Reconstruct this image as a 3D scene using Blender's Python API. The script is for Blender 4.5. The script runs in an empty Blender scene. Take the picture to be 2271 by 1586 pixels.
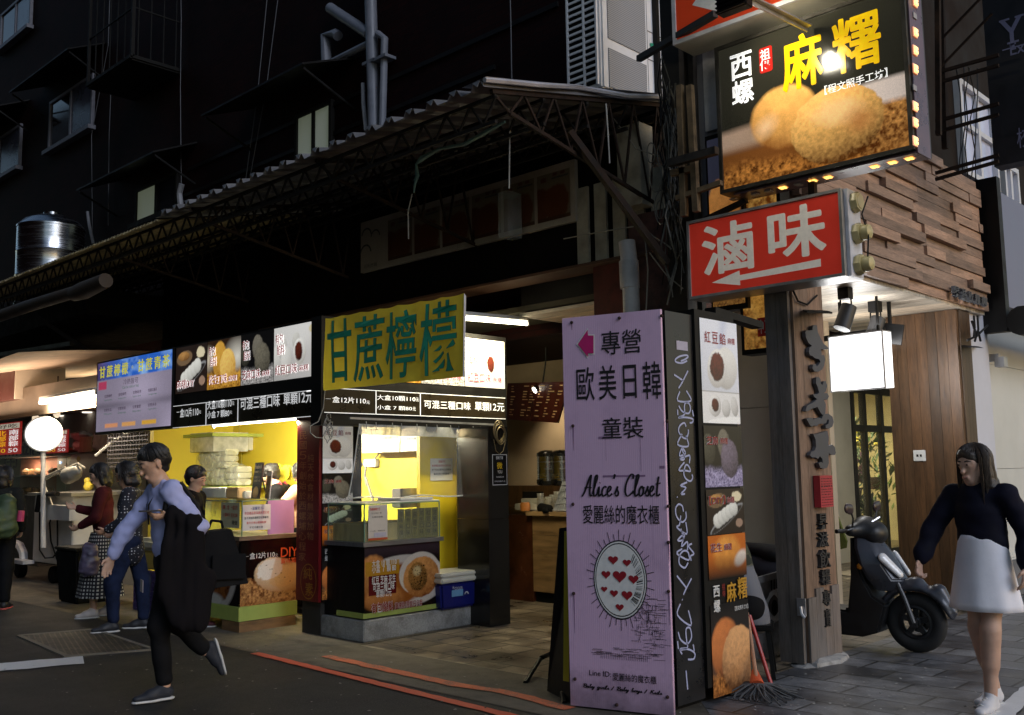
import bpy, bmesh, math, random
import numpy as np
from mathutils import Vector, Matrix
from math import sin, cos, pi, radians, atan2, sqrt

SC = bpy.context.scene
COL = SC.collection

PW, PH, FPX, CAMH = 2271, 1586, 2184.0, 1.5
YAW, PITCH, ROLL = radians(43.9), radians(6.5), radians(-0.93)
cam_data = bpy.data.cameras.new('camera')
cam_data.sensor_width = 36
cam_data.lens = 36 * FPX / PW
cam_data.clip_end = 400
cam = bpy.data.objects.new('camera', cam_data)
COL.objects.link(cam)
CAM_R = (Matrix.Rotation(YAW, 3, 'Z') @ Matrix.Rotation(pi / 2 + PITCH, 3, 'X') @ Matrix.Rotation(ROLL, 3, 'Z'))
cam.matrix_world = Matrix.Translation((0, 0, CAMH)) @ CAM_R.to_4x4()
SC.camera = cam

world = bpy.data.worlds.new('World')
SC.world = world
world.use_nodes = True
wt = world.node_tree
bg = wt.nodes['Background']
sky = wt.nodes.new('ShaderNodeTexSky')
sky.sky_type = 'NISHITA'
sky.sun_disc = False
sky.sun_elevation = radians(14)
sky.sun_rotation = radians(70)
wt.links.new(sky.outputs[0], bg.inputs[0])
bg.inputs[1].default_value = 0.10
sd = bpy.data.lights.new('sun', 'SUN')
sd.energy = 1.15
sd.angle = radians(30)
sd.color = (0.80, 0.86, 1.0)
sun = bpy.data.objects.new('sun', sd)
COL.objects.link(sun)
sun.rotation_euler = Vector((-0.86, 0.12, -0.50)).to_track_quat('-Z', 'Y').to_euler()
SC.view_settings.view_transform = 'Standard'
SC.view_settings.look = 'None'
SC.view_settings.exposure = 0
SC.view_settings.gamma = 1
SC.cycles.use_denoising = True
SC.cycles.max_bounces = 8
SC.cycles.transparent_max_bounces = 16
SC.cycles.sample_clamp_indirect = 4

def ray(px, py):
    return CAM_R @ Vector(((px - PW / 2) / FPX, -(py - PH / 2) / FPX, -1))
def hx(px, py, X):
    d = ray(px, py); return Vector((0, 0, CAMH)) + d * (X / d.x)
def hy(px, py, Y):
    d = ray(px, py); return Vector((0, 0, CAMH)) + d * (Y / d.y)
def hz(px, py, Z=0.0):
    d = ray(px, py); return Vector((0, 0, CAMH)) + d * ((Z - CAMH) / d.z)
def hp(px, py, p, n):
    d = ray(px, py); n = Vector(n); c = Vector((0, 0, CAMH))
    return c + d * ((Vector(p) - c).dot(n) / d.dot(n))

XF = {}
def xform(o):
    return XF.get(o.name, Matrix.Identity(4))
def tag(o, label=None, cat=None, group=None, kind=None):
    if label: o['label'] = label
    if cat: o['category'] = cat
    if group: o['group'] = group
    if kind: o['kind'] = kind
    return o
def place(o, loc=(0, 0, 0), rz=0.0, tilt=0.0):
    o.location = loc
    o.rotation_euler = (tilt, 0, rz)
    XF[o.name] = Matrix.Translation(loc) @ Matrix.Rotation(rz, 4, 'Z') @ Matrix.Rotation(tilt, 4, 'X')
    return o
def thing(name, label, cat, loc=(0, 0, 0), rz=0.0, group=None, tilt=0.0):
    o = bpy.data.objects.new(name, None)
    o.empty_display_size = 0.1
    COL.objects.link(o)
    place(o, loc, rz, tilt)
    return tag(o, label, cat, group)
def dup(root, loc=None, rz=None, label=None, group=None):
    r = root.copy(); COL.objects.link(r)
    if loc is not None: r.location = loc
    if rz is not None: r.rotation_euler = (root.rotation_euler.x, root.rotation_euler.y, rz)
    XF[r.name] = Matrix.Translation(r.location) @ Matrix.Rotation(r.rotation_euler.z, 4, 'Z')
    if label: r['label'] = label
    if group: r['group'] = group
    for ch in list(root.children):
        c = ch.copy(); COL.objects.link(c); c.parent = r
        XF[c.name] = XF[r.name]
        for g in list(ch.children):
            d = g.copy(); COL.objects.link(d); d.parent = c
    return r

def link_mesh(name, me, parent=None, mats=None):
    o = bpy.data.objects.new(name, me)
    COL.objects.link(o)
    for m in (mats if isinstance(mats, (list, tuple)) else [mats] if mats else []):
        me.materials.append(m)
    if parent:
        o.parent = parent
        XF[o.name] = xform(parent)
    return o

class MB:
    """collects shapes and links them as one mesh object"""
    def __init__(s):
        s.v = []; s.f = []; s.mi = []; s.cur = 0
    def m(s, i): s.cur = i; return s
    def add(s, vs, fs):
        n = len(s.v)
        s.v += [tuple(v) for v in vs]
        for f in fs:
            s.f.append(tuple(i + n for i in f)); s.mi.append(s.cur)
        return s
    def box(s, x0, x1, y0, y1, z0, z1):
        if x0 > x1: x0, x1 = x1, x0
        if y0 > y1: y0, y1 = y1, y0
        if z0 > z1: z0, z1 = z1, z0
        return s.add([(x0,y0,z0),(x1,y0,z0),(x1,y1,z0),(x0,y1,z0),(x0,y0,z1),(x1,y0,z1),(x1,y1,z1),(x0,y1,z1)],
                     [(0,3,2,1),(4,5,6,7),(0,1,5,4),(1,2,6,5),(2,3,7,6),(3,0,4,7)])
    def quad(s, a, b, c, d): return s.add([a,b,c,d], [(0,1,2,3)])
    def bar(s, p, q, w, h=None, up=(0,0,1)):
        p, q = Vector(p), Vector(q); h = h or w
        d = (q - p).normalized(); u = Vector(up)
        if abs(d.dot(u)) > .97: u = Vector((1,0,0))
        a = d.cross(u).normalized() * (w/2); b = a.cross(d).normalized() * (h/2)
        vs = [p-a-b, p+a-b, p+a+b, p-a+b, q-a-b, q+a-b, q+a+b, q-a+b]
        return s.add(vs, [(0,3,2,1),(4,5,6,7),(0,1,5,4),(1,2,6,5),(2,3,7,6),(3,0,4,7)])
    def tube(s, pts, r, n=8, caps=True):
        pts = [Vector(p) for p in pts]
        rs = r if isinstance(r, (list, tuple)) else [r]*len(pts)
        vs = []; fs = []; prev = None
        for i, p in enumerate(pts):
            t = (pts[min(i+1, len(pts)-1)] - pts[max(i-1, 0)])
            t = t.normalized() if t.length > 1e-9 else Vector((0,0,1))
            if prev is None:
                u = Vector((0,0,1)) if abs(t.z) < .9 else Vector((1,0,0))
                a = t.cross(u).normalized()
            else:
                a = (prev - t * prev.dot(t))
                a = a.normalized() if a.length > 1e-6 else t.orthogonal().normalized()
            prev = a; b = t.cross(a)
            for k in range(n):
                th = 2*pi*k/n
                vs.append(p + (a*cos(th) + b*sin(th))*rs[i])
        for i in range(len(pts)-1):
            for k in range(n):
                k2 = (k+1) % n
                fs.append((i*n+k, i*n+k2, (i+1)*n+k2, (i+1)*n+k))
        if caps:
            fs.append(tuple(range(n-1, -1, -1)))
            fs.append(tuple((len(pts)-1)*n + k for k in range(n)))
        return s.add(vs, fs)
    def cyl(s, p, q, r, r2=None, n=16): return s.tube([p, q], [r, r if r2 is None else r2], n)
    def lathe(s, prof, c=(0,0,0), n=24, axis='z'):
        vs = []; fs = []
        for r, z in prof:
            for k in range(n):
                th = 2*pi*k/n
                q = (r*cos(th), r*sin(th), z)
                if axis == 'y': q = (q[0], q[2], q[1])
                if axis == 'x': q = (q[2], q[0], q[1])
                vs.append((c[0]+q[0], c[1]+q[1], c[2]+q[2]))
        for i in range(len(prof)-1):
            for k in range(n):
                k2 = (k+1) % n
                fs.append((i*n+k, i*n+k2, (i+1)*n+k2, (i+1)*n+k))
        fs.append(tuple(range(n-1, -1, -1))); fs.append(tuple((len(prof)-1)*n + k for k in range(n)))
        return s.add(vs, fs)
    def prism(s, poly, a0, a1, plane='xz'):
        """polygon extruded along the remaining axis from a0 to a1"""
        def P(u, v, w):
            return (u, w, v) if plane == 'xz' else (u, v, w) if plane == 'xy' else (w, u, v)
        n = len(poly)
        vs = [P(u, v, a0) for u, v in poly] + [P(u, v, a1) for u, v in poly]
        fs = [tuple(range(n)), tuple(range(2*n-1, n-1, -1))] + [(i, i+n, (i+1) % n + n, (i+1) % n) for i in range(n)]
        return s.add(vs, fs)
    def blob(s, c, r, n=10, m=7, seed=0, amp=0.0):
        rr = random.Random(seed)
        vs = []; fs = []
        for j in range(m+1):
            ph = pi*j/m
            for k in range(n):
                th = 2*pi*k/n
                q = 1 + amp*(rr.random()-.5)
                vs.append((c[0]+r[0]*q*sin(ph)*cos(th), c[1]+r[1]*q*sin(ph)*sin(th), c[2]+r[2]*q*cos(ph)))
        for j in range(m):
            for k in range(n):
                k2 = (k+1) % n
                fs.append((j*n+k, (j+1)*n+k, (j+1)*n+k2, j*n+k2))
        return s.add(vs, fs)
    def build(s, name, mats, parent=None, world=False, smooth=False, bevel=0, autosmooth=35):
        vs = s.v
        if world and parent is not None:
            inv = xform(parent).inverted()
            vs = [tuple(inv @ Vector(v)) for v in vs]
        me = bpy.data.meshes.new(name)
        me.from_pydata(vs, [], s.f)
        o = link_mesh(name, me, parent, mats)
        if len(set(s.mi)) > 1:
            me.polygons.foreach_set('material_index', s.mi)
        bm = bmesh.new(); bm.from_mesh(me)
        bmesh.ops.recalc_face_normals(bm, faces=bm.faces)
        if bevel:
            es = [e for e in bm.edges if len(e.link_faces) == 2 and e.calc_face_angle(0) > radians(40)]
            try: bmesh.ops.bevel(bm, geom=es, offset=bevel, segments=2, affect='EDGES', clamp_overlap=True)
            except Exception: pass
        if smooth:
            for f in bm.faces: f.smooth = True
            for e in bm.edges:
                if len(e.link_faces) == 2 and e.calc_face_angle(0) > radians(autosmooth): e.smooth = False
        bm.to_mesh(me); bm.free()
        return o
    def solo(s, name, mats, label, cat, loc=(0,0,0), rz=0.0, group=None, kind=None, **k):
        """a thing that is one mesh; shapes given in world axes, origin moved to loc"""
        M = (Matrix.Translation(loc) @ Matrix.Rotation(rz, 4, 'Z'))
        inv = M.inverted()
        s.v = [tuple(inv @ Vector(v)) for v in s.v]
        o = s.build(name, mats, None, **k)
        place(o, loc, rz)
        return tag(o, label, cat, group, kind)

MATS = {}
def newmat(name):
    m = bpy.data.materials.new(name); m.use_nodes = True
    t = m.node_tree
    return m, t, t.nodes['Principled BSDF']
def N(t, kind, **kw):
    n = t.nodes.new(kind)
    for k, v in kw.items():
        if k.startswith('i_'):
            key = k[2:]
            n.inputs[int(key) if key.isdigit() else key.replace('_', ' ')].default_value = v
        else: setattr(n, k, v)
    return n
def mixc(t, fac, a, b, mode='MIX'):
    n = t.nodes.new('ShaderNodeMix'); n.data_type = 'RGBA'; n.blend_type = mode
    for sock, val in ((n.inputs[0], fac), (n.inputs[6], a), (n.inputs[7], b)):
        if hasattr(val, 'is_output') or hasattr(val, 'links'): t.links.new(val, sock)
        else: sock.default_value = val if not isinstance(val, tuple) or len(val) == 4 else (*val, 1)
    return n.outputs[2]
def ramp(t, fac, stops):
    n = t.nodes.new('ShaderNodeValToRGB')
    t.links.new(fac, n.inputs[0])
    e = n.color_ramp.elements
    while len(e) < len(stops): e.new(0.5)
    for i, (p, c) in enumerate(stops):
        e[i].position = p; e[i].color = (*c, 1) if len(c) == 3 else c
    return n.outputs[0]
def bump(t, b, height, strength=.3, dist=.01):
    n = N(t, 'ShaderNodeBump'); n.inputs['Strength'].default_value = strength; n.inputs['Distance'].default_value = dist
    t.links.new(height, n.inputs['Height']); t.links.new(n.outputs[0], b.inputs['Normal'])
def coords(t, scale=(1,1,1), rot=(0,0,0)):
    tc = N(t, 'ShaderNodeTexCoord'); mp = N(t, 'ShaderNodeMapping')
    mp.inputs['Scale'].default_value = scale; mp.inputs['Rotation'].default_value = rot
    t.links.new(tc.outputs['Object'], mp.inputs[0])
    return mp.outputs[0]
def noise(t, vec, scale, detail=4, rough=.6):
    n = N(t, 'ShaderNodeTexNoise'); n.inputs['Scale'].default_value = scale
    n.inputs['Detail'].default_value = detail; n.inputs['Roughness'].default_value = rough
    t.links.new(vec, n.inputs['Vector']); return n.outputs['Fac']
def mat(name, col, rough=.6, metal=0.0, var=.18, scale=6.0, bmp=0.0, dirt=0.0, stretch=(1,1,1), emit=0.0, ecol=None, spec=.5, alpha=1.0):
    if name in MATS: return MATS[name]
    m, t, b = newmat(name)
    v = coords(t, stretch)
    f = noise(t, v, scale)
    lo = tuple(max(0, c*(1-var*2)) for c in col); hi = tuple(min(1, c*(1+var*1.6)) for c in col)
    c = ramp(t, f, [(.25, lo), (.5, col), (.8, hi)])
    if dirt:
        f2 = noise(t, v, scale*.35, 6, .7)
        k = ramp(t, f2, [(.42, (0,0,0)), (.72, (1,1,1))])
        mm = N(t, 'ShaderNodeMath', operation='MULTIPLY'); t.links.new(k, mm.inputs[0]); mm.inputs[1].default_value = dirt
        c = mixc(t, mm.outputs[0], c, tuple(x*.35 for x in col))
    t.links.new(c, b.inputs['Base Color'])
    b.inputs['Roughness'].default_value = rough; b.inputs['Metallic'].default_value = metal
    b.inputs['Specular IOR Level'].default_value = spec
    b.inputs['Alpha'].default_value = alpha
    if rough < .95 and var:
        r = ramp(t, f, [(.3, (rough*.8,)*3), (.7, (min(1, rough*1.2),)*3)])
        t.links.new(r, b.inputs['Roughness'])
    if bmp: bump(t, b, noise(t, v, scale*5), bmp)
    if emit:
        b.inputs['Emission Strength'].default_value = emit
        if ecol: b.inputs['Emission Color'].default_value = (*ecol, 1)
        else: t.links.new(c, b.inputs['Emission Color'])
    MATS[name] = m
    return m
def srgb(r, g, b):
    f = lambda c: (c/255/12.92) if c <= 10 else ((c/255+.055)/1.055)**2.4
    return (f(r), f(g), f(b))
def glow(name, col, strength):
    if name in MATS: return MATS[name]
    m, t, b = newmat(name)
    b.inputs['Base Color'].default_value = (.8,.8,.8,1)
    v = coords(t); f = noise(t, v, 3)
    c = ramp(t, f, [(.2, tuple(x*.94 for x in col)), (.8, col)])
    t.links.new(c, b.inputs['Emission Color']); b.inputs['Emission Strength'].default_value = strength
    MATS[name] = m; return m
def clear(name, tint=(.9,.95,.9), mixf=.12, rough=.05):
    """thin clear pane or film: mostly transparent, some gloss"""
    if name in MATS: return MATS[name]
    m, t, b = newmat(name)
    tr = N(t, 'ShaderNodeBsdfTransparent'); tr.inputs[0].default_value = (*tint, 1)
    v = coords(t); f = noise(t, v, 5)
    t.links.new(ramp(t, f, [(.3, (.75,.78,.76)), (.7, (.95,.95,.95))]), b.inputs['Base Color'])
    b.inputs['Roughness'].default_value = rough
    b.inputs['Specular IOR Level'].default_value = .8
    mx = N(t, 'ShaderNodeMixShader')
    k = ramp(t, f, [(.3, (mixf*.6,)*3), (.75, (min(1, mixf*1.5),)*3)])
    t.links.new(k, mx.inputs[0]); t.links.new(tr.outputs[0], mx.inputs[1]); t.links.new(b.outputs[0], mx.inputs[2])
    t.links.new(mx.outputs[0], t.nodes['Material Output'].inputs[0])
    MATS[name] = m; return m
def printed(name, emit=0.0, rough=.35, grain=.06):
    """ink colours come from the mesh's own colour layer (a printed picture), with paper grain"""
    if name in MATS: return MATS[name]
    m, t, b = newmat(name)
    a = N(t, 'ShaderNodeVertexColor'); a.layer_name = 'ink'
    v = coords(t); f = noise(t, v, 160, 2)
    c = mixc(t, 1.0, a.outputs[0], ramp(t, f, [(.3, (1-grain*3,)*3), (.7, (1+grain,)*3)]), 'MULTIPLY')
    t.links.new(c, b.inputs['Base Color'])
    b.inputs['Roughness'].default_value = rough
    if emit:
        t.links.new(c, b.inputs['Emission Color']); b.inputs['Emission Strength'].default_value = emit
    MATS[name] = m; return m

_fc = bpy.data.curves.new('letters', 'FONT'); _fo = bpy.data.objects.new('letters', _fc); COL.objects.link(_fo)
GC = {}
def glyphs(s, bold=0.0, shear=0.0, extrude=0.0, space=1.0):
    key = (s, bold, shear, extrude, space)
    if key not in GC:
        _fc.body = s; _fc.offset = bold; _fc.shear = shear; _fc.extrude = extrude; _fc.space_character = space; _fc.resolution_u = 3
        bpy.context.view_layer.update()
        me = bpy.data.meshes.new_from_object(_fo.evaluated_get(bpy.context.evaluated_depsgraph_get()))
        vs = np.array([v.co[:] for v in me.vertices]) if len(me.vertices) else np.zeros((1,3))
        fs = [tuple(p.vertices) for p in me.polygons]
        bpy.data.meshes.remove(me)
        GC[key] = (vs, fs)
    return GC[key]
def put(mb, s, x0, z0, x1, z1, y=-.004, bold=0.0, shear=0.0, vert=False, extrude=0.0, gap=.06, tight=True):
    """write s into the box x0..x1 (right) by z0..z1 (up) of a face in the local x-z plane"""
    if vert:
        n = len(s); h = (z1-z0)/n
        for i, ch in enumerate(s):
            if ch != ' ': put(mb, ch, x0, z1-(i+1)*h+h*gap, x1, z1-i*h-h*gap, y, bold, shear, False, extrude)
        return mb
    if bold > .024:   # heavy strokes: the plain letter repeated a hair apart, each copy a little further back
        k = .012 if not extrude else 0
        fx, fz = (bold-.006)*.6*(x1-x0)/max(1, len(s)), (bold-.006)*.6*(z1-z0)
        n = 8 if bold < .03 else 12
        for i in range(n):
            a = 2*pi*i/n + .2
            put(mb, s, x0+fx*(1+cos(a)), z0+fz*(1+sin(a)), x1-fx*(1-cos(a)), z1-fz*(1-sin(a)), y+.0003*(i+1), 0, shear, False, extrude)
        if bold >= .03:
            for i in range(6):
                a = 2*pi*i/6; q = .5
                put(mb, s, x0+fx*(1+q*cos(a)), z0+fz*(1+q*sin(a)), x1-fx*(1-q*cos(a)), z1-fz*(1-q*sin(a)), y+.0003*(n+i+1), 0, shear, False, extrude)
        return put(mb, s, x0+fx, z0+fz, x1-fx, z1-fz, y, 0, shear, False, extrude)
    vs, fs = glyphs(s, min(bold, .007), shear, extrude)
    lo = vs.min(0); hi = vs.max(0)
    if s in ('一', '-', '·', ',', '.'):
        lo[1], hi[1] = min(lo[1], -.05), max(hi[1], .8)
    w = max(hi[0]-lo[0], 1e-6); h = max(hi[1]-lo[1], 1e-6)
    sx, sz = (x1-x0)/w, (z1-z0)/h
    out = [(x0+(v[0]-lo[0])*sx, y - (v[2]*sz if extrude else 0), z0+(v[1]-lo[1])*sz) for v in vs]
    return mb.add(out, fs)

class Face:
    """local x-z coordinates of a vertical face given by its left foot, direction and the sight line helper"""
    def __init__(s, root, off=0.0):
        s.M = xform(root); s.inv = s.M.inverted()
        s.n = (s.M.to_3x3() @ Vector((0, -1, 0))); s.p = s.M @ Vector((0, off, 0))
    def at(s, px, py):
        q = s.inv @ hp(px, py, s.p, s.n); return q.x, q.z
    def rect(s, px0, py0, px1, py1):
        a = s.at(px0, py0); b = s.at(px1, py1)
        return min(a[0], b[0]), min(a[1], b[1]), max(a[0], b[0]), max(a[1], b[1])
    def text(s, mb, st, px0, py0, px1, py1, **k):
        x0, z0, x1, z1 = s.rect(px0, py0, px1, py1)
        return put(mb, st, x0, z0, x1, z1, **k)

_rng = np.random.default_rng(5)
_lat = _rng.random((257, 257))
def vnoise(x, y):
    x = np.asarray(x); y = np.asarray(y)
    xi = np.floor(x).astype(int); yi = np.floor(y).astype(int)
    fx = x-xi; fy = y-yi; fx = fx*fx*(3-2*fx); fy = fy*fy*(3-2*fy)
    g = lambda a, b: _lat[a % 256, b % 256]
    return (g(xi,yi)*(1-fx)+g(xi+1,yi)*fx)*(1-fy) + (g(xi,yi+1)*(1-fx)+g(xi+1,yi+1)*fx)*fy
def fbm(x, y, o=4):
    s = 0; a = .5; t = 0
    for i in range(o):
        s = s + a*vnoise(x*2**i+17*i, y*2**i+31*i); t += a; a *= .55
    return s/t
class Pic:
    """a small painting canvas in units of its own width and height (x right, y up)"""
    def __init__(s, w, h, nx, base):
        s.w, s.h = w, h; s.nx = nx; s.ny = max(2, int(nx*h/w))
        s.X, s.Y = np.meshgrid(np.linspace(0, w, s.nx+1), np.linspace(0, h, s.ny+1))
        s.c = np.ones(s.X.shape+(3,))*np.array(srgb(*base))
    def mix(s, mask, col):
        m = np.clip(mask, 0, 1)[..., None]
        s.c = s.c*(1-m) + (np.array(srgb(*col)) if isinstance(col, tuple) else col)*m
        return s
    def ell(s, cx, cy, rx, ry, rot=0.0, soft=.06, wob=0.0, wf=3.0):
        dx, dy = s.X-cx, s.Y-cy; c, q = cos(rot), sin(rot)
        u, v = (dx*c+dy*q)/rx, (-dx*q+dy*c)/ry
        r = np.sqrt(u*u+v*v)
        if wob: r = r + (fbm(s.X/rx*wf, s.Y/rx*wf)-.5)*wob
        return np.clip((1-r)/soft, 0, 1), u, v, r
    def rect(s, x0, y0, x1, y1): return ((s.X>=x0)&(s.X<=x1)&(s.Y>=y0)&(s.Y<=y1)).astype(float)
    def ball(s, cx, cy, rx, ry, rot, light, dark, crumb=.5, cs=30.0, soft=.05, wob=.08, ld=(-.3,.75), hi=None):
        m, u, v, r = s.ell(cx, cy, rx, ry, rot, soft, wob, 6)
        z = np.sqrt(np.clip(1-np.minimum(r, 1)**2, 0, 1))
        sh = np.clip(.42+.5*(u*ld[0]+v*ld[1])+.28*z, 0, 1)
        n = fbm(s.X/rx*cs*.2, s.Y/rx*cs*.2, 5)
        sh = np.clip(sh + crumb*(n-.5)*1.5, 0, 1)
        L, D = np.array(srgb(*light)), np.array(srgb(*dark))
        s.mix(m, D + (L-D)*sh[..., None])
        return s
    def crumbs(s, ytop, light, dark, cs=40.0, soft=.05, slope=0.0, amp=.08):
        e = ytop + slope*s.X + (fbm(s.X*6/s.w, s.Y*0+3)-.5)*amp*s.h
        m = np.clip((e-s.Y)/(soft*s.h), 0, 1)
        n = np.clip((fbm(s.X*cs/s.w, s.Y*cs/s.w, 5)-.5)*2.2+.5, 0, 1)
        L, D = np.array(srgb(*light)), np.array(srgb(*dark))
        return s.mix(m, D + (L-D)*n[..., None])
    def build(s, name, material, parent, x0, z0, y=-.003, w=None, h=None):
        w = w or s.w; h = h or s.h
        nx, ny = s.nx, s.ny
        X, Z = np.meshgrid(np.linspace(x0, x0+w, nx+1), np.linspace(z0, z0+h, ny+1))
        vs = np.stack([X, np.full(X.shape, y), Z], -1).reshape(-1, 3)
        i = np.arange(nx*ny); r, c = i//nx, i % nx; a = r*(nx+1)+c
        fs = np.stack([a, a+1, a+nx+2, a+nx+1], -1)
        me = bpy.data.meshes.new(name)
        me.vertices.add(len(vs)); me.vertices.foreach_set('co', vs.astype(np.float32).ravel())
        me.loops.add(fs.size); me.loops.foreach_set('vertex_index', fs.astype(np.int32).ravel())
        me.polygons.add(len(fs)); me.polygons.foreach_set('loop_start', (np.arange(len(fs))*4).astype(np.int32))
        me.update(calc_edges=True); me.validate()
        ca = me.color_attributes.new('ink', 'FLOAT_COLOR', 'POINT')
        rgba = np.concatenate([np.clip(s.c, 0, 1).reshape(-1, 3), np.ones((len(vs), 1))], 1).astype(np.float32)
        ca.data.foreach_set('color', rgba.ravel())
        return link_mesh(name, me, parent, material)
# ================================================================ setting: ground, road, pavements
def slab_mat(name, c1, c2, mortar, sx, sy, rough, msize=.012, wet=.0, rot=0.0):
    m, t, b = newmat(name)
    v = coords(t, (1,1,1), (0,0,rot))
    br = N(t, 'ShaderNodeTexBrick'); t.links.new(v, br.inputs[0])
    br.inputs['Color1'].default_value = (*c1, 1); br.inputs['Color2'].default_value = (*c2, 1); br.inputs['Mortar'].default_value = (*mortar, 1)
    br.inputs['Scale'].default_value = 1; br.inputs['Brick Width'].default_value = sx; br.inputs['Row Height'].default_value = sy
    br.inputs['Mortar Size'].default_value = msize; br.inputs['Mortar Smooth'].default_value = .3; br.inputs['Bias'].default_value = -.1
    f = noise(t, v, 2.2, 7, .7); g = noise(t, v, 55, 3, .7)
    c = mixc(t, 1.0, br.outputs[0], ramp(t, f, [(.32, (.28,)*3), (.5, (.9,)*3), (.66, (1.8,1.78,1.75))]), 'MULTIPLY')
    c = mixc(t, 1.0, c, ramp(t, g, [(.3, (.72,)*3), (.7, (1.25,)*3)]), 'MULTIPLY')
    sp = noise(t, v, 38, 2, .5)
    c = mixc(t, ramp(t, sp, [(.74, (0,0,0)), (.78, (.5,.5,.5))]), c, (.45,.45,.43))
    t.links.new(c, b.inputs['Base Color'])
    t.links.new(ramp(t, f, [(.35, (rough*.55,)*3), (.6, (rough,)*3)]), b.inputs['Roughness'])
    h = mixc(t, .5, br.outputs['Fac'], g)
    n = N(t, 'ShaderNodeBump'); n.inputs['Strength'].default_value = .35; n.inputs['Distance'].default_value = .006; n.invert = True
    t.links.new(br.outputs['Fac'], n.inputs['Height'])
    n2 = N(t, 'ShaderNodeBump'); n2.inputs['Strength'].default_value = .25; n2.inputs['Distance'].default_value = .004
    t.links.new(g, n2.inputs['Height']); t.links.new(n.outputs[0], n2.inputs['Normal']); t.links.new(n2.outputs[0], b.inputs['Normal'])
    return m
def asphalt_mat():
    m, t, b = newmat('asphalt'); v = coords(t); b.inputs['Specular IOR Level'].default_value = .25
    f = noise(t, v, 140, 3, .8); g = noise(t, v, .8, 6, .65); k = noise(t, v, 30, 2)
    c = ramp(t, f, [(.3, (.005,.005,.006)), (.5, (.015,.0148,.0155)), (.64, (.042,.041,.041)), (.74, (.15,.145,.14))])
    c = mixc(t, 1.0, c, ramp(t, g, [(.3, (.42,)*3), (.5, (1,1,1)), (.72, (1.5,1.45,1.4))]), 'MULTIPLY')
    h = noise(t, v, 5, 8, .8); c = mixc(t, ramp(t, h, [(.30, (.8,.8,.8)), (.40, (0,0,0))]), c, (.012,.011,.011))
    t.links.new(c, b.inputs['Base Color'])
    t.links.new(ramp(t, g, [(.3, (.5,)*3), (.7, (.85,)*3)]), b.inputs['Roughness'])
    bump(t, b, f, .5, .006); return m
def worn_paint(name, col, under, amt=.5, scale=9):
    m, t, b = newmat(name); v = coords(t)
    f = noise(t, v, scale, 8, .75); g = noise(t, v, 120, 2, .7)
    k = N(t, 'ShaderNodeMath', operation='ADD'); k.inputs[1].default_value = 0
    a = mixc(t, .45, f, g)
    fac = ramp(t, a, [(amt-.06, (1,1,1)), (amt+.06, (0,0,0))])
    c0 = mixc(t, f, tuple(x*.7 for x in col), col)
    t.links.new(mixc(t, fac, under, c0), b.inputs['Base Color']); b.inputs['Roughness'].default_value = .7
    bump(t, b, g, .3, .004); return m
def concrete_mat(name, col, scale=1.5, rough=.85):
    m, t, b = newmat(name); v = coords(t)
    f = noise(t, v, scale, 8, .7); g = noise(t, v, 70, 3, .7); h = noise(t, v, 7, 5, .7)
    c = ramp(t, f, [(.28, tuple(x*.38 for x in col)), (.5, col), (.72, tuple(min(1, x*1.45) for x in col))])
    c = mixc(t, 1.0, c, ramp(t, g, [(.3, (.75,)*3), (.7, (1.2,)*3)]), 'MULTIPLY')
    c = mixc(t, 1.0, c, ramp(t, h, [(.3, (.6,.58,.55)), (.55, (1,1,1))]), 'MULTIPLY')
    t.links.new(c, b.inputs['Base Color']); b.inputs['Roughness'].default_value = rough
    bump(t, b, g, .3, .004); return m

def sheet(name, poly, z, m):
    mb = MB(); mb.add([(x, y, z) for x, y in poly], [tuple(range(len(poly)))])
    return tag(mb.build(name, m), kind='structure')
M_asph = asphalt_mat()
sheet('ground', [(-150,-60),(90,-60),(90,200),(-150,200)], -.03, concrete_mat('ground_concrete', (.06,.058,.055)))
sheet('road', [(-60,-25),(30,-25),(30,6.2),(-1.55,6.2),(-3.2,5.0),(-3.5,4.62),(-60,4.62)], -.004, M_asph)
sheet('side_road', [(-1.85,6.2),(30,6.2),(30,80),(-1.85,80)], -.0045, M_asph)
sheet('concrete_strip', [(-60,4.62),(-3.5,4.62),(-3.2,5.0),(-3.75,5.6),(-4.3,5.42),(-7.1,5.40),(-7.1,7.4),(-60,7.4)], 0, concrete_mat('old_concrete', (.10,.083,.06)))
sheet('arcade_floor', [(-7.1,5.40),(-4.3,5.42),(-3.75,5.6),(-3.75,8.0),(-3.9,60),(-11,60),(-11,7.4),(-7.1,7.4)], -.002,
      slab_mat('arcade_tile', (.25,.20,.14), (.14,.112,.08), (.02,.016,.012), .33, .33, .45, .011))
sheet('sidewalk', [(-3.75,5.6),(-3.2,5.0),(-1.55,6.2),(-1.85,6.2),(-1.85,80),(-3.75,80),(-3.75,8)], .001,
      slab_mat('sidewalk_paver', (.18,.18,.188), (.07,.07,.077), (.02,.02,.02), .52, .30, .5, .011))
M_red = worn_paint('red_road_paint', (.62,.10,.045), (.09,.06,.05), .60)
M_redworn = worn_paint('worn_red_road_paint', (.66,.14,.05), (.10,.08,.06), .55, 5)
M_white = worn_paint('white_road_paint', (.85,.83,.82), (.12,.12,.12), .66, 7)
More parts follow.
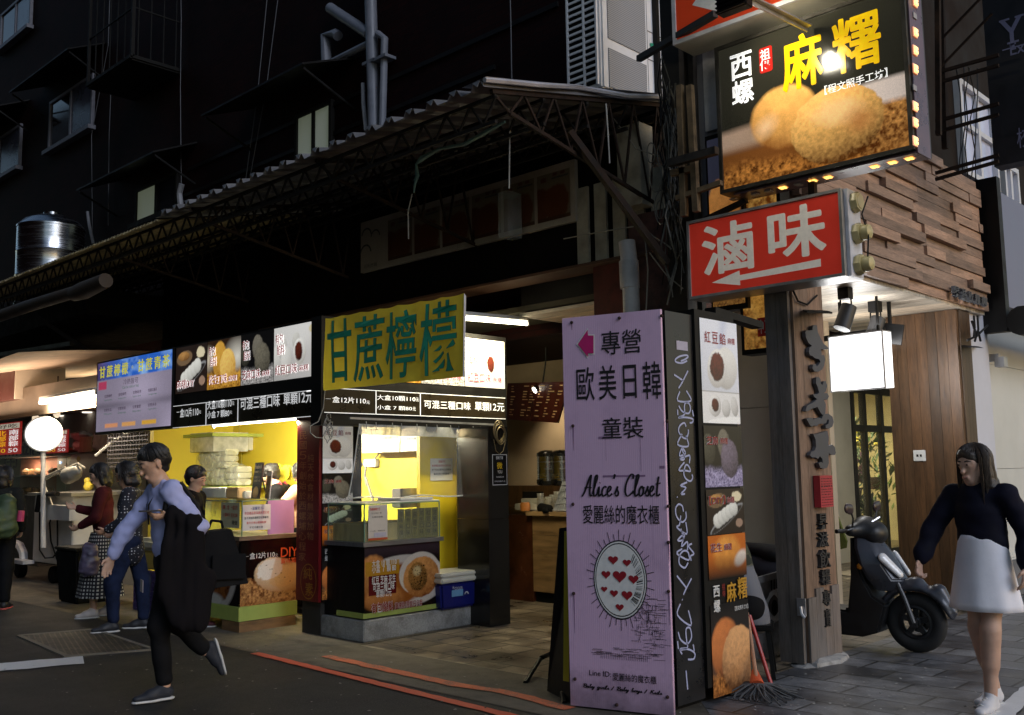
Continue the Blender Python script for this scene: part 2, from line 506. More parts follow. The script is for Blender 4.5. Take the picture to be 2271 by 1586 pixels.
def strip(name, pts, w, z, m, rough_edge=0.0, seed=1):
    rr = random.Random(seed); L = []; R = []
    P = [Vector(p) for p in pts]; fine = []
    for a, b in zip(P[:-1], P[1:]):
        n = max(1, int((b-a).length/.08))
        fine += [a.lerp(b, i/n) for i in range(n)]
    fine.append(P[-1])
    for i, p in enumerate(fine):
        d = (fine[min(i+1, len(fine)-1)] - fine[max(i-1, 0)]).normalized(); n = Vector((-d.y, d.x))
        L.append(p + n*(w/2 + rough_edge*(rr.random()-.5))); R.append(p - n*(w/2 + rough_edge*(rr.random()-.5)))
    mb = MB()
    k = len(L); mb.add([(q.x, q.y, z) for q in L+R], [(i, i+1, k+i+1, k+i) for i in range(k-1)])
    return tag(mb.build(name, m), kind='structure')
strip('red_line', [hz(565,1449).to_2d(), hz(880,1527).to_2d(), hz(1140,1590).to_2d(), (-2.9, 4.45), (-1.2, 4.45)], .085, .004, M_red, .012)
strip('faded_red_line', [hz(722,1456).to_2d(), hz(860,1487).to_2d(), hz(1010,1520).to_2d(), hz(1120,1536).to_2d(), hz(1262,1574).to_2d()], .10, .006, M_redworn, .02, 4)
strip('stop_line', [hz(-120,1491).to_2d(), hz(185,1464).to_2d()], .36, .0035, M_white, .03, 2)
strip('white_edge_line', [hz(2205,1606).to_2d(), hz(2285,1531).to_2d(), (-1.86, 20), (-1.86, 60)], .12, .006, M_white, .02, 3)

def drain_mat():
    m, t, b = newmat('checker_plate'); v = coords(t, (1,1,1), (0,0,.3))
    ch = N(t, 'ShaderNodeTexBrick'); t.links.new(v, ch.inputs[0])
    ch.inputs['Color1'].default_value = (.030,.028,.024,1); ch.inputs['Color2'].default_value = (.040,.036,.03,1); ch.inputs['Mortar'].default_value = (.11,.10,.08,1)
    ch.inputs['Scale'].default_value = 1; ch.inputs['Brick Width'].default_value = .085; ch.inputs['Row Height'].default_value = .045; ch.inputs['Mortar Size'].default_value = .007
    f = noise(t, v, 4, 6)
    c = mixc(t, 1.0, ch.outputs[0], ramp(t, f, [(.35, (.5,.48,.45)), (.65, (1.35,1.25,1.1))]), 'MULTIPLY')
    t.links.new(c, b.inputs['Base Color']); b.inputs['Metallic'].default_value = .3; b.inputs['Roughness'].default_value = .6
    bump(t, b, ch.outputs['Fac'], .5, .006); return m
rl_ = random.Random(21)
for nm, n, fn, m_ in (('pale_litter', 190, lambda: (rl_.gauss(-3.2,.55), rl_.gauss(6.3,.7)), mat('pale_chips', (.42,.41,.38), .8)), ('dark_litter', 150, lambda: (rl_.uniform(-9,-2), rl_.uniform(3,7)), mat('dark_chips', (.03,.026,.02), .8)), ('road_grit', 160, lambda: (rl_.uniform(-9,-3), rl_.uniform(2.8,5.2)), mat('grit', (.24,.23,.22), .8))):
    mb = MB()
    for k in range(n):
        x, y = fn(); s_ = rl_.uniform(.004,.013); a = rl_.uniform(0,6); z_ = .007
        mb.add([(x+s_*rl_.uniform(.6,1.4)*cos(a+q*1.57), y+s_*rl_.uniform(.6,1.4)*sin(a+q*1.57), z_+rl_.uniform(0,.005)) for q in range(4)], [(0,1,2,3)])
    tag(mb.build(nm, m_), kind='stuff')
gp = [hz(*p) for p in ((42,1410),(207,1396),(340,1441),(148,1456))]
gc = sum(gp, Vector())/4
dc = thing('drain_cover', 'rectangular patterned steel drain cover set in the asphalt', 'drain cover', (gc.x, gc.y, 0))
MB().add([(p.x, p.y, .003) for p in gp], [(0,1,2,3)]).build('plate', drain_mat(), dc, world=True)
rim = MB()
for a, b in zip(gp, gp[1:]+gp[:1]):
    rim.bar((a.x, a.y, .001), (b.x, b.y, .001), .045, .014)
rim.build('rim', mat('rim_concrete', (.16,.14,.11), .8), dc, world=True)

# ================================================================ dark tenement behind the stalls
def tile_wall_mat():
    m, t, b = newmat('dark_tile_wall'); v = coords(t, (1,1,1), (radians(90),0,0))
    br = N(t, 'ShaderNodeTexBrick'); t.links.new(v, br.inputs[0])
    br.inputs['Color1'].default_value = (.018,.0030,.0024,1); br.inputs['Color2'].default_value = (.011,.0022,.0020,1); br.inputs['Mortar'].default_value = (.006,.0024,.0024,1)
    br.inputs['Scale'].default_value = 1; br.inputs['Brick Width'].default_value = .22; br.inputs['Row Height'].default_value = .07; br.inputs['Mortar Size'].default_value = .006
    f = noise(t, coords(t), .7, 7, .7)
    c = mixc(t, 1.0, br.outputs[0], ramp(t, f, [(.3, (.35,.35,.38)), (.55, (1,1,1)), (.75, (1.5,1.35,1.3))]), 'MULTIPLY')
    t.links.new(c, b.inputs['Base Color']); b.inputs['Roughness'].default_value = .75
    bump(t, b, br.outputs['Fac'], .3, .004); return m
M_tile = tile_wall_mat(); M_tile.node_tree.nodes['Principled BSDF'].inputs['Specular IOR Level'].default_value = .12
M_black = mat('black_paint', (.007,.0065,.0065), .5, spec=.2)
M_blackmatt = mat('black_matt', (.006,.006,.006), .85, spec=.1)
M_dsteel = mat('dark_steel', (.010,.009,.008), .7, 0, .3, 9, spec=.2); M_vp = mat('pale_pvc', (.35,.35,.38), .5)
M_rust = mat('rusty_steel', (.022,.013,.009), .8, 0, .45, 14, .05, spec=.2)
M_pvc = mat('grey_pvc', (.20,.21,.25), .45, 0, .12, 5, 0, .3)
M_alu = mat('aluminium', (.45,.45,.48), .4, .7, .15, 8)
M_glassdark = mat('dark_glass', (.02,.022,.03), .08, 0, .1, 3, spec=.9)
M_glasspale = mat('curtained_glass', (.07,.075,.11), .25, 0, .2, 2, spec=.9)
FY = 8.2
tb = thing('tenement', 'dark maroon tiled old apartment block above the food stalls', 'building', (-16, FY, 0))
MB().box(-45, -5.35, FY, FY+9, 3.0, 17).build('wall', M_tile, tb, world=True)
lit = glow('lit_curtain', (.30,.36,.24), .18)
def win(px0, py0, px1, py1, panes, mats, sill=True, z0=None, z1=None, name='window'):
    a = hy(px0, py0, FY); b = hy(px1, py1, FY)
    x0, x1 = a.x, b.x; zb = z0 if z0 is not None else a.z; zt = z1 if z1 is not None else b.z
    f = MB(); w = .06; y0, y1 = FY-.07, FY-.002
    f.box(x0, x1, y0, y1, zt-w, zt).box(x0, x1, y0, y1, zb, zb+w).box(x0, x0+w, y0, y1, zb+w, zt-w).box(x1-w, x1, y0, y1, zb+w, zt-w)
    if sill: f.box(x0-.08, x1+.08, FY-.16, FY-.002, zb-.09, zb-.003)
    for k in range(1, panes):
        xm = x0+(x1-x0)*k/panes; f.box(xm-.035, xm+.035, y0+.01, y1, zb+w, zt-w)
    fo = f.build(name, mat('dull_frame', (.16,.16,.19), .5) if mats[0] is not lit else M_dsteel, tb, world=True)
    for k in range(panes):
        xa = x0+(x1-x0)*k/panes+.036; xb = x0+(x1-x0)*(k+1)/panes-.036
        MB().box(xa, xb, FY-.035, FY-.02, zb+w+.002, zt-w-.002).build('pane', mats[k % len(mats)], fo, world=True)
    return x0, x1, zb, zt
def hood(x0, x1, z, out=.75, drop=.35):
    h = MB(); h.add([(x0,FY-.002,z),(x1,FY-.002,z),(x1,FY-out,z-drop),(x0,FY-out,z-drop),(x0,FY-.002,z-.03),(x1,FY-.002,z-.03),(x1,FY-out,z-drop-.03),(x0,FY-out,z-drop-.03)],
                  [(0,1,2,3),(4,7,6,5),(0,3,7,4),(1,5,6,2),(3,2,6,7)])
    h.bar((x0+.05,FY,z-.75),(x0+.05,FY-out+.05,z-drop-.05),.03).bar((x1-.05,FY,z-.75),(x1-.05,FY-out+.05,z-drop-.05),.03)
    h.build('window_hood', M_black, tb, world=True)
x0, x1, zb, zt = win(4, 115, 72, 62, 2, [M_glassdark, M_glasspale], z1=13.0)
x0, x1, zb, zt = win(112, 337, 209, 281, 2, [M_glassdark, M_glasspale], z1=hy(211,190,FY).z+.25); hood(x0-.5, x1+.4, zt+.55)
x0, x1, zb, zt = win(-45, 425, 48, 364, 2, [M_glassdark, M_glasspale], z1=hy(51,275,FY).z); hood(x0-.4, x1+.35, zt+.5)
x0, x1, zb, zt = win(660, 395, 742, 350, 2, [lit, lit], z1=hy(742,222,FY).z); hood(x0-1.3, x1+.5, zt+.5, .9)
x0, x1, zb, zt = win(305, 500, 398, 470, 2, [lit, M_glassdark], z1=hy(352,402,FY).z); hood(x0-.9, x1+.6, zt+.4, .8)
cg = MB(); a = hy(195,190,7.3); b = hy(293,117,7.3); z0 = a.z; X0, X1 = a.x, b.x
cg.box(X0, X1, 7.3, FY, z0-.06, z0)
for x in np.linspace(X0, X1, 7): cg.bar((x,7.3,z0),(x,7.3,z0+3.2),.018)
for z in (z0+.9, z0+1.8, z0+2.7): cg.bar((X0,7.3,z),(X1,7.3,z),.025).bar((X1,7.3,z),(X1,FY,z),.025)
cg.bar((X1,7.3,z0),(X1,7.3,z0+3.2),.06).bar((X0,7.3,z0),(X0,7.3,z0+3.2),.05).bar((X0,7.29,z0),(X1,7.29,z0),.06).bar((X1,7.3,z0),(X1,FY,z0),.06)
for y in np.linspace(7.4, FY-.1, 4): cg.bar((X1,y,z0),(X1,y,z0+3.2),.018)
cg.build('balcony_cage', M_dsteel, tb, world=True)
pp = MB()
def P3(px, py, Y=FY-.12): return hy(px, py, Y)
pp.tube([P3(830,285), P3(822,0), P3(818,-160)], .085, 12)
pp.tube([P3(848,280), P3(853,85), P3(838,75)], .05, 10)
pp.tube([P3(818,75), P3(732,18)], .08, 12)
pp.tube([P3(724,140), P3(722,80), P3(745,75), P3(750,80)], .075, 10)
pp.tube([P3(735,138), P3(815,98)], .05, 10)
for q in ((826,140),(851,130)): pp.box(P3(*q).x-.13, P3(*q).x+.13, FY-.2, FY-.01, P3(*q).z-.02, P3(*q).z+.02)
pp.build('pipe', M_pvc, tb, world=True, smooth=True)
MB().tube([P3(402,468), P3(398,430), P3(403,408)], .05, 8).build('vent_pipe', M_vp, tb, world=True, smooth=True)
MB().tube([P3(812,290), P3(806,230), P3(805,185)], .03, 8).build('vent_pipe', M_vp, tb, world=True, smooth=True)
MB().tube([P3(207,540), P3(198,500), P3(194,470)], .03, 8).build('vent_pipe', M_vp, tb, world=True, smooth=True)

for pts in ([(402,408),(400,200),(402,40),(400,-60)], [(545,398),(570,220),(592,0),(600,-60)], [(555,390),(590,200),(616,0),(622,-60)], [(205,520),(203,300),(240,100),(245,-50)], [(1135,190),(1133,60),(1130,-60)], [(240,500),(242,300),(246,200)]):
    MB().tube([P3(x, y, FY-.05) for x, y in pts], .008, 5).build('wall_cable', mat('pale_cable', (.09,.09,.10), .6), tb, world=True)
ld = MB()
for (x0_, y0_, x1_, y1_) in ((420,360,1240,35),(300,480,1100,150)):
    a = hy(x0_, y0_, FY); b = hy(x1_, y1_, FY); zz = (a.z+b.z)/2; ld.box(a.x, b.x, FY-.03, FY-.001, zz-.03, zz+.03)
ld.build('ledge', M_black, tb, world=True)

LY = 7.2
lo = thing('stall_arcade', 'dark arcade storey with brown beam under the corrugated awning', 'building', (-8, LY, 0))
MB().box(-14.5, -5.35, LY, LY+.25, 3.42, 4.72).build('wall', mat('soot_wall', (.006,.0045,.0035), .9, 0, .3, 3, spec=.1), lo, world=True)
bz = hy(1390, 545, LY).z
MB().box(-11.5, -5.05, LY-.14, LY+.2, bz-.12, 3.4).build('beam', mat('brown_beam', (.075,.032,.016), .6, 0, .35, 3, .05, .5, (.3,1,2)), lo, world=True)
MB().box(-5.82, -5.0, LY-.02, LY+.6, 0, bz-.125).build('column', mat('red_flaked_paint', (.10,.012,.010), .5, 0, .3, 7, .2, .7), lo, world=True)
MB().box(-5.36, -4.75, LY-.06, LY+.5, 0, bz+.25).build('brick_pier', mat('flaked_pier', (.085,.035,.03), .8, 0, .5, 9, .5, .8), lo, world=True)
MB().box(-14.5, -5.37, 7.42, 12, 3.14, 3.2).build('ceiling', mat('soot_ceiling', (.05,.042,.024), .9, 0, .3, 2), lo, world=True)
cb = MB(); cb.box(-5.36, -5.1, 7.0, 7.2, bz+.3, 4.6)
for k in range(5): cb.box(-6.0+k*.22, -5.86+k*.22, LY-.03, LY-.001, 3.45, 4.2)
cb.build('panelling', mat('cream_panel', (.36,.33,.26), .6, 0, .25, 4, 0, .6), lo, world=True)
dp = MB(); a = hy(1405,700,LY-.2); dp.tube([(a.x-.02,LY-.2,0),(a.x-.02,LY-.2,bz-.28),(a.x-.05,LY-.2,bz-.02)], .075, 14)
dp.tube([(a.x-.03,LY-.2,bz-.45),(a.x-.035,LY-.2,bz-.2)], .088, 14)
dp.solo('drain_pipe', mat('white_pvc', (.55,.54,.55), .45, 0, .15, 4, 0, .4), 'fat white plastic downpipe tied with wire beside red column', 'pipe', (a.x, LY-.2, 0), smooth=True)

# ================================================================ wood clad shop on the right
def wood_mat(name, col, sx=(1,1,1), scale=5, rough=.6, grey=0.0):
    m, t, b = newmat(name); v = coords(t, sx)
    f = noise(t, v, scale, 6, .65); g = noise(t, coords(t), 1.6, 4); w = noise(t, v, scale*6, 2)
    oi = N(t, 'ShaderNodeNewGeometry')
    c = ramp(t, f, [(.25, tuple(x*.45 for x in col)), (.5, col), (.78, tuple(min(1, x*1.5) for x in col))])
    c = mixc(t, 1.0, c, ramp(t, oi.outputs['Random Per Island'], [(0, (.6,.58,.56)), (.5, (1,1,1)), (1, (1.35,1.25,1.15))]), 'MULTIPLY')
    c = mixc(t, 1.0, c, ramp(t, w, [(.35, (.8,)*3), (.6, (1.08,)*3)]), 'MULTIPLY')
    if grey: c = mixc(t, ramp(t, g, [(.4, (0,0,0)), (.7, (grey,)*3)]), c, (.16,.16,.17))
    t.links.new(c, b.inputs['Base Color']); b.inputs['Roughness'].default_value = rough
    bump(t, b, f, .35, .008); return m
M_woodY = wood_mat('clad_planks', (.31,.20,.145), (9,1,9), 2.2, .6)
M_woodZ = wood_mat('post_wood', (.18,.115,.08), (8,8,.9), 2.4, .6)
M_woodgrey = wood_mat('weathered_wood', (.14,.118,.105), (9,9,.7), 2.6, .75, .7)
M_wooddark = wood_mat('oiled_wood', (.085,.043,.018), (8,8,.8), 2.2, .45)
M_ceilw = wood_mat('ceiling_planks', (.50,.44,.36), (1,9,9), 2.2, .4)
sh = thing('timber_shop', 'timber clad corner shop with stacked plank fascia on the right', 'building', (-3.65, 7.4, 0))
fa = MB(); rr = random.Random(11)
z = 3.12; i = 0
rows = 15; rh = (4.56-3.12)/rows
for r in range(rows):
    y = 7.32 - rr.random()*.5
    while y < 11.2:
        L = rr.uniform(.45, 1.5); d = rr.choice([0, 0, 0, .02, .03, .045, .06])
        y1 = min(y+L, 11.2); ya = max(y, 7.32)
        if y1-ya > .05: fa.box(-3.72, -3.62+d, ya+.001, y1-.001, 3.12+r*rh+.002, 3.12+(r+1)*rh-.002)
        y = y1
for r in range(rows):
    x = -5.2
    while x < -3.73:
        x1 = min(x+rr.uniform(.4,1.1), -3.722); fa.box(x+.001, x1-.001, 7.32-rr.choice([0,.02,.04]), 7.42, 3.12+r*rh+.002, 3.12+(r+1)*rh-.002); x = x1
fa.build('plank_fascia', M_woodY, sh, world=True)
MB().box(-7, -3.73, 7.43, 11.2, 3.2, 4.55).build('wall', M_black, sh, world=True)
ce = MB()
for k in range(28): ce.box(-7.0, -3.64, 7.4+k*.136, 7.4+k*.136+.131, 3.085, 3.12)
for k in range(30): ce.box(-7.0, -3.95, 11.3+k*.136, 11.3+k*.136+.131, 3.085, 3.12)
ce.build('plank_ceiling', M_ceilw, sh, world=True)
p1 = MB()
for k in range(4): p1.box(-3.86, -3.68, 6.99+k*.125, 6.99+k*.125+.122, .02, 3.08)
p1.build('post', M_woodZ, sh, world=True)
p1b = MB()
for k in range(2): p1b.box(-3.90+k*.10, -3.90+k*.10+.097, 6.945, 6.988, .02, 3.3)
p1b.build('post_board', M_woodgrey, sh, world=True)
low = MB()
for k in range(4): low.box(-3.679, -3.664, 6.985+k*.127, 6.985+k*.127+.124, .02, .50+.06*(k % 2))
low.build('weathered_skirting', M_woodgrey, sh, world=True)
ft = MB(); ft.blob((-3.72, 7.25, 0), (.16,.34,.05), 14, 6, 3, .25); ft.build('mortar_foot', mat('mortar', (.33,.32,.31), .9, 0, .3, 12, .4), sh, world=True)
p2 = MB()
for k in range(7): p2.box(-4.42+k*.1055, -4.42+k*.1055+.103, 10.46, 10.52, .02, 3.08)
for k in range(3): p2.box(-3.74, -3.67, 10.525+k*.1, 10.525+k*.1+.098, .02, 3.08)
p2.build('broad_post', M_wooddark, sh, world=True)
SX = -7.0
wl = MB(); wl.box(SX-.2, SX, 8.9, 15.02, 0, 3.08).box(SX-.2, SX, 17.4, 40, 0, 3.08).box(SX-.2, SX, 15.02, 17.4, 2.75, 3.08).box(SX-.2, -3.9, 40, 40.2, 0, 3.08)
wl.build('corridor_wall', mat('cream_wall', (.55,.53,.45), .7, 0, .08, 2, 0, .2), sh, world=True)
wf = MB()
for y in (15.02, 15.45, 16.1, 16.75, 17.3): wf.box(SX-.06, SX+.02, y, y+.11, 0, 2.75)
for z in (2.64, 2.02, .0): wf.box(SX-.06, SX+.015, 15.02, 17.4, z, z+.11)
wo = wf.build('shop_window', mat('window_black', (.02,.02,.022), .4), sh, world=True)
MB().box(SX-.03, SX-.022, 15.1, 17.3, .1, 2.65).build('pane', clear('shop_glass', (.85,.9,.85), .08), wo, world=True)
MB().box(SX-2.6, SX-2.5, 14.0, 19.5, 0, 3).box(SX-2.5, SX-.2, 14.0, 14.1, 0, 3).box(SX-2.5, SX-.2, 19.4, 19.5, 0, 3).build('back_room', mat('warm_plaster', (.55,.45,.25), .8, 0, .15, 1.5, 0, .3), sh, world=True)
MB().box(SX-2.5, SX-.2, 14.1, 19.4, 2.98, 3.05).build('back_ceiling', M_blackmatt, sh, world=True)
al = bpy.data.lights.new('shop_lamp', 'AREA'); al.energy = 240; al.size = 1.2; al.color = (1,.85,.6)
ao = bpy.data.objects.new('shop_lamp', al); COL.objects.link(ao); ao.parent = sh; ao.location = Vector((SX-1.4, 16.6, 2.9)) - Vector(sh.location)
sw = thing('stub_wall', 'cream rendered wall between photo pillar and timber post', 'wall', (-5.3, 8.4, 0))
swm = MB()
for z0_, z1_ in ((0,.62),(.625,2.05),(2.055,3.3)): swm.box(-6.3, -4.56, 8.4, 8.6, z0_, z1_)
swm.build('render_panels', mat('cream_render', (.52,.50,.43), .7, 0, .08, 1.5, 0, .25), sw, world=True)
cd = MB(); q = hy(1735, 900, 8.33); cd.tube([(q.x,8.34,0),(q.x,8.34,2.52),(q.x-.02,8.34,2.75)], .035, 10); cd.box(q.x-.06, q.x+.06, 8.3, 8.398, 1.9, 1.925)
cd.build('conduit', M_pvc, sw, world=True, smooth=True)

ob = thing('shading_block', 'unseen plain dark block added across the road to shade the left facade', 'building', (-30, -6, 0))
MB().box(-62, -6, -12, -4.8, 0, 22).build('wall', M_tile, ob, world=True)  # unseen block added to keep sky light off the left facade
ub = thing('corner_block', 'dark brown upper storeys above the plank fascia with pale windows', 'building', (-4.4, 7.6, 4.6))
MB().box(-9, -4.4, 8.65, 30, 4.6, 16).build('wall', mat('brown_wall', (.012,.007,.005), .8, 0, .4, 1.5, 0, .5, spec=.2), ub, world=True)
def xwin(px0, py0, px1, py1, panes, X=-4.4, rail=True):
    a = hx(px0, py0, X); b = hx(px1, py1, X); y0, y1, z0, z1 = a.y, b.y, b.z, a.z
    f = MB(); w = .07
    f.box(X, X+.09, y0, y1, z0, z0+w).box(X, X+.09, y0, y1, z1-w, z1).box(X, X+.09, y0, y0+w, z0+w, z1-w).box(X, X+.09, y1-w, y1, z0+w, z1-w)
    zm = z0+(z1-z0)*.55
    for k in range(1, panes): ym = y0+(y1-y0)*k/panes; f.box(X, X+.08, ym-.04, ym+.04, z0+w, z1-w)
    if rail: f.box(X+.002, X+.07, y0+w, y1-w, zm-.035, zm+.035)
    fo = f.build('window', mat('white_frame', (.6,.6,.62), .4, 0, .05), ub, world=True)
    MB().box(X+.01, X+.02, y0+w+.002, y1-w-.002, z0+w+.002, z1-w-.002).build('pane', mat('sky_glass', (.62,.66,.85), .12, 0, .15, 1.2, spec=1.0), fo, world=True)  # pale base colour: white curtain plus the sky's blue reflection painted in
xwin(2112, 175, 2205, 430, 2)
xwin(2212, 360, 2252, 480, 2, rail=False)
fr = MB()
for py in (140, 163, 248, 272, 362, 376):
    a = hy(2075, py+22, 9.6); b = hy(2215, py-18, 9.6); fr.bar(a, b, .03)
for py in (30, 90): fr.bar(hy(2075, py+70, 9.6), hy(2200, py-60, 9.6), .02)
fr.bar(hy(2088,0,9.7), hy(2096,330,9.7), .05).bar(hy(2082,300,8.2), hy(2079,-60,8.2), .04)
fr.build('sign_frame', M_rust, ub, world=True)
cbl = MB()
for s_ in range(5):
    cbl.tube([hx(2128+s_*9+rr.uniform(-5,5), py_, -4.2) + Vector((0, rr.uniform(-.06,.06), 0)) for py_ in (150,210,270,330,400)], .008, 5)
cbl.build('loose_cable', M_black, ub, world=True)

nb = thing('white_shopfront', 'white panelled shop wall beyond the timber shop at far right', 'building', (-3.8, 11.6, 0))
mwp = mat('white_panel', (.62,.61,.56), .5, 0, .05, 1.5, 0, .15)
wp = MB()
for z0_, z1_ in ((0,.42),(.425,1.42),(1.425,2.6),(2.605,3.4)): wp.box(-4.0, -3.8, 11.45, 24, z0_, z1_)
wp.m(1).box(-3.8, -3.785, 11.45, 24, 0, .40)
wp.build('wall', [mwp, mat('grey_skirting', (.12,.12,.13), .6)], nb, world=True)
MB().box(-4.0, -3.69, 10.84, 11.4, 0, 3.3).build('pilaster', mat('pale_pilaster', (.60,.60,.66), .5, 0, .04, 2, 0, .2), nb, world=True)
MB().box(-3.9, -3.45, 11.3, 11.42, 2.9, 4.62).build('fascia_edge', M_black, nb, world=True)
MB().box(-3.9, -3.5, 11.43, 26, 3.2, 4.5).build('fascia', mat('slate_fascia', (.17,.18,.26), .45, 0, .06, 1), nb, world=True)
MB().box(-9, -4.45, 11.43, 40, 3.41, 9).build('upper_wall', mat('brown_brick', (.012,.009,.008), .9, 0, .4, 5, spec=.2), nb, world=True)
ov = MB(); ov.tube([(-3.3,11.3,3.0),(-3.25,13,2.98),(-3.2,16,2.95)], .16, 14); ov.build('rolled_shade', M_black, nb, world=True, smooth=True)
sl = MB(); sl.box(-3.82, -3.66, 11.62, 11.7, 2.62, 2.7).box(-3.7, -3.6, 11.6, 11.72, 2.55, 2.66)
sl.build('wall_spotlight', M_alu, nb, world=True)
spl = bpy.data.lights.new('wall_spot', 'SPOT'); spl.energy = 260; spl.spot_size = radians(120); spl.color = (1,.96,.85)
spo = bpy.data.objects.new('wall_spot', spl); COL.objects.link(spo); spo.parent = nb; spo.location = Vector((-3.35, 12.3, 3.05)) - Vector(nb.location)
spo.rotation_euler = Vector((-.25, .3, -1)).to_track_quat('-Z','Y').to_euler()
# ================================================================ awning, air conditioner, tank, canopy, cables
aw = thing('corrugated_awning', 'long corrugated steel awning on lattice trusses over the stalls', 'awning', (-8, 5.0, 4.35))
AZ0, AZ1, AY0, AY1 = 4.36, 5.02, 5.0, 8.1
def corr(x0, x1, period, depth, z_off, nm, m, flat=.35):
    """trapezoid corrugated sheet running up from the street edge to the wall"""
    mb = MB(); xs = []; n = int((x1-x0)/period)
    for k in range(n+1):
        b = x0 + k*period
        for f, d in ((0,0),(.42,0),(.55,1),(.87,1)):
            if b+f*period <= x1: xs.append((b+f*period, d*depth))
    vs = []; T = .004
    for x, d in xs:
        for y, z in ((AY0+rr.uniform(-.012,.012), AZ0), (AY1, AZ1)):
            vs.append((x, y, z+d+z_off))
    fs = [(2*i, 2*i+2, 2*i+3, 2*i+1) for i in range(len(xs)-1)]
    mb.add(vs, fs)
    for i in range(len(xs)-1):
        a, b = xs[i], xs[i+1]
        if a[1] == b[1] == depth:
            mb.add([(a[0],AY0-.01,AZ0+depth+z_off),(b[0],AY0-.01,AZ0+depth+z_off),(b[0]-.015,AY0-.022,AZ0+z_off+.005),(a[0]+.06,AY0-.022,AZ0+depth*.2+z_off)], [(0,1,2,3)])
    o = mb.build(nm, m, aw, world=True)
    md = o.modifiers.new('sheet', 'SOLIDIFY'); md.thickness = .004
    return o
M_sheet = mat('painted_sheet_steel', (.17,.165,.17), .45, .3, .15, 3, 0, .4)
corr(-10.3, -5.06, .262, .055, 0, 'roof_sheet', M_sheet)
corr(-18, -10.25, .085, .022, -.05, 'old_roof_sheet', mat('yellowed_sheet', (.30,.24,.12), .6, 0, .35, 3, 0, .6))
ed = MB(); ed.tube([(-5.05,AY0,AZ0+.05),(-5.03,5.6,AZ0+.17),(-5.06,6.1,AZ0+.30),(-5.0,6.7,AZ0+.37),(-5.03,7.3,AZ0+.53),(-5.03,AY1,AZ1+.05)], .022, 6)
ed.add([(-5.30,AY0,AZ0+.06),(-5.03,AY0,AZ0+.07),(-5.03,AY1,AZ1+.07),(-5.30,AY1,AZ1+.06)], [(0,1,2,3)])
ed.build('edge_flashing', mat('bright_sheet', (.5,.5,.54), .4, .4, .15, 3), aw, world=True)
def truss(p, q, h, n, w=.022):
    p, q = Vector(p), Vector(q); mb = MB(); dn = Vector((0,0,-h))
    mb.bar(p, q, w*1.4).bar(p+dn, q+dn, w*1.4)
    for i in range(n):
        a = p.lerp(q, i/n); b = p.lerp(q, (i+.5)/n); c = p.lerp(q, (i+1)/n)
        mb.bar(a, b+dn, w*.8).bar(b+dn, c, w*.8)
    return mb
for k in range(6):
    y = AY0+.15+k*.55; z = AZ0+(AZ1-AZ0)*(y-AY0)/(AY1-AY0)-.06
    truss((-17.5,y,z), (-5.08,y,z), .2, 44, .02).build('truss', M_dsteel, aw, world=True)
for x in (-5.1, -7.4, -9.7, -12):
    zf = lambda y: AZ0+(AZ1-AZ0)*(y-AY0)/(AY1-AY0)-.02
    y0_ = 5.12; m_ = MB(); P_ = [Vector((x, y0_+i*.36, zf(y0_+i*.36))) for i in range(9)]
    m_.bar(P_[0], P_[-1], .035)
    low_ = [Vector((x, y0_+.2+i*.36, zf(y0_)-.12-i*.07)) for i in range(7)]
    m_.bar(low_[0], low_[-1], .03)
    for i in range(7):
        m_.bar(P_[i], low_[i], .018); m_.bar(low_[i], P_[i+1], .018)
    m_.build('cross_truss', M_rust, aw, world=True)
br = MB(); br.bar(hx(1262,292,-5.1), hp(1480,585,(-4.7,6.8,0),(1,.25,0)), .07, .05)
br.build('brace', M_rust, aw, world=True)
def strands(name, label, cat, lists, r, m, group=None):
    for i, pts in enumerate(lists):
        mb = MB(); mb.tube(pts, r, 6)
        mb.solo(name, m, label if isinstance(label, str) else label[i], cat, pts[0], group=group)
rb = MB(); pts = [hy(x, y, 5.6) for x, y in ((1120,270),(1080,292),(1030,320),(975,330),(935,352),(923,365),(926,390),(920,410),(918,428))]
rb.tube(pts, [.012,.02,.018,.014,.026,.012,.022,.012,.006], 5)
rb.solo('ribbon', mat('teal_ribbon', (.09,.19,.19), .6), 'torn pale teal plastic ribbon hanging under the awning trusses', 'ribbon', pts[0])
strands('hanging_string', ['thin string hanging from ribbon in front of the first pictures of long sign', 'thin string hanging over the fifth picture of long sign', 'thin wire dangling from the awning end truss'], 'string',
        [[hy(x,y,5.7) for x,y in ((914,430),(905,470),(906,530))], [hy(x,y,5.7) for x,y in ((1131,265),(1130,340),(1129,418))], [hy(x,y,6.2) for x,y in ((1344,230),(1348,290),(1352,362))]], .006, mat('pale_thread', (.3,.3,.28), .8))

AX0, AX1, AYa, AYb, AZa, AZb = -6.05, -5.6, 7.13, 8.15, 5.10, 6.75
acn = thing('air_conditioner', 'big white two-fan air conditioner unit mounted high on the corner', 'air conditioner', (-5.82, 7.6, 5.1))
M_acw = mat('ac_white', (.80,.80,.83), .45, 0, .06, 4, 0, .2)
MB().box(AX0, AX1, AYa, AYb, AZa, AZb).build('casing', M_acw, acn, world=True, bevel=.02)
lv = MB(); lv.box(AX0+.05, AX1-.06, AYa-.012, AYa-.003, AZa+.06, AZb-.06)
lv.build('intake', M_blackmatt, acn, world=True)
gl = MB()
for k in range(24): gl.box(AX0+.05, AX1-.06, AYa-.026, AYa-.014, AZa+.1+k*.065, AZa+.122+k*.065)
gl.box(AX0+.235, AX0+.255, AYa-.03, AYa-.013, AZa+.06, AZb-.06).box(AX0+.03, AX0+.05, AYa-.03, AYa-.003, AZa+.04, AZb-.04).box(AX1-.06, AX1-.04, AYa-.03, AYa-.003, AZa+.04, AZb-.04)
gl.build('louvre', M_acw, acn, world=True)
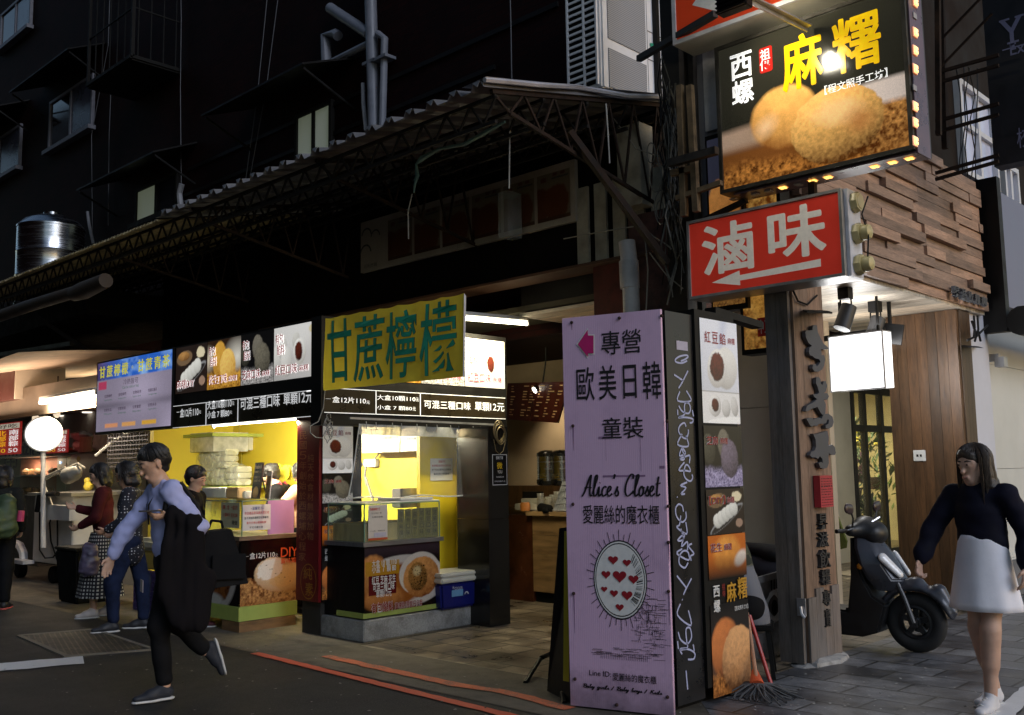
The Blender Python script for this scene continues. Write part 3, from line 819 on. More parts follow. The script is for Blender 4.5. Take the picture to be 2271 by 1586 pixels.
def slit_mat():
    m, t, b = newmat('ac_grille'); v = coords(t)
    w = N(t, 'ShaderNodeTexWave', bands_direction='Z'); w.inputs['Scale'].default_value = 16; t.links.new(v, w.inputs[0])
    t.links.new(ramp(t, w.outputs['Fac'], [(.2, (.20,.205,.22)), (.6, (.36,.365,.39))]), b.inputs['Base Color']); b.inputs['Roughness'].default_value = .6
    w2 = N(t, 'ShaderNodeTexWave', bands_direction='Y'); w2.inputs['Scale'].default_value = 30; t.links.new(v, w2.inputs[0])
    bump(t, b, w2.outputs['Fac'], .3, .003); return m
M_slit = slit_mat()
for z0_, z1_ in ((AZa+.03, AZa+.42), (AZa+.52, AZa+1.15), (AZa+1.2, AZb-.05)):
    MB().box(AX1+.002, AX1+.012, AYa+.09, AYb-.32, z0_, z1_).build('fan_grille', M_slit, acn, world=True)
pn = MB()
for z_ in (.5, .8): pn.box(AX1+.001, AX1+.006, AYb-.28, AYb, AZa+z_, AZa+z_+.008)
pn.box(AX1+.001, AX1+.004, AYb-.285, AYb-.28, AZa+.1, AZb-.1)
pn.build('seam', mat('seam_grey', (.2,.2,.22)), acn, world=True)
lg = MB()
AF = Face(thing('tmp', 'x', 'x', (AX1+.008, AYa, 0), pi/2))
tmp_ = bpy.data.objects['tmp']
AF.text(lg, '太', 1463, 82, 1480, 108, bold=.015)
lg.v = [tuple(xform(tmp_) @ Vector(v)) for v in lg.v]
lg.build('lettering', mat('ink_grey', (.03,.03,.04), .6), acn, world=True)
lg2 = MB(); lg2.add([(AX1+.009, AYb-.25, AZa+.68), (AX1+.009, AYb-.16, AZa+.70), (AX1+.009, AYb-.20, AZa+.58)], [(0,1,2)])
lg2.build('green_mark', mat('green_ink', (.02,.3,.18), .6), acn, world=True)
bpy.data.objects.remove(tmp_)
bk = MB(); bk.bar((AX1+.02,AYa+.05,AZa-.03),(AX1+.02,AYb+.1,AZa-.03),.05).bar((AX0,AYa+.05,AZa-.03),(AX0,AYb+.1,AZa-.03),.05).bar((AX1+.03,AYb-.16,AZa-.6),(AX1+.03,AYb-.16,AZb+.3),.05)
bk.build('bracket', M_black, acn, world=True)

tx = hy(100, 560, 7.0); TX, TY = -18.6, 7.0
lo_l, lo_r = hy(42,600,TY), hy(186,560,TY); R_ = .58; TX = hy(112,560,TY).x
ztop = hy(110,512,TY).z; zbot = 4.3
def brushed():
    m, t, b = newmat('stainless'); v = coords(t, (1,1,14))
    f = noise(t, v, 3, 3); t.links.new(ramp(t, f, [(.3, (.42,.43,.46)), (.7, (.62,.63,.66))]), b.inputs['Base Color'])
    b.inputs['Metallic'].default_value = 1; t.links.new(ramp(t, f, [(.3, (.16,)*3), (.7, (.32,)*3)]), b.inputs['Roughness']); return m
M_stain = brushed()
tk = thing('water_tank', 'round stainless steel water tank with domed lid standing on the low roof', 'water tank', (TX, TY, zbot))
pr_ = [(R_, zbot)]
for k in range(1, 9):
    z_ = zbot+(ztop-zbot)*k/8; pr_ += [(R_, z_-.03), (R_*1.012, z_-.015), (R_, z_)] if k in (3,4,6) else [(R_, z_)]
MB().lathe(pr_, (TX, TY, 0), 48).build('shell', M_stain, tk, world=True, smooth=True)
MB().lathe([(R_*1.02, ztop), (R_*1.02, ztop+.03), (R_*.8, ztop+.16), (R_*.45, ztop+.25), (R_*.25, ztop+.28), (R_*.25, ztop+.32), (R_*.02, ztop+.34)], (TX, TY, 0), 40).build('lid', M_stain, tk, world=True, smooth=True)
MB().box(-26, -14.5, 6.0, FY-.01, 3.9, 4.29).solo('low_roof', M_blackmatt, 'dark flat low roof carrying the steel water tank', 'roof', (-20, 7, 3.9))

cn = thing('cloth_canopy', 'warm lit cream cloth canopy over the far rice dumpling stall', 'canopy', (-16, 5.2, 3.2))
M_cream = mat('canopy_cloth', (.60,.47,.36), .8, 0, .18, 2, .1, .3)
ga = []
for i in range(13):
    for j in range(7):
        x = -22+i*.75; y = 4.55+j*.5
        ga.append((x, y, 3.05+.10*j*.5 + .05*sin(i*1.1+j*.8)*.6))
mbc = MB(); mbc.add(ga, [(i*7+j, (i+1)*7+j, (i+1)*7+j+1, i*7+j+1) for i in range(12) for j in range(6)])
mbc.build('cloth', M_cream, cn, world=True, smooth=True)
rl = MB(); rl.tube([hy(-60,722,4.5), hy(60,680,4.5), hy(165,648,4.5)], [.075,.075,.07], 12)
rl.tube([hy(165,652,4.5), hy(185,645,4.5), hy(235,622,4.5)], [.085,.10,.08], 12)
rl.build('rolled_edge', mat('canvas_roll', (.035,.022,.013), .8, 0, .2, 3, 0, .5), cn, world=True, smooth=True)
rbx = MB(); rbx.bar(hy(85,705,5.4), hy(195,778,5.9), .05); rbx.bar(hy(-20,790,6.2), hy(160,762,6.2), .07)
rbx.build('frame', M_black, cn, world=True)

post = thing('cable_post', 'dark steel corner post wrapped in a tangle of cables', 'post', (-4.66, 6.95, 0))
pm = MB(); pm.box(-4.78, -4.60, 6.92, 7.06, 0, 7.5); pm.box(-4.56, -4.51, 7.0, 7.06, 2.6, 7)
pm.bar((-4.9,6.75,5.05),(-3.9,6.4,5.0),.05).bar((-4.45,6.5,3.95),(-4.0,6.5,3.95),.06)
pm.build('steel_post', mat('post_steel', (.028,.024,.02), .6, .3, .4, 8), post, world=True)
pb = MB()
for q in ((1508,190,1518,480),(1530,190,1545,470)):
    a = hy(q[0],q[1],6.6); b = hy(q[2],q[3],6.6); pb.bar(a, b, .05)
pb.bar(hy(1500,440,6.6), hy(1600,405,6.6), .04).bar(hy(1490,385,6.6), hy(1545,372,6.6), .05)
pb.build('angle_iron', mat('grimy_iron', (.16,.11,.06), .7, .2, .4, 8, 0, .5), post, world=True)
rr = random.Random(5)
for k in range(24):
    x0_ = rr.uniform(1462,1500); pts = []
    y_ = rr.uniform(120, 300); y1_ = rr.uniform(480, 690); xx = x0_
    while y_ < y1_:
        pts.append(hy(xx, y_, 6.80+rr.uniform(-.08,.08))); y_ += rr.uniform(25, 60); xx += rr.uniform(-14, 15) + (1490-xx)*.12
    if len(pts) > 2:
        MB().tube(pts, rr.choice([.004,.005,.008]), 5).build('cable', mat('cable_grey', (.10,.095,.08), .5) if k % 3 else M_black, post, world=True)
for k in range(5):
    c = (rr.uniform(1440,1478), rr.uniform(330,470)); r_ = rr.uniform(12, 26)
    MB().tube([hy(c[0]+r_*.6*cos(a), c[1]+r_*sin(a)*1.5, 6.8) for a in np.linspace(0, 2*pi*1.15, 18)], .005, 5).build('cable', mat('cable_grey', (.10,.095,.08), .5), post, world=True)
for pts in ([(1428,505),(1450,525),(1475,540),(1500,560)], [(1440,560),(1480,612),(1515,640)], [(1250,530),(1330,515),(1420,500)], [(1430,520),(1437,600),(1433,690)], [(1350,250),(1390,300),(1410,330),(1470,350)]):
    MB().tube([hy(x,y,6.85) for x,y in pts], .006, 5).build('cable', mat('cable_pale', (.18,.165,.13), .5), post, world=True)
# ================================================================ figures: smooth blended surfaces (signed distances, surface nets)
class Sculpt:
    def __init__(s): s.p = []
    def cone(s, a, b, r1, r2=None, k=.03, flat=None, fs=1.0, cut=False):
        """round cone a-b; flat = direction in which it is fs times thinner"""
        s.p.append((np.array(a, float), np.array(b, float), r1, r1 if r2 is None else r2, k, None if flat is None else np.array(flat, float)/np.linalg.norm(flat), fs, cut)); return s
    def ball(s, c, r, k=.03, **kw): return s.cone(c, (c[0], c[1], c[2]+1e-4), r, r, k, **kw)
    def mesh(s, res=.012, wrinkle=0.0, wf=14.0, clipz=None, seed=0, wz=1.6):
        lo = np.min([np.minimum(p[0], p[1]) - max(p[2], p[3]) for p in s.p], 0) - .05
        hi = np.max([np.maximum(p[0], p[1]) + max(p[2], p[3]) for p in s.p], 0) + .05
        n = np.ceil((hi-lo)/res).astype(int)+1
        D = np.full(n, 1.0, np.float32)
        ax = [lo[i]+np.arange(n[i])*res for i in range(3)]
        for a, b, r1, r2, k, fl, fs, cut in s.p:
            m = max(r1, r2)+k+.04
            i0 = np.maximum(((np.minimum(a, b)-m-lo)/res).astype(int), 0); i1 = np.minimum(((np.maximum(a, b)+m-lo)/res).astype(int)+2, n)
            X, Y, Z = np.meshgrid(*[ax[i][i0[i]:i1[i]] for i in range(3)], indexing='ij')
            P = np.stack([X-a[0], Y-a[1], Z-a[2]], -1); ab = b-a
            if fl is not None:
                P = P + (P@fl)[..., None]*(fs-1)*fl; ab = ab + (ab@fl)*(fs-1)*fl
            t = np.clip((P@ab)/max(ab@ab, 1e-9), 0, 1)
            d = np.linalg.norm(P - t[..., None]*ab, axis=-1) - (r1+(r2-r1)*t)
            if fl is not None: d = d*(.5+.5/fs) if fs > 1 else d
            blk = tuple(slice(i0[i], i1[i]) for i in range(3)); o = D[blk]
            if cut:
                D[blk] = np.maximum(o, -d)
            else:
                h = np.clip(.5+.5*(o-d)/k, 0, 1)
                D[blk] = (o*(1-h)+d*h) - k*h*(1-h)
        if wrinkle:
            X, Y, Z = np.meshgrid(*ax, indexing='ij')
            w = (vnoise(X*wf+Y*wf*.7+seed, Z*wf*wz+Y*wf*.5+7)-.5) + .6*(vnoise(X*wf*2.1-Y*wf*1.3+3, Z*wf*wz*1.5+seed)-.5)
            D = D + (wrinkle*w).astype(np.float32)
        if clipz is not None:
            Z = ax[2][None, None, :]
            D = np.maximum(D, np.maximum(clipz[0]-Z, Z-clipz[1]).astype(np.float32))
        S = D < 0
        c = [S[i:n[0]-1+i, j:n[1]-1+j, l:n[2]-1+l] for i in (0,1) for j in (0,1) for l in (0,1)]
        cnt = sum(x.astype(np.int8) for x in c)
        act = (cnt > 0) & (cnt < 8)
        idx = np.full(act.shape, -1, np.int64); ii = np.argwhere(act); idx[act] = np.arange(len(ii))
        pos = np.zeros((len(ii), 3)); num = np.zeros(len(ii))
        offs = [(i,j,l) for i in (0,1) for j in (0,1) for l in (0,1)]
        vals = {o: D[ii[:,0]+o[0], ii[:,1]+o[1], ii[:,2]+o[2]] for o in offs}
        for o in offs:
            for d in range(3):
                if o[d] == 0:
                    q = list(o); q[d] = 1; q = tuple(q); va, vb = vals[o], vals[q]
                    m = (va < 0) != (vb < 0); t = np.where(m, va/np.where(va == vb, 1, va-vb), 0)
                    for e in range(3): pos[:, e] += np.where(m, o[e] + (t if e == d else 0), 0)
                    num += m
        pos = lo + (ii + pos/num[:, None])*res
        F = []
        for d in range(3):
            e1, e2 = (d+1) % 3, (d+2) % 3
            sl = [slice(1, -1)]*3; sl[d] = slice(0, n[d]-1)
            A = S[tuple(sl)]; s2 = list(sl); s2[d] = slice(1, n[d]); B = S[tuple(s2)]
            for flip, mk in ((False, A & ~B), (True, ~A & B)):
                w = np.argwhere(mk); w[:, e1] += 1; w[:, e2] += 1
                def g(u, v):
                    z = w.copy(); z[:, e1] -= u; z[:, e2] -= v; return idx[z[:,0], z[:,1], z[:,2]]
                q = np.stack([g(1,1), g(0,1), g(0,0), g(1,0)], -1)
                F.append(q[:, ::-1] if flip else q)
        F = np.concatenate(F); F = F[(F >= 0).all(1)]
        return pos, F
    def build(s, name, m, parent=None, res=.012, **k):
        v, f = s.mesh(res, **k)
        me = bpy.data.meshes.new(name)
        me.vertices.add(len(v)); me.vertices.foreach_set('co', v.astype(np.float32).ravel())
        me.loops.add(f.size); me.loops.foreach_set('vertex_index', f.astype(np.int32).ravel())
        me.polygons.add(len(f)); me.polygons.foreach_set('loop_start', (np.arange(len(f))*4).astype(np.int32))
        me.polygons.foreach_set('use_smooth', np.ones(len(f), bool))
        me.update(calc_edges=True); me.validate()
        return link_mesh(name, me, parent, m)
# ================================================================ printed food pictures
def pic_redbean(w, h, nx, big=True, tone=1.0):
    p = Pic(w, h, nx, (214,210,205))
    p.c *= (0.62+.38*np.clip((p.X/w*.6+p.Y/h*.5), 0, 1))[..., None]
    p.mix(np.clip((p.Y-.25*h-.25*p.X*h/w)/(.3*h), 0, 1)*.4, (246,244,238))
    s = min(w, h)
    for cx, cy, rx, ry in ((.10,.42,.16,.26),(.22,.62,.13,.24),(.33,.34,.15,.30)):
        p.ball(cx*w, cy*h, rx*w, ry*h, .1, (236,233,225), (150,146,140), .06, 20, .08, .05)
    p.ball(.58*w, .70*h, .10*w, .16*h, 0, (222,219,210), (150,146,140), .05)
    p.ball(.67*w, .50*h, .165*w, .25*h, .05, (247,245,238), (168,162,152), .05, 20, .06, .04)
    p.ball(.645*w, .50*h, .105*w, .19*h, .05, (92,38,26), (28,10,8), .9, 36, .15, .22)
    p.mix(p.ell(.95*w, .88*h, .05*w, .07*h)[0]*.5, (205,180,70))
    return p
def pic_sesame(w, h, nx, violet=False):
    p = Pic(w, h, nx, (12,11,12))
    p.crumbs(.36*h, (205,200,196) if not violet else (190,180,215), (52,50,48) if not violet else (60,50,95), 60, .12, 0, .12)
    for cx, cy, rx, ry, a, b in ((.12,.62,.17,.26,(78,76,64),(14,13,12)),(.52,.70,.17,.26,(128,122,108),(34,32,28)),(.66,.46,.24,.33,(120,114,98) if not violet else (125,112,130),(16,14,12))):
        p.ball(cx*w, cy*h, rx*w, ry*h, .12, a, b, .55, 60, .06, .10, (-.2,.6))
    return p
def pic_diy(w, h, nx):
    p = Pic(w, h, nx, (38,28,24))
    p.mix(p.ell(.28*w, .75*h, .26*w, .16*h, .1)[0], (120,96,70)); p.ball(.26*w, .79*h, .19*w, .10*h, 0, (190,140,80), (90,55,25), .5, 30)
    p.mix(p.ell(.52*w, .34*h, .50*w, .13*h, .42)[0]*.9, (150,150,150)); p.mix(p.ell(.52*w, .32*h, .47*w, .10*h, .42)[0], (46,42,40))
    for i in range(5):
        p.ball((.28+i*.105)*w, (.30+i*.062)*h, .125*w, .165*h, -.2, (244,242,232), (150,148,140), .05, 20, .06, .05, (-.3,.6))
    p.mix(p.ell(.80*w, .82*h, .14*w, .12*h, 0, .1, .4, 4)[0], (228,214,178))
    p.mix(p.ell(.85*w, .22*h, .10*w, .10*h)[0], (160,130,110))
    return p
def pic_peanut(w, h, nx):
    p = Pic(w, h, nx, (46,30,18))
    p.mix(np.clip(1-np.hypot((p.X-.9*w)/w, (p.Y-.6*h)/h)*2.2, 0, 1), (225,220,205)); p.mix(np.clip(1-np.hypot((p.X-0*w)/w, (p.Y-.62*h)/h)*3, 0, 1), (220,205,180))
    p.ball(.38*w, .58*h, .22*w, .40*h, .05, (226,172,70), (150,96,28), .5, 34, .06, .1)
    p.crumbs(.40*h, (222,165,62), (120,72,18), 40, .15, 0, .16)
    p.ball(.62*w, .44*h, .24*w, .36*h, .08, (250,208,112), (176,116,34), .45, 44, .06, .1)
    return p
def pic_pair(w, h, nx, warm=True, dim=1.0):
    p = Pic(w, h, nx, (30,24,22))
    p.mix(np.clip((.55*h-p.Y)/(.2*h), 0, 1)*.8, (86,60,44))
    tall = w < h
    p.ball((.36 if tall else .34)*w, .50*h, (.40 if tall else .25)*w, (.36 if tall else .38)*h, .05, (206,122,64), (70,30,12), .25, 30, .12, .06, (-.45,.9))
    p.crumbs(.28*h, (200,130,66), (60,28,12), 34, .12, .1*h/w, .14)
    if tall: p.mix(p.ell(.62*w, .22*h, .5*w, .3*h, 0, .7)[0]*.7, (40,18,8))
    p.ball(.70*w, (.36 if tall else .40)*h, (.46 if tall else .29)*w, .38*h, -.5 if tall else .25, (222,164,108), (64,30,14), .40, 60, .05, .1, (-.5,.95))
    p.crumbs(.10*h, (170,104,52), (40,18,8), 44, .2, 0, .12)
    p.c *= dim
    return p
def pic_big(w, h, nx):
    p = Pic(w, h, nx, (38,37,30))
    p.c *= (.55+.9*np.clip(p.Y/h, 0, 1))[..., None]
    m = np.clip((.42*h+.06*p.X/w*h-p.Y)/(.05*h), 0, 1)*np.clip((p.Y-.22*h)/(.05*h), 0, 1)
    p.mix(m*np.clip(1-p.X/(.30*w), 0, 1)**.4*.75, (196,164,140))
    m2 = np.clip((p.Y-.25*h)/(.04*h), 0, 1)*np.clip((.475*h-p.Y)/(.03*h), 0, 1)*np.clip((p.X-.70*w)/(.1*w), 0, 1)
    p.mix(m2, (206,190,180))
    p.mix(np.clip((.30*h-p.Y)/(.08*h), 0, 1)*.9, (118,70,30))
    p.ball(.365*w, .40*h, .20*w, .225*h, .0, (240,180,98), (112,58,18), .30, 22, .12, .06, (.3,.85))
    p.mix(p.ell(.26*w, .36*h, .10*w, .09*h, .6, .9)[0]*.5, (250,214,170))
    m = np.clip((.33*h-p.Y)/(.04*h), 0, 1)*np.clip((p.X-.74*w)/(.08*w), 0, 1)
    p.crumbs(.19*h, (196,128,58), (66,32,11), 60, .10, -.02, .09)
    n = np.clip((fbm(p.X*60/w, p.Y*60/w, 5)-.5)*1.6+.36, 0, 1)
    L, D = np.array(srgb(222,158,84)), np.array(srgb(84,42,14)); p.mix(m, D+(L-D)*n[..., None])
    p.mix(p.ell(.66*w, .12*h, .30*w, .13*h, 0, .8)[0]*.8, (52,24,8)); p.ball(.645*w, .255*h, .245*w, .255*h, .0, (240,184,104), (70,34,10), .34, 80, .03, .12, (-.25,1.0))
    p.mix(p.ell(.65*w, .335*h, .165*w, .115*h, -.12, .55, .5, 5)[0]*.85, (232,190,128))
    p.mix(p.ell(.76*w, .25*h, .11*w, .12*h, .1, .8, .4, 6)[0]*.7, (176,112,60))
    p.crumbs(.075*h, (176,112,48), (50,22,7), 46, .25, 0, .10)
    return p
INK = {}
def ink(name, rgb, rough=.5, emit=0.0):
    k = name + ('_lit' if emit else '')
    if k not in MATS:
        m, t, b = newmat(k); v = coords(t); f = noise(t, v, 25, 3)
        c = ramp(t, f, [(.3, tuple(x*.86 for x in rgb)), (.7, rgb)])
        t.links.new(c, b.inputs['Base Color']); b.inputs['Roughness'].default_value = rough
        if emit: t.links.new(c, b.inputs['Emission Color']); b.inputs['Emission Strength'].default_value = emit
        MATS[k] = m
    return MATS[k]
WHITE = ink('white_ink', srgb(235,232,228)); BLACKI = ink('black_ink', srgb(28,22,26)); REDI = ink('red_ink', srgb(190,30,30)); YEL = ink('yellow_ink', srgb(250,205,20))
P_dull = printed('printed_paper', 0, .4); P_gloss = printed('printed_gloss', 0, .18); P_lit = printed('backlit_print', .75, .3); P_soft = printed('dim_backlit_print', .30, .3)

def menu(name_label, loc, rz, zf, za, top, bot, cols, strip, vlines, texts, tl, lit, whole):
    t = thing('menu_board', name_label, 'menu sign', loc, rz, 'picture menus over the mochi stall')
    F = Face(t, -.0)
    x0, x1 = whole[0], whole[1]; z0, z1 = whole[2]-loc[2], whole[3]-loc[2]
    MB().box(x0, x1, .0, .16, z0, z1).build('casing', M_black, t)
    zt, zb = F.at(*top)[1], F.at(*bot)[1]
    xs = [F.at(c, cols[1])[0] for c in cols[0]] if isinstance(cols, tuple) else cols
    fn = [pic_diy, pic_peanut, pic_sesame, pic_redbean]
    for i in range(4):
        w_ = xs[i+1]-xs[i]; p = fn[i](w_-.008, zt-zb, 64)
        p.build('picture', lit, t, xs[i]+.004, zb, -.006)
    zs0, zs1 = F.at(*strip[0])[1], F.at(*strip[1])[1]
    MB().box(x0+.03, x1-.03, -.005, -.001, zs0, zs1).build('price_strip', mat('price_black', (.022,.016,.008), .3), t)
    ln = MB(); ln.box(x0+.03, x1-.03, -.009, -.006, zs0, zs0+.006).box(x0+.03, x1-.03, -.009, -.006, zs1-.006, zs1)
    for px, py in vlines: xq = F.at(px, py)[0]; ln.box(xq-.005, xq+.005, -.009, -.0061, zs0+.007, zs1-.007)
    ln.build('ruled_line', ink('white_ink', (1,1,1), .5, .55), t)
    tm = MB()
    for s, a, b, c, d, k in texts: F.text(tm, s, a, b, c, d, y=-.009, **k)
    tm.build('price_lettering', ink('white_ink', srgb(238,236,230), .5, .8), t)
    cm = MB(); cw = MB()
    for i, s in enumerate(('麻糬DIY', '花生口味', '芝麻口味', '紅豆口味')):
        w_ = xs[i+1]-xs[i]
        for m_, o in ((cw, .026), (cm, .008)):
            put(m_, s, xs[i]+.06*w_, zb+.05, xs[i]+.62*w_, zb+.15, y=-.010 if o > .02 else -.014, bold=o)
            if i: put(m_, '麻糬', xs[i]+.66*w_, zb+.06, xs[i]+.9*w_, zb+.12, y=-.010 if o > .02 else -.014, bold=o)
            if i: put(m_, '有包', xs[i]+.06*w_, zt-.16, xs[i]+.26*w_, zt-.06, y=-.010 if o > .02 else -.014, bold=o); put(m_, '餡料', xs[i]+.10*w_, zt-.27, xs[i]+.30*w_, zt-.17, y=-.010 if o > .02 else -.014, bold=o)
    cw.build('caption_outline', ink('white_ink', srgb(238,236,230), .5, .6), t)
    cm.build('caption', ink('red_ink', srgb(150,30,35), .5, .5), t)
    return t, F
zz = lambda x0, y0, s: (lambda a, b: (x0+a/s, y0+b/s))
z3 = zz(380,680,5.2875); z5 = zz(700,640,3.9155)
def T(z, s, x0, y0, x1, y1, **k): a = z(x0, y0); b = z(x1, y1); return (s, a[0], a[1], b[0], b[1], k)
lx = hy(384, 860, 5.28).x
L_root, LF = menu('left picture menu over the yellow counter opening, beside the drinks screen', (lx, 5.28, 2.05), 0, None, None, z3(1668,172), z3(1668,815),
     ([z3(60,0)[0], z3(427,0)[0], z3(822,0)[0], z3(1207,0)[0], z3(1668,0)[0]], 800), [z3(1000,1345), z3(1000,1055)], [z3(415,1200), z3(788,1180)],
     [T(z3,'一',72,1218,102,1262,bold=.02), T(z3,'盒12片110',112,1200,326,1282,bold=.02), T(z3,'元',330,1222,355,1256,bold=.01),
      T(z3,'大盒10顆110',430,1110,715,1180,bold=.02), T(z3,'元',722,1115,745,1155,bold=.01), T(z3,'小盒 7 顆80',430,1228,688,1290,bold=.02), T(z3,'元',694,1225,718,1258,bold=.01),
      T(z3,'可混三種口味',820,1078,1280,1170,bold=.022), T(z3,'單顆',1325,1030,1490,1142,bold=.022), T(z3,'12元',1505,1000,1672,1125,bold=.015)], None, P_lit,
     (0, hy(706,915,5.28).x-lx, 2.04, 2.93))
RXX = -7.42
ry0 = hx(712, 900, RXX).y
def R5(px, py): return hx(px, py, RXX)
yT, yB = R5(*z5(1638,465)).z, R5(*z5(1638,872)).z
yy1 = R5(*z5(1660,900)).y; pw = (R5(*z5(1638,600)).y - R5(*z5(1290,600)).y)
R_end = R5(*z5(1638,600)).y - ry0
R_root, RF = menu('right picture menu half covered by the yellow cloth banner', (RXX, ry0, 1.9), pi/2, None, None, z5(1638,466), z5(1638,872),
     [R_end-4*pw*.94, R_end-3*pw*.97, R_end-2*pw, R_end-pw, R_end], [z5(1640,1135), z5(1640,950)], [z5(520,1000), z5(905,1000)],
     [T(z5,'一',82,950,128,966,bold=.02), T(z5,'盒12片110',140,935,432,1004,bold=.02), T(z5,'元',436,975,465,1005,bold=.01),
      T(z5,'大盒10顆110',528,920,862,984,bold=.02), T(z5,'元',868,948,890,982,bold=.01), T(z5,'小盒 7 顆80',528,1010,832,1062,bold=.02), T(z5,'元',838,1030,864,1064,bold=.01),
      T(z5,'可混三種口味',936,968,1342,1058,bold=.022), T(z5,'單顆',1378,985,1506,1066,bold=.022), T(z5,'12元',1510,992,1634,1070,bold=.015)], None, P_lit,
     (.0, R5(1124,900).y-ry0, 1.93, 2.93))

dl = hy(215, 900, 5.26); dr = hy(380, 900, 5.26)
ds = thing('drinks_screen', 'slim lit drinks menu screen with blue heading at the stall front', 'menu sign', (dl.x, 5.26, hy(380,944,5.26).z))
DF = Face(ds); dw = dr.x-dl.x; dh = hy(380,775,5.26).z - hy(380,944,5.26).z
MB().box(-.03, dw+.02, .0, .09, -.03, dh+.02).build('casing', M_black, ds)
p = Pic(dw, dh, 120, (150,140,160))
p.c *= (.75+.5*np.exp(-((p.X-.62*dw)/(.25*dw))**2-((p.Y-.55*dh)/(.3*dh))**2) + .5*np.clip((p.X-.8*dw)/(.2*dw), 0, 1)*np.clip(1-p.Y/(.4*dh), 0, 1) - .3*np.exp(-((p.Y-.36*dh)/(.05*dh))**2))[..., None]
p.mix((p.Y > .74*dh).astype(float), (40,95,190)); p.mix((p.Y > .74*dh)*np.clip(1-p.X/(.33*dw), 0, 1)*.9, (70,50,80))
p.mix((p.Y > .74*dh)*np.clip(fbm(p.X*4, p.Y*7)-.48, 0, 1)*3, (150,190,235))
p.mix(p.rect(.02*dw, .60*dh, .14*dw, .725*dh), (170,60,90))
for cx, c_ in ((.22,(205,140,100)),(.46,(205,150,90)),(.73,(205,155,60))): p.mix(p.rect((cx-.09)*dw, .045*dh, (cx+.09)*dw, .115*dh), c_)
p.build('screen_face', printed('screen_print', .85, .2), ds, 0, 0, -.003)
hd = MB()
for i, ch in enumerate('甘蔗檸檬·甘蔗青茶'): put(hd, ch, (.03+i*.107)*dw, .775*dh, (.03+i*.107+.085)*dw, .945*dh, y=-.007, bold=.025) if ch != '·' else put(hd, '。', (.03+i*.107+.03)*dw, .84*dh, (.03+i*.107+.05)*dw, .88*dh, y=-.007)
hd.build('heading', ink('yellow_green_ink', srgb(205,200,40), .5, .7), ds)
bd = MB(); put(bd, '冷熱皆可', .38*dw, .63*dh, .58*dw, .71*dh, y=-.007)
for i, s in enumerate(('甘蔗檸檬','金桔檸檬','甘蔗鮮奶茶','桂圓紅棗茶','甘蔗冬瓜','甘蔗青茶','甘蔗蘆薈','甘蔗多多')):
    cx = .17+.2*(i % 4); cy = .48 if i < 4 else .28; put(bd, s, (cx-.055)*dw, cy*dh, (cx+.055)*dw, (cy+.045)*dh, y=-.007, bold=.015)
bd.build('item_lettering', ink('plum_ink', srgb(80,60,85), .5, .3), ds)
gd = MB(); put(gd, 'Can be cold or hot', .37*dw, .575*dh, .59*dw, .615*dh, y=-.007)
for i in range(8):
    cx = .17+.2*(i % 4); cy = .43 if i < 4 else .23; put(gd, ('Sugarcane lemon','Kumquat lemon','Sugarcane milk tea','Longan tea','White gourd','Green tea','Aloe vera','Yogurt drink')[i], (cx-.055)*dw, cy*dh, (cx+.055)*dw, (cy+.03)*dh, y=-.007)
gd.build('english_lettering', ink('leaf_ink', srgb(70,130,95), .5, .3), ds)

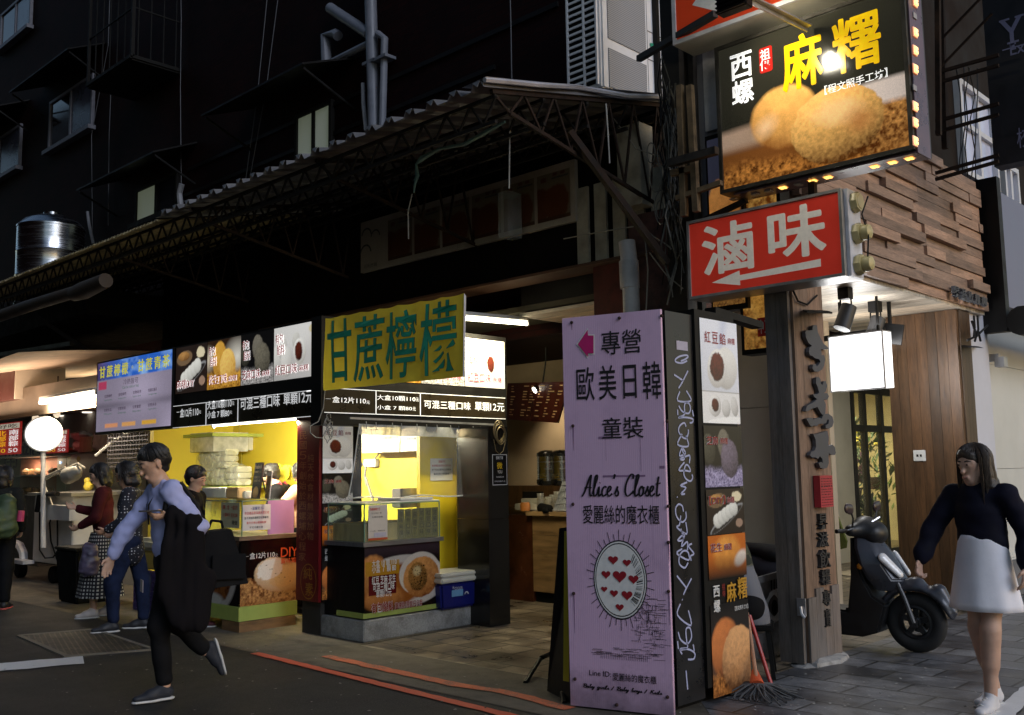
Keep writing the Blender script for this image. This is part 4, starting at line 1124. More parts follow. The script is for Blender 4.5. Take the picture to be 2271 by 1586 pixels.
def picture_column(t, w, z0, z1, x0, matl, violet, dim, tl):
    H = z1-z0; Z = lambda f: z1 - f*H
    def pic(p, fa, fb):
        p.c *= dim; p.build('picture', matl, t, x0, Z(fb), -.006)
    q = Pic(w, .285*H, 72, (226,228,236) if violet else (226,222,214)); h = q.h
    q.c *= (.72+.35*np.clip(q.Y/h+.3*q.X/w, 0, 1))[..., None]
    q.mix(np.clip(1-abs(q.X-.55*w-.3*(q.Y-.8*h))/(.16*w), 0, 1)*.35*(q.Y > .6*h), (150,160,200))
    q.ball(.66*w, .54*h, .32*w, .22*h, -.5, (244,242,236), (168,162,156), .04, 20, .1, .05)
    q.ball(.42*w, .53*h, .26*w, .20*h, -.4, (250,248,242), (176,170,164), .04, 20, .06, .05)
    q.ball(.42*w, .545*h, .20*w, .145*h, -.35, (110,46,30), (34,12,8), .9, 40, .1, .25)
    q.mix(p_rect_soft(q, .0, .0, w, .30*h), (232,230,228))
    q.mix((abs(q.Y-.305*h) < .006*h).astype(float), (170,165,160))
    q.ball(.32*w, .17*h, .17*w, .11*h, .2, (246,244,240), (160,155,150), .04, 20, .06, .05); q.ball(.33*w, .175*h, .10*w, .07*h, .2, (96,40,28), (30,12,8), .9, 40, .12, .25)
    q.ball(.62*w, .15*h, .12*w, .09*h, 0, (230,228,224), (150,146,142), .04); q.ball(.85*w, .17*h, .10*w, .10*h, .2, (226,224,220), (150,146,142), .04)
    q.mix(q.ell(.65*w, .03*h, .55*w, .035*h, .06)[0], (248,247,244))
    pic(q, 0, .285)
    pic(pic_sesame(w, .165*H, 64, violet), .292, .457); pic(pic_diy(w, .12*H, 64), .463, .583)
    q = Pic(w, .115*H, 64, (190,100,30)); h = q.h; q.ball(.5*w, .55*h, .42*w, .5*h, 0, (236,160,70), (150,66,14), .35, 22, .3, .1)
    q.mix(q.ell(.85*w, .42*h, .22*w, .2*h, .4, .4)[0]*.9, (226,214,200)); q.mix(np.clip(1-q.Y/(.55*h), 0, 1), (26,16,10)); pic(q, .585, .70)
    q = pic_pair(w, .235*H, 72); q.mix(np.clip((q.Y/q.h-.86)/.12, 0, 1), (12,11,14)); pic(q, .765, 1.0)
    a, b, c, d, e = MB(), MB(), MB(), MB(), MB()
    X = lambda f: x0+f*w
    for i, ch in enumerate('紅豆餡'): put(a, ch, X(.10+i*.20), Z(.066), X(.26+i*.20), Z(.034), y=-.011, bold=.012)
    put(a, '麻糬', X(.72), Z(.062), X(.92), Z(.044), y=-.011, bold=.01)
    for s, f, k in (('芝麻',.32,.30),('【DIY】',.480,.42),('花生',.605,.30)):
        for m_, o, y in ((d, .05, -.010), (a, .014, -.013)):
            put(m_, s, X(.05), Z(f+.024), X(.05+k), Z(f), y=y, bold=o); put(m_, '麻糬', X(.10+k), Z(f+.022), X(.30+k), Z(f+.004), y=y, bold=o)
    put(d, '西', X(.08), Z(.745), X(.24), Z(.715), y=-.011, bold=.03); put(d, '螺', X(.08), Z(.785), X(.24), Z(.752), y=-.011, bold=.03)
    put(a, '祖傳', X(.30), Z(.748), X(.38), Z(.712), y=-.011, vert=True)
    put(b, '麻', X(.42), Z(.765), X(.68), Z(.712), y=-.011, bold=.035); put(b, '糬', X(.72), Z(.762), X(.98), Z(.704), y=-.011, bold=.03)
    put(d, '【程文照手工坊】', X(.62), Z(.790), X(.98), Z(.778), y=-.011)
    a.build('red_lettering', ink('darkred_ink', srgb(150,30,28)), t); b.build('yellow_lettering', ink('ochre_ink', srgb(206,150,40)), t); d.build('white_lettering', WHITE, t)
def p_rect_soft(q, x0, y0, x1, y1): return q.rect(x0, y0, x1, y1)

PXX, PYY = -7.79, 5.45
pl = thing('stall_pillar', 'red lettered stall pillar with column of mochi pictures on its right face', 'pillar', (PXX, PYY, 0))
px0_ = hy(658, 1100, PYY).x; pz0, pz1 = hy(716,1338,PYY).z, 2.10
MB().box(px0_, PXX, PYY, PYY+.50, pz0, pz1).build('red_box', mat('stall_red', (.16,.008,.010), .35, 0, .12, 3), pl, world=True)
MB().box(px0_+.05, PXX-.02, PYY+.04, PYY+.46, 0, pz0-.001).build('footing', mat('dark_footing', (.03,.026,.022), .9, 0, .4, 5, .3), pl, world=True)
blk = MB(); blk.box(PXX, PXX+.012, PYY+.03, PYY+.49, pz0+.003, pz1-.005); blk.build('black_panel', M_black, pl, world=True)
zr = zz(640,930,3.775)
holder = thing('panel_holder', 'h', 'h', (PXX+.012, PYY, 0), pi/2); HF = Face(holder)
ca, cb_ = HF.at(*zr(282,470)), HF.at(*zr(535,470)); zt_ = HF.at(*zr(282,38))[1]; zb_ = HF.at(*zr(268,1515))[1]
before = set(bpy.data.objects)
picture_column(holder, cb_[0]-ca[0], zb_, zt_, ca[0], P_soft, False, .95, None)
for o in set(bpy.data.objects)-before:
    o.data.transform(xform(pl).inverted() @ xform(holder)); o.parent = pl; XF[o.name] = xform(pl)
bpy.data.objects.remove(holder)
wf_ = Face(pl); rl_ = MB()
for s, x0_, y0_, x1_, y1_ in (('民國55年創始於西螺埔心程家', 96, 95, 146, 1195), ('純天然食材無添加物', 162, 285, 210, 1020)):
    a = wf_.at(*zr(x0_, y0_)); b = wf_.at(*zr(x1_, y1_))
    if '55' in s: s = s.replace('55', '５'); 
    put(rl_, s, a[0], b[1], b[0], a[1], y=-.004, vert=True, gap=.10)
rl_.build('vertical_lettering', ink('dull_gold_ink', srgb(176,116,74)), pl)
ov_ = MB(); c = wf_.at(*zr(168,1358)); e = wf_.at(*zr(236,1215)); rx_, rz_ = e[0]-c[0], e[1]-c[1]
n_ = 40; ring = [(c[0]+rx_*k*cos(a), -.004, c[1]+rz_*k*sin(a)) for k in (1, .94) for a in np.linspace(0, 2*pi, n_, endpoint=False)]
ov_.add(ring, [(i, (i+1) % n_, n_+(i+1) % n_, n_+i) for i in range(n_)])
put(ov_, '純', c[0]-rx_*.62, c[1]+.02, c[0]+rx_*.5, c[1]+rz_*.8, bold=.01); put(ov_, '素', c[0]-rx_*.4, c[1]-rz_*.8, c[0]+rx_*.6, c[1]-.01, bold=.01)
ov_.build('oval_emblem', ink('gold_ink', srgb(172,112,42)), pl)
wt_ = MB()
wt_.tube([hx(x,y,-7.3) for x,y in ((722,850),(717,905),(706,935),(688,945),(688,960),(700,970),(715,972),(722,955))], .005, 5)
for k in range(7):
    cx_, cy_ = 726+rr.uniform(-5,8), 930+k*6
    wt_.tube([hx(cx_+rr.uniform(3,8)*cos(a), cy_+rr.uniform(8,18)*sin(a), -7.32) for a in np.linspace(0, 6, 12)], .004, 4)
wt_.solo('wire_bundle', mat('pale_wire', (.25,.24,.22), .5), 'small tangle of thin wires dangling at the top of the red pillar', 'wire', hx(720,900,-7.3))

BY = 5.05
z5b = z5
bl0, br0 = hy(718,705,BY), hy(1030,650,BY)
bn = thing('cloth_banner', 'yellow cloth banner with big green characters hung across the menus', 'banner', (bl0.x, BY, 2.2))
BF = Face(bn, -.0)
(tlx, tlz), (trx, trz), (blx, blz), (brx, brz) = BF.at(720,706), BF.at(1029,650), BF.at(717,866), BF.at(1031,836)
gx, gz = 60, 24; vs = []; 
def bsurf(u, v):
    x = (tlx*(1-u)+trx*u)*v + (blx*(1-u)+brx*u)*(1-v); z = (tlz*(1-u)+trz*u)*v + (blz*(1-u)+brz*u)*(1-v)
    z += (-.012*abs(sin(u*pi*7)))*v
    y = .004*sin(u*38+v*2) + .005*sin(u*17-v*5) + .008*(1-v)*sin(u*9) - .02*u*(1-v)
    return x, y, z
for i in range(gx+1):
    for j in range(gz+1): vs.append(bsurf(i/gx, j/gz))
mbn = MB(); mbn.add(vs, [(i*(gz+1)+j, (i+1)*(gz+1)+j, (i+1)*(gz+1)+j+1, i*(gz+1)+j+1) for i in range(gx) for j in range(gz)])
x_, y_, z_ = bsurf(1, 1); x2_, y2_, z2_ = bsurf(1, 0)
cloth = mat('yellow_cloth', (.78,.70,.07), .85, 0, .15, 3, .1, .25)
_t = cloth.node_tree; _tl = N(_t, 'ShaderNodeBsdfTranslucent'); _tl.inputs[0].default_value = (.80,.66,.06,1); _mx = N(_t, 'ShaderNodeMixShader'); _mx.inputs[0].default_value = .45
_t.links.new(_t.nodes['Principled BSDF'].outputs[0], _mx.inputs[1]); _t.links.new(_tl.outputs[0], _mx.inputs[2]); _t.links.new(_mx.outputs[0], _t.nodes['Material Output'].inputs[0])
mbn.build('cloth', cloth, bn, smooth=True)
be = MB(); be.add([(x_,y_,z_),(x_,y_+.022,z_-.02),(x2_,y2_+.02,z2_-.0),(x2_,y2_,z2_)], [(0,1,2,3)]); be.build('folded_hem', mat('white_hem', (.4,.4,.42), .8), bn)
bt = MB(); bt2 = MB()
for s, (a, b, c_, d) in (('甘',(112,270,320,815)),('蔗',(345,238,612,803)),('檸',(628,195,893,782)),('檬',(925,125,1245,748))):
    for m_, y, bo in ((bt2, -.034, .022), (bt, -.042, .010)):
        A = BF.at(*z5(a, b+ (d-b)*.0)); Bq = BF.at(*z5(c_, d))
        put(m_, s, A[0], Bq[1]+.015, Bq[0], A[1]-.02, y=y, bold=bo)
for m_, off in ((bt2, .012), (bt, .016)):
    out = []
    for x, y, z in m_.v:
        u = min(1, max(0, (x-tlx)/(trx-tlx))); za_, zb_ = blz*(1-u)+brz*u, tlz*(1-u)+trz*u; out.append((x, bsurf(u, min(1, max(0, (z-za_)/(zb_-za_))))[1]-off+(y+.034)*.1, z))
    m_.v = out
bt2.build('letter_outline', ink('dark_green_ink', (.012,.025,.018), .8), bn); bt.build('lettering', ink('green_ink', (.010,.048,.028), .8), bn)

la, lb_ = hz(1270,1566), hz(1492,1590)
lrz = atan2(lb_.y-la.y, lb_.x-la.x); lw = (lb_-la).length+.018
lil = thing('lilac_board', 'tall lilac board with black lettering and magenta arrow standing on the pavement edge', 'shop sign', (la.x, la.y, 0), lrz)
LFc = Face(lil, -.03); z8 = zz(1180,680,1.75)
def lilac_mat():
    m, t, b = newmat('lilac_panel'); v = coords(t); f = noise(t, v, 1.8, 6, .7); g = noise(t, coords(t, (14,14,.35)), 3, 3)
    sx = N(t, 'ShaderNodeSeparateXYZ'); t.links.new(v, sx.inputs[0])
    c = ramp(t, f, [(.3, (.55,.36,.52)), (.5, (.66,.44,.62)), (.75, (.69,.47,.65))])
    c = mixc(t, ramp(t, g, [(.60, (0,0,0)), (.8, (.35,.35,.35))]), c, (.33,.20,.36))
    d = N(t, 'ShaderNodeMath', operation='MULTIPLY_ADD'); t.links.new(f, d.inputs[0]); d.inputs[1].default_value = .55; t.links.new(sx.outputs[2], d.inputs[2])
    c = mixc(t, ramp(t, d.outputs[0], [(.26, (.75,)*3), (.55, (0,0,0))]), c, (.07,.05,.06))
    t.links.new(c, b.inputs['Base Color']); b.inputs['Roughness'].default_value = .38
    w = N(t, 'ShaderNodeTexWave', bands_direction='X'); w.inputs['Scale'].default_value = 24; t.links.new(v, w.inputs[0]); bump(t, b, w.outputs['Fac'], .12, .004)
    return m
MB().box(0, lw, -.03, .0, .012, 2.49).build('panel', lilac_mat(), lil)
MB().box(.02, lw-.02, .002, .05, 0, 2.46).build('backing_frame', M_black, lil)
lt = MB()
for s, a, b, c_, d, k in (('專營',268,98,425,178,{}),('歐',172,238,245,365,{}),('美',258,230,330,360,{}),('日',352,228,408,355,{}),('韓',428,215,503,357,{}),('童裝',272,432,435,510,{}),
        ('愛麗絲的魔衣櫃',198,770,496,846,{}),('Line ID:',223,1410,308,1438,{}),('愛麗絲的魔衣櫃',314,1420,484,1466,{})):
    A = z8(a, b); Bq = z8(c_, d); LFc.text(lt, s, A[0], A[1], Bq[0], Bq[1], y=-.034, bold=.004, **k)
lt.build('lettering', BLACKI, lil)
SCR = {'A':[[(0,0),(.05,.02),(.2,.25),(.42,.8),(.55,1.0),(.52,.7),(.5,.2),(.56,.0),(.66,.06)],[(.15,.38),(.35,.42),(.62,.4)]],
 'l':[[(0,.1),(.1,.4),(.26,.85),(.24,1),(.14,.9),(.08,.4),(.08,.05),(.16,0),(.28,.1)]], 'i':[[(0,.1),(.1,.45),(.08,.08),(.14,0),(.24,.1)],[(.13,.62),(.15,.65)]],
 'c':[[(.3,.4),(.2,.46),(.06,.32),(.04,.1),(.14,0),(.32,.1)]], 'e':[[(.03,.16),(.2,.28),(.24,.42),(.14,.46),(.04,.28),(.05,.08),(.16,0),(.34,.12)]],
 "'":[[(.05,.95),(.1,1.02),(.04,.82)]], 's':[[(0,.08),(.14,.36),(.18,.46),(.14,.34),(.24,.14),(.16,0),(.04,.06)]], 'C':[[(.5,.8),(.52,.98),(.36,1.0),(.12,.62),(.06,.2),(.2,0),(.42,.1),(.56,.24)]],
 'o':[[(.16,.46),(.05,.3),(.04,.08),(.14,0),(.26,.12),(.28,.34),(.18,.46),(.22,.36),(.36,.4)]], 't':[[(.16,.9),(.1,.4),(.09,.06),(.16,0),(.28,.1)],[(0,.55),(.3,.6)]],
 'B':[[(.1,0),(.16,.5),(.22,1.0)],[(.0,.84),(.2,1.0),(.44,.96),(.46,.72),(.24,.54),(.46,.46),(.46,.12),(.26,0),(.08,.06)]], 'a':[[(.28,.42),(.14,.46),(.04,.2),(.1,0),(.22,.14),(.29,.44),(.27,.1),(.34,.0),(.42,.1)]],
 'b':[[(0,.2),(.14,.7),(.2,1.0),(.12,.9),(.08,.2),(.14,0),(.28,.1),(.28,.36),(.36,.38)]], 'y':[[(0,.4),(.05,.46),(.06,.14),(.14,.04),(.27,.46),(.22,.0),(.14,-.42),(.04,-.4),(.14,-.1),(.36,.12)]],
 'g':[[(.28,.42),(.14,.46),(.04,.2),(.1,.02),(.22,.14),(.29,.44),(.24,-.1),(.16,-.42),(.04,-.38),(.16,-.1),(.40,.12)]], 'r':[[(0,.1),(.08,.48),(.1,.4),(.22,.42),(.2,.1),(.28,.0),(.36,.1)]],
 'K':[[(.1,0),(.16,.5),(.22,1.0)],[(.5,1.0),(.3,.66),(.16,.5),(.34,.36),(.44,.04),(.58,.06)]], 'd':[[(.26,.4),(.12,.46),(.04,.2),(.1,0),(.22,.14),(.38,1.0),(.28,.1),(.34,0),(.44,.1)]], '/':[[(0,-.1),(.3,1.0)]], ' ':[]}
def script(mb, s, x0, z0, x1, z1, wd, y, slant=.22):
    adv = []; cx = 0
    for ch in s:
        st = SCR.get(ch, []); w_ = max([p[0] for q in st for p in q], default=.25); adv.append((cx, st)); cx += w_ + (.02 if ch not in ' /' else .08)
    sx_ = (x1-x0)/cx; sz_ = z1-z0
    for ox, st in adv:
        for q in st:
            pts = [Vector((x0+(ox+p[0]+p[1]*slant*.4)*sx_, 0, z0+p[1]*sz_)) for p in q]
            fine = []
            for i in range(len(pts)-1):
                p0, p1, p2, p3 = pts[max(i-1,0)], pts[i], pts[i+1], pts[min(i+2,len(pts)-1)]
                for k in range(5):
                    u = k/5; fine.append(.5*((2*p1)+(p2-p0)*u+(2*p0-5*p1+4*p2-p3)*u*u+(3*p1-p0-3*p2+p3)*u**3))
            fine.append(pts[-1]); L = []; Rr = []
            for i, p_ in enumerate(fine):
                d_ = (fine[min(i+1,len(fine)-1)]-fine[max(i-1,0)]); d_ = d_.normalized() if d_.length else Vector((1,0,0))
                w_ = wd*(.55+.65*abs(d_.z)); n__ = Vector((-d_.z, 0, d_.x))*w_/2
                L.append(p_+n__); Rr.append(p_-n__)
            k = len(L); mb.add([(v.x, y, v.z) for v in L+Rr], [(i, i+1, k+i+1, k+i) for i in range(k-1)])
sm = MB()
a = LFc.rect(*z8(192,655), *z8(500,735)); script(sm, "Alice's Closet", *a, .011, -.035)
a = LFc.rect(*z8(198,1462), *z8(505,1506)); script(sm, "Baby girls / Baby boys / Kids", *a, .006, -.035)
sm.build('script_lettering', BLACKI, lil)
ar = [(172,147),(217,83),(219,108),(244,108),(244,187),(219,187),(218,203)]
aw1 = MB(); aw1.add([(LFc.at(*z8(x,y))[0], -.033, LFc.at(*z8(x,y))[1]) for x,y in ar], [tuple(range(7))]); aw1.build('arrow_outline', WHITE, lil)
cxa = np.mean([p_[0] for p_ in ar]); cya = np.mean([p_[1] for p_ in ar])
aw2 = MB(); aw2.add([(LFc.at(*z8(cxa+(x-cxa)*.85,cya+(y-cya)*.88))[0], -.037, LFc.at(*z8(cxa+(x-cxa)*.85,cya+(y-cya)*.88))[1]) for x,y in ar], [tuple(range(7))]); aw2.build('arrow', ink('magenta_ink', srgb(196,30,110)), lil)
for q in ((155,62),(340,45),(504,36),(160,463),(525,445),(160,767),(530,775),(530,915),(163,1113),(531,1105),(168,1445),(330,1545),(527,1515)):
    x, z_ = LFc.at(*z8(*q)); MB().lathe([(.011,-.034),(.010,-.040),(.004,-.044)], (x,0,z_), 10, 'y').build('bolt', mat('rusty_bolt', (.05,.025,.02), .7, .4), lil)
rs = MB()
for q, ln_ in (((155,62),.05),((160,463),.16),((163,1113),.25),((531,1105),.2),((525,445),.1),((530,915),.12)):
    x, z_ = LFc.at(*z8(*q)); rs.add([(x-.004,-.032,z_),(x+.004,-.032,z_),(x+.001,-.032,z_-ln_),(x-.001,-.032,z_-ln_)], [(0,1,2,3)])
for q in ((258,505,310,512),(285,512,288,600),(420,505,423,640),(275,655,440,660),(495,618,515,628)):
    x0_, z0_, x1_, z1_ = LFc.rect(*z8(q[0],q[1]), *z8(q[2],q[3])); rs.add([(x0_,-.032,z0_),(x1_,-.032,z0_),(x1_,-.032,z1_),(x0_,-.032,z1_)], [(0,1,2,3)])
rs.build('rust_streak', mat('streak_stain', (.25,.14,.25), .7), lil)
X0, Z0, X1, Z1 = LFc.rect(*z8(205,885), *z8(515,1385)); IW, IH = X1-X0, Z1-Z0
om_b, om_w, om_r = MB(), MB(), MB()
U = lambda u, v: (X0+u*IW, Z0+v*IH)
def poly(mb, pts, y): mb.add([(U(u,v)[0], y, U(u,v)[1]) for u,v in pts], [tuple(range(len(pts)))])
def line(mb, a, b, w_, y):
    p_, q_ = Vector(U(*a)), Vector(U(*b)); d_ = (q_-p_).normalized(); n__ = Vector((-d_.y, d_.x))*w_/2
    mb.add([(p_.x+n__.x,y,p_.y+n__.y),(q_.x+n__.x,y,q_.y+n__.y),(q_.x-n__.x,y,q_.y-n__.y),(p_.x-n__.x,y,p_.y-n__.y)], [(0,1,2,3)])
rq = random.Random(8)
CO = [(.46+.33*cos(a), .64+.30*sin(a)) for a in np.linspace(0, 2*pi, 40, endpoint=False)]
for k_, m_, y_ in ((1.07, om_b, -.0325), (1.03, om_w, -.0332), (.99, om_b, -.0340), (.96, om_w, -.035)): poly(m_, [(.46+(u-.46)*k_, .64+(v-.64)*k_) for u, v in CO], y_)
for k in range(36): a = 2*pi*k/36; line(om_b, (.46+.355*cos(a), .64+.322*sin(a)), (.46+(.41+.04*(k%2))*cos(a), .64+(.372+.035*(k%2))*sin(a)), .004, -.0333)
for k in range(60): a = rq.uniform(-.9, .9); line(om_b, (.46+.30*cos(a), .64+.27*sin(a)), (.46+.22*cos(a-.08), .64+.20*sin(a-.08)), .0018, -.0362)
def heart(cx, cy, s_):
    pts = []
    for t_ in np.linspace(0, 2*pi, 26, endpoint=False): pts.append((cx+s_*.06*16*sin(t_)**3/16, cy+s_*.036*(13*cos(t_)-5*cos(2*t_)-2*cos(3*t_)-cos(4*t_))/16))
    poly(om_r, pts, -.038)
for cx, cy, s_ in ((.38,.80,1.1),(.56,.78,.9),(.28,.68,1.0),(.46,.67,1.5),(.64,.65,1.1),(.25,.56,.7),(.38,.53,.9),(.55,.52,1.2),(.45,.42,.9)):
    if s_ > .01: heart(cx, cy, s_)
for k in range(70):
    u = rq.uniform(.58,.97); v = rq.uniform(.10,.52); line(om_b, (u,v), (u+rq.uniform(.05,.14), v+rq.uniform(-.006,.006)), .0022, -.0335)
for k in range(60):
    u = rq.uniform(.64,.96); v = rq.uniform(.14,.42); line(om_b, (u,v), (u+rq.uniform(-.02,.02), v+rq.uniform(.02,.06)), .002, -.0338)
for k in range(46):
    u = rq.uniform(.05,.9); v = .02+rq.uniform(0,.075); line(om_b, (u,v), (u+rq.uniform(.05,.16), v+rq.uniform(-.002,.002)), .002, -.0335)
for k in range(26):
    u = .18+k*.024; line(om_b, (u,.0), (u+.006,.05), .002, -.0336)
om_b.build('ornament_ink', BLACKI, lil); om_w.build('ornament_white', WHITE, lil); om_r.build('ornament_heart', ink('deepred_ink', srgb(150,20,35)), lil)

BXX = -3.62
bxr = hx(1655, 1530, BXX)
cbx = thing('lightbox_column', 'black street lightbox column with graffiti strip and stacked mochi pictures', 'lightbox', (BXX, 5.18, 0), pi/2)
CF = Face(cbx)
wcol = bxr.y-5.18
MB().box(0, CF.at(1548,1100)[0], .0, .45, .04, 2.50).build('graffiti_side', mat('scuffed_black', (.010,.010,.012), .3, 0, .4, 5), cbx)
MB().box(CF.at(1548,1100)[0]+.004, wcol, -.02, .40, .10, 2.54).build('casing', M_black, cbx)
MB().box(.05, wcol-.05, .06, .36, 0, .10).build('foot', M_blackmatt, cbx)
CF2 = Face(cbx, -.02)
zb8 = zz(1180,680,1.75)
ca = CF2.at(*zb8(662,460)); cb_ = CF2.at(*zb8(806,460)); zt_ = CF2.at(*zb8(660,45))[1]; zbb = CF2.at(*zb8(660,1535))[1]
sub = thing('holder', 'h', 'h', (BXX+.02, 5.18, 0), pi/2)
before = set(bpy.data.objects)
picture_column(sub, cb_[0]-ca[0], zbb, zt_, ca[0], P_soft, True, .8, None)
for o in set(bpy.data.objects)-before:
    o.data.transform(xform(cbx).inverted() @ xform(sub)); o.parent = cbx; XF[o.name] = xform(cbx)
bpy.data.objects.remove(sub)
zg1 = zz(1480,740,4.066); zg2 = zz(1480,1100,3.448)
G1 = [[(175,245),(130,265),(80,258),(68,235),(110,205),(170,195),(182,212),(150,235),(118,248)], [(58,370),(140,425)], [(183,335),(130,440),(98,492)],
      [(110,522),(90,605),(210,605),(168,515)], [(100,650),(130,700),(185,720),(205,680),(190,630),(160,625),(150,660),(150,730),(95,758),(160,755),(225,770),(222,800),(198,805)], [(88,685),(92,735)], [(222,690),(232,748)],
      [(165,840),(150,805),(110,830),(98,880),(130,930),(165,945),(185,900),(185,865)], [(130,905),(90,1000),(185,1015),(165,920)], [(130,1025),(105,1100),(160,1080),(130,1030),(150,1130),(110,1130),(185,1100),(200,1110),(195,1170)],
      [(150,1160),(100,1230),(160,1235),(205,1240),(185,1190),(160,1190),(145,1260),(165,1310),(205,1330),(225,1300),(218,1270)], [(175,1340),(115,1370),(165,1390),(120,1445),(155,1445)], [(85,1470),(88,1478)]]
G2 = [[(120,120),(110,75),(80,65),(60,100),(70,160),(110,200),(140,170),(138,120)], [(100,150),(90,220),(70,240),(145,290),(138,200)], [(100,250),(120,330),(75,340),(130,290),(105,385),(150,350),(150,415)], [(185,365),(160,385),(200,440),(175,460),(180,495)],
      [(110,405),(70,440),(160,490),(155,430),(120,420),(90,460),(90,520),(130,550),(155,510)], [(70,610),(140,700)], [(182,630),(140,710),(120,755)], [(110,790),(113,796)], [(97,825),(75,912),(178,990),(158,875)],
      [(80,1040),(100,1100),(150,1130),(182,1080),(170,1010),(140,1020),(145,1110),(150,1160),(95,1170),(110,1210)], [(95,1180),(150,1170),(205,1200),(200,1245),(155,1250)], [(75,1110),(82,1170)], [(195,1135),(203,1185)], [(140,1335),(153,1480)]]
gm = MB()
for z_, G in ((zg1, G1), (zg2, G2)):
    for st in G:
        pts = [Vector((CF.at(*z_(*q))[0], 0, CF.at(*z_(*q))[1])) for q in st]; fine = []
        for i in range(len(pts)-1):
            p0, p1, p2, p3 = pts[max(i-1,0)], pts[i], pts[i+1], pts[min(i+2,len(pts)-1)]
            for k in range(4):
                u = k/4; fine.append(.5*((2*p1)+(p2-p0)*u+(2*p0-5*p1+4*p2-p3)*u*u+(3*p1-p0-3*p2+p3)*u**3))
        fine.append(pts[-1]); L = []; Rr = []
        for i, p_ in enumerate(fine):
            d_ = (fine[min(i+1,len(fine)-1)]-fine[max(i-1,0)]); d_ = d_.normalized() if d_.length else Vector((1,0,0)); n__ = Vector((-d_.z,0,d_.x))*.0058
            L.append(p_+n__); Rr.append(p_-n__)
        k = len(L); gm.add([(v.x,-.003,v.z) for v in L+Rr], [(i, i+1, k+i+1, k+i) for i in range(k-1)])
gm.build('graffiti', ink('pale_marker', srgb(170,175,210)), cbx)
x0_, z0_, x1_, z1_ = CF.rect(*zg1(78,62), *zg1(182,157)); MB().add([(x0_,-.003,z0_),(x1_,-.003,z0_),(x1_,-.003,z1_),(x0_,-.003,z1_)], [(0,1,2,3)]).build('paper_sticker', ink('sticker_paper', srgb(170,165,185)), cbx)

SY = 6.7
def blade(name, label, bl, br, tl, depth):
    A, B_ = hy(*bl, SY), hy(*br, SY); t = thing(name, label, 'shop sign', (A.x, SY, A.z)); return t, B_.x-A.x, hy(*tl, SY).z-A.z
rs_t, rw_, rh_ = blade('arrow_sign', 'red box sign with white characters and arrow pointing left', (1530,665), (1876,612), (1526,492), .2)
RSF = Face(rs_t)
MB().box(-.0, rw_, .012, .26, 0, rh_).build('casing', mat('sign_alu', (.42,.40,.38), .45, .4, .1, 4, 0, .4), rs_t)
fb = .022
fm = MB(); fm.box(0, rw_, -.012, .010, rh_-fb, rh_).box(0, rw_, -.012, .010, 0, fb).box(0, fb, -.012, .010, fb, rh_-fb).box(rw_-fb, rw_, -.012, .010, fb, rh_-fb)
fm.build('rim', mat('rim_alu', (.36,.34,.31), .5, .3, .2, 5, 0, .5), rs_t)
MB().box(fb, rw_-fb, -.001, .011, fb, rh_-fb-.008).build('face', mat('sign_red', (.62,.040,.022), .35, 0, .07, 2.5, 0, .12, emit=.22), rs_t)  # faint glow added to the face to lift its brightness
zs = zz(1500,400,2.9455); tm = MB()
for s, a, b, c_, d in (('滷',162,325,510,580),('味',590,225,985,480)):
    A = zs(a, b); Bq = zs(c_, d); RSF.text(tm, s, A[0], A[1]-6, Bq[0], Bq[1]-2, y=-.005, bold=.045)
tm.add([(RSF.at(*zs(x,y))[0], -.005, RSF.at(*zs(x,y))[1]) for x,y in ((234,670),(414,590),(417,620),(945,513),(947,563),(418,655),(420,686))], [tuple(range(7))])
tm.build('lettering', ink('sign_cream', srgb(225,215,200), .5, .22), rs_t)  # lettering given the same added glow as the face
ba = RSF.at(1876,612); MB().box(rw_+.003, rw_+.03, .03, .23, 0, rh_).build('side_plate', mat('side_white', (.55,.55,.60), .5), rs_t)
for k, f in enumerate((.86, .50, .14)):
    kb = MB(); kb.lathe([(.075,0),(.08,.025),(.07,.05)], (rw_+.03,.13,rh_*f), 8, 'x')
    kb.lathe([(.055,.05),(.06,.08),(.05,.11),(.02,.125)] if k else [(.055,.05),(.05,.055)], (rw_+.03,.13,rh_*f), 14, 'x')
    kb.build('beacon_lamp', mat('cream_lamp', (.50,.42,.20), .35, 0, .1, 6), rs_t, smooth=True)
MB().tube([(rw_+.14,.13,rh_*.9),(rw_+.10,.10,rh_*.7),(rw_+.14,.1,rh_*.45),(rw_+.12,.1,rh_*.1)], .006, 5).build('lamp_wire', M_black, rs_t)
MB().bar((-.05,.1,rh_-.02),(.5,.1,rh_+.10),.04).bar((rw_-.28,.12,rh_),(rw_-.28,.12,rh_+.75),.05).build('hanger', M_rust, rs_t)

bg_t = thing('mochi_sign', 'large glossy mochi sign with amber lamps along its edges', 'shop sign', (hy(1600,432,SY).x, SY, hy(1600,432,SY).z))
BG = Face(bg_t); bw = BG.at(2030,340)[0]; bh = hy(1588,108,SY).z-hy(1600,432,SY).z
zq = zz(1480,0,2.871)
MB().box(0, bw, .004, .30, 0, bh).build('casing', mat('bronze_casing', (.05,.045,.035), .4, .4, .2, 5), bg_t)
fm = MB(); fw = .03; fm.box(0, bw, -.02, .003, bh-fw, bh).box(0, bw, -.02, .003, 0, fw).box(0, fw, -.02, .003, fw, bh-fw).box(bw-fw, bw, -.02, .003, fw, bh-fw); fm.build('rim', mat('dark_rim', (.06,.055,.045), .4, .5, .2, 6), bg_t)
pb_ = pic_big(bw-2*fw, bh-2*fw, 280); pb_.build('picture', printed('sign_print', .58, .10, .05), bg_t, fw, fw, -.003)  # picture given its own glow to brighten the sign
ym, wm, rm = MB(), MB(), MB()
def BT(mb, s, a, b, c_, d, **k): A = zq(a, b); Bq = zq(c_, d); BG.text(mb, s, A[0], A[1], Bq[0], Bq[1], **k)
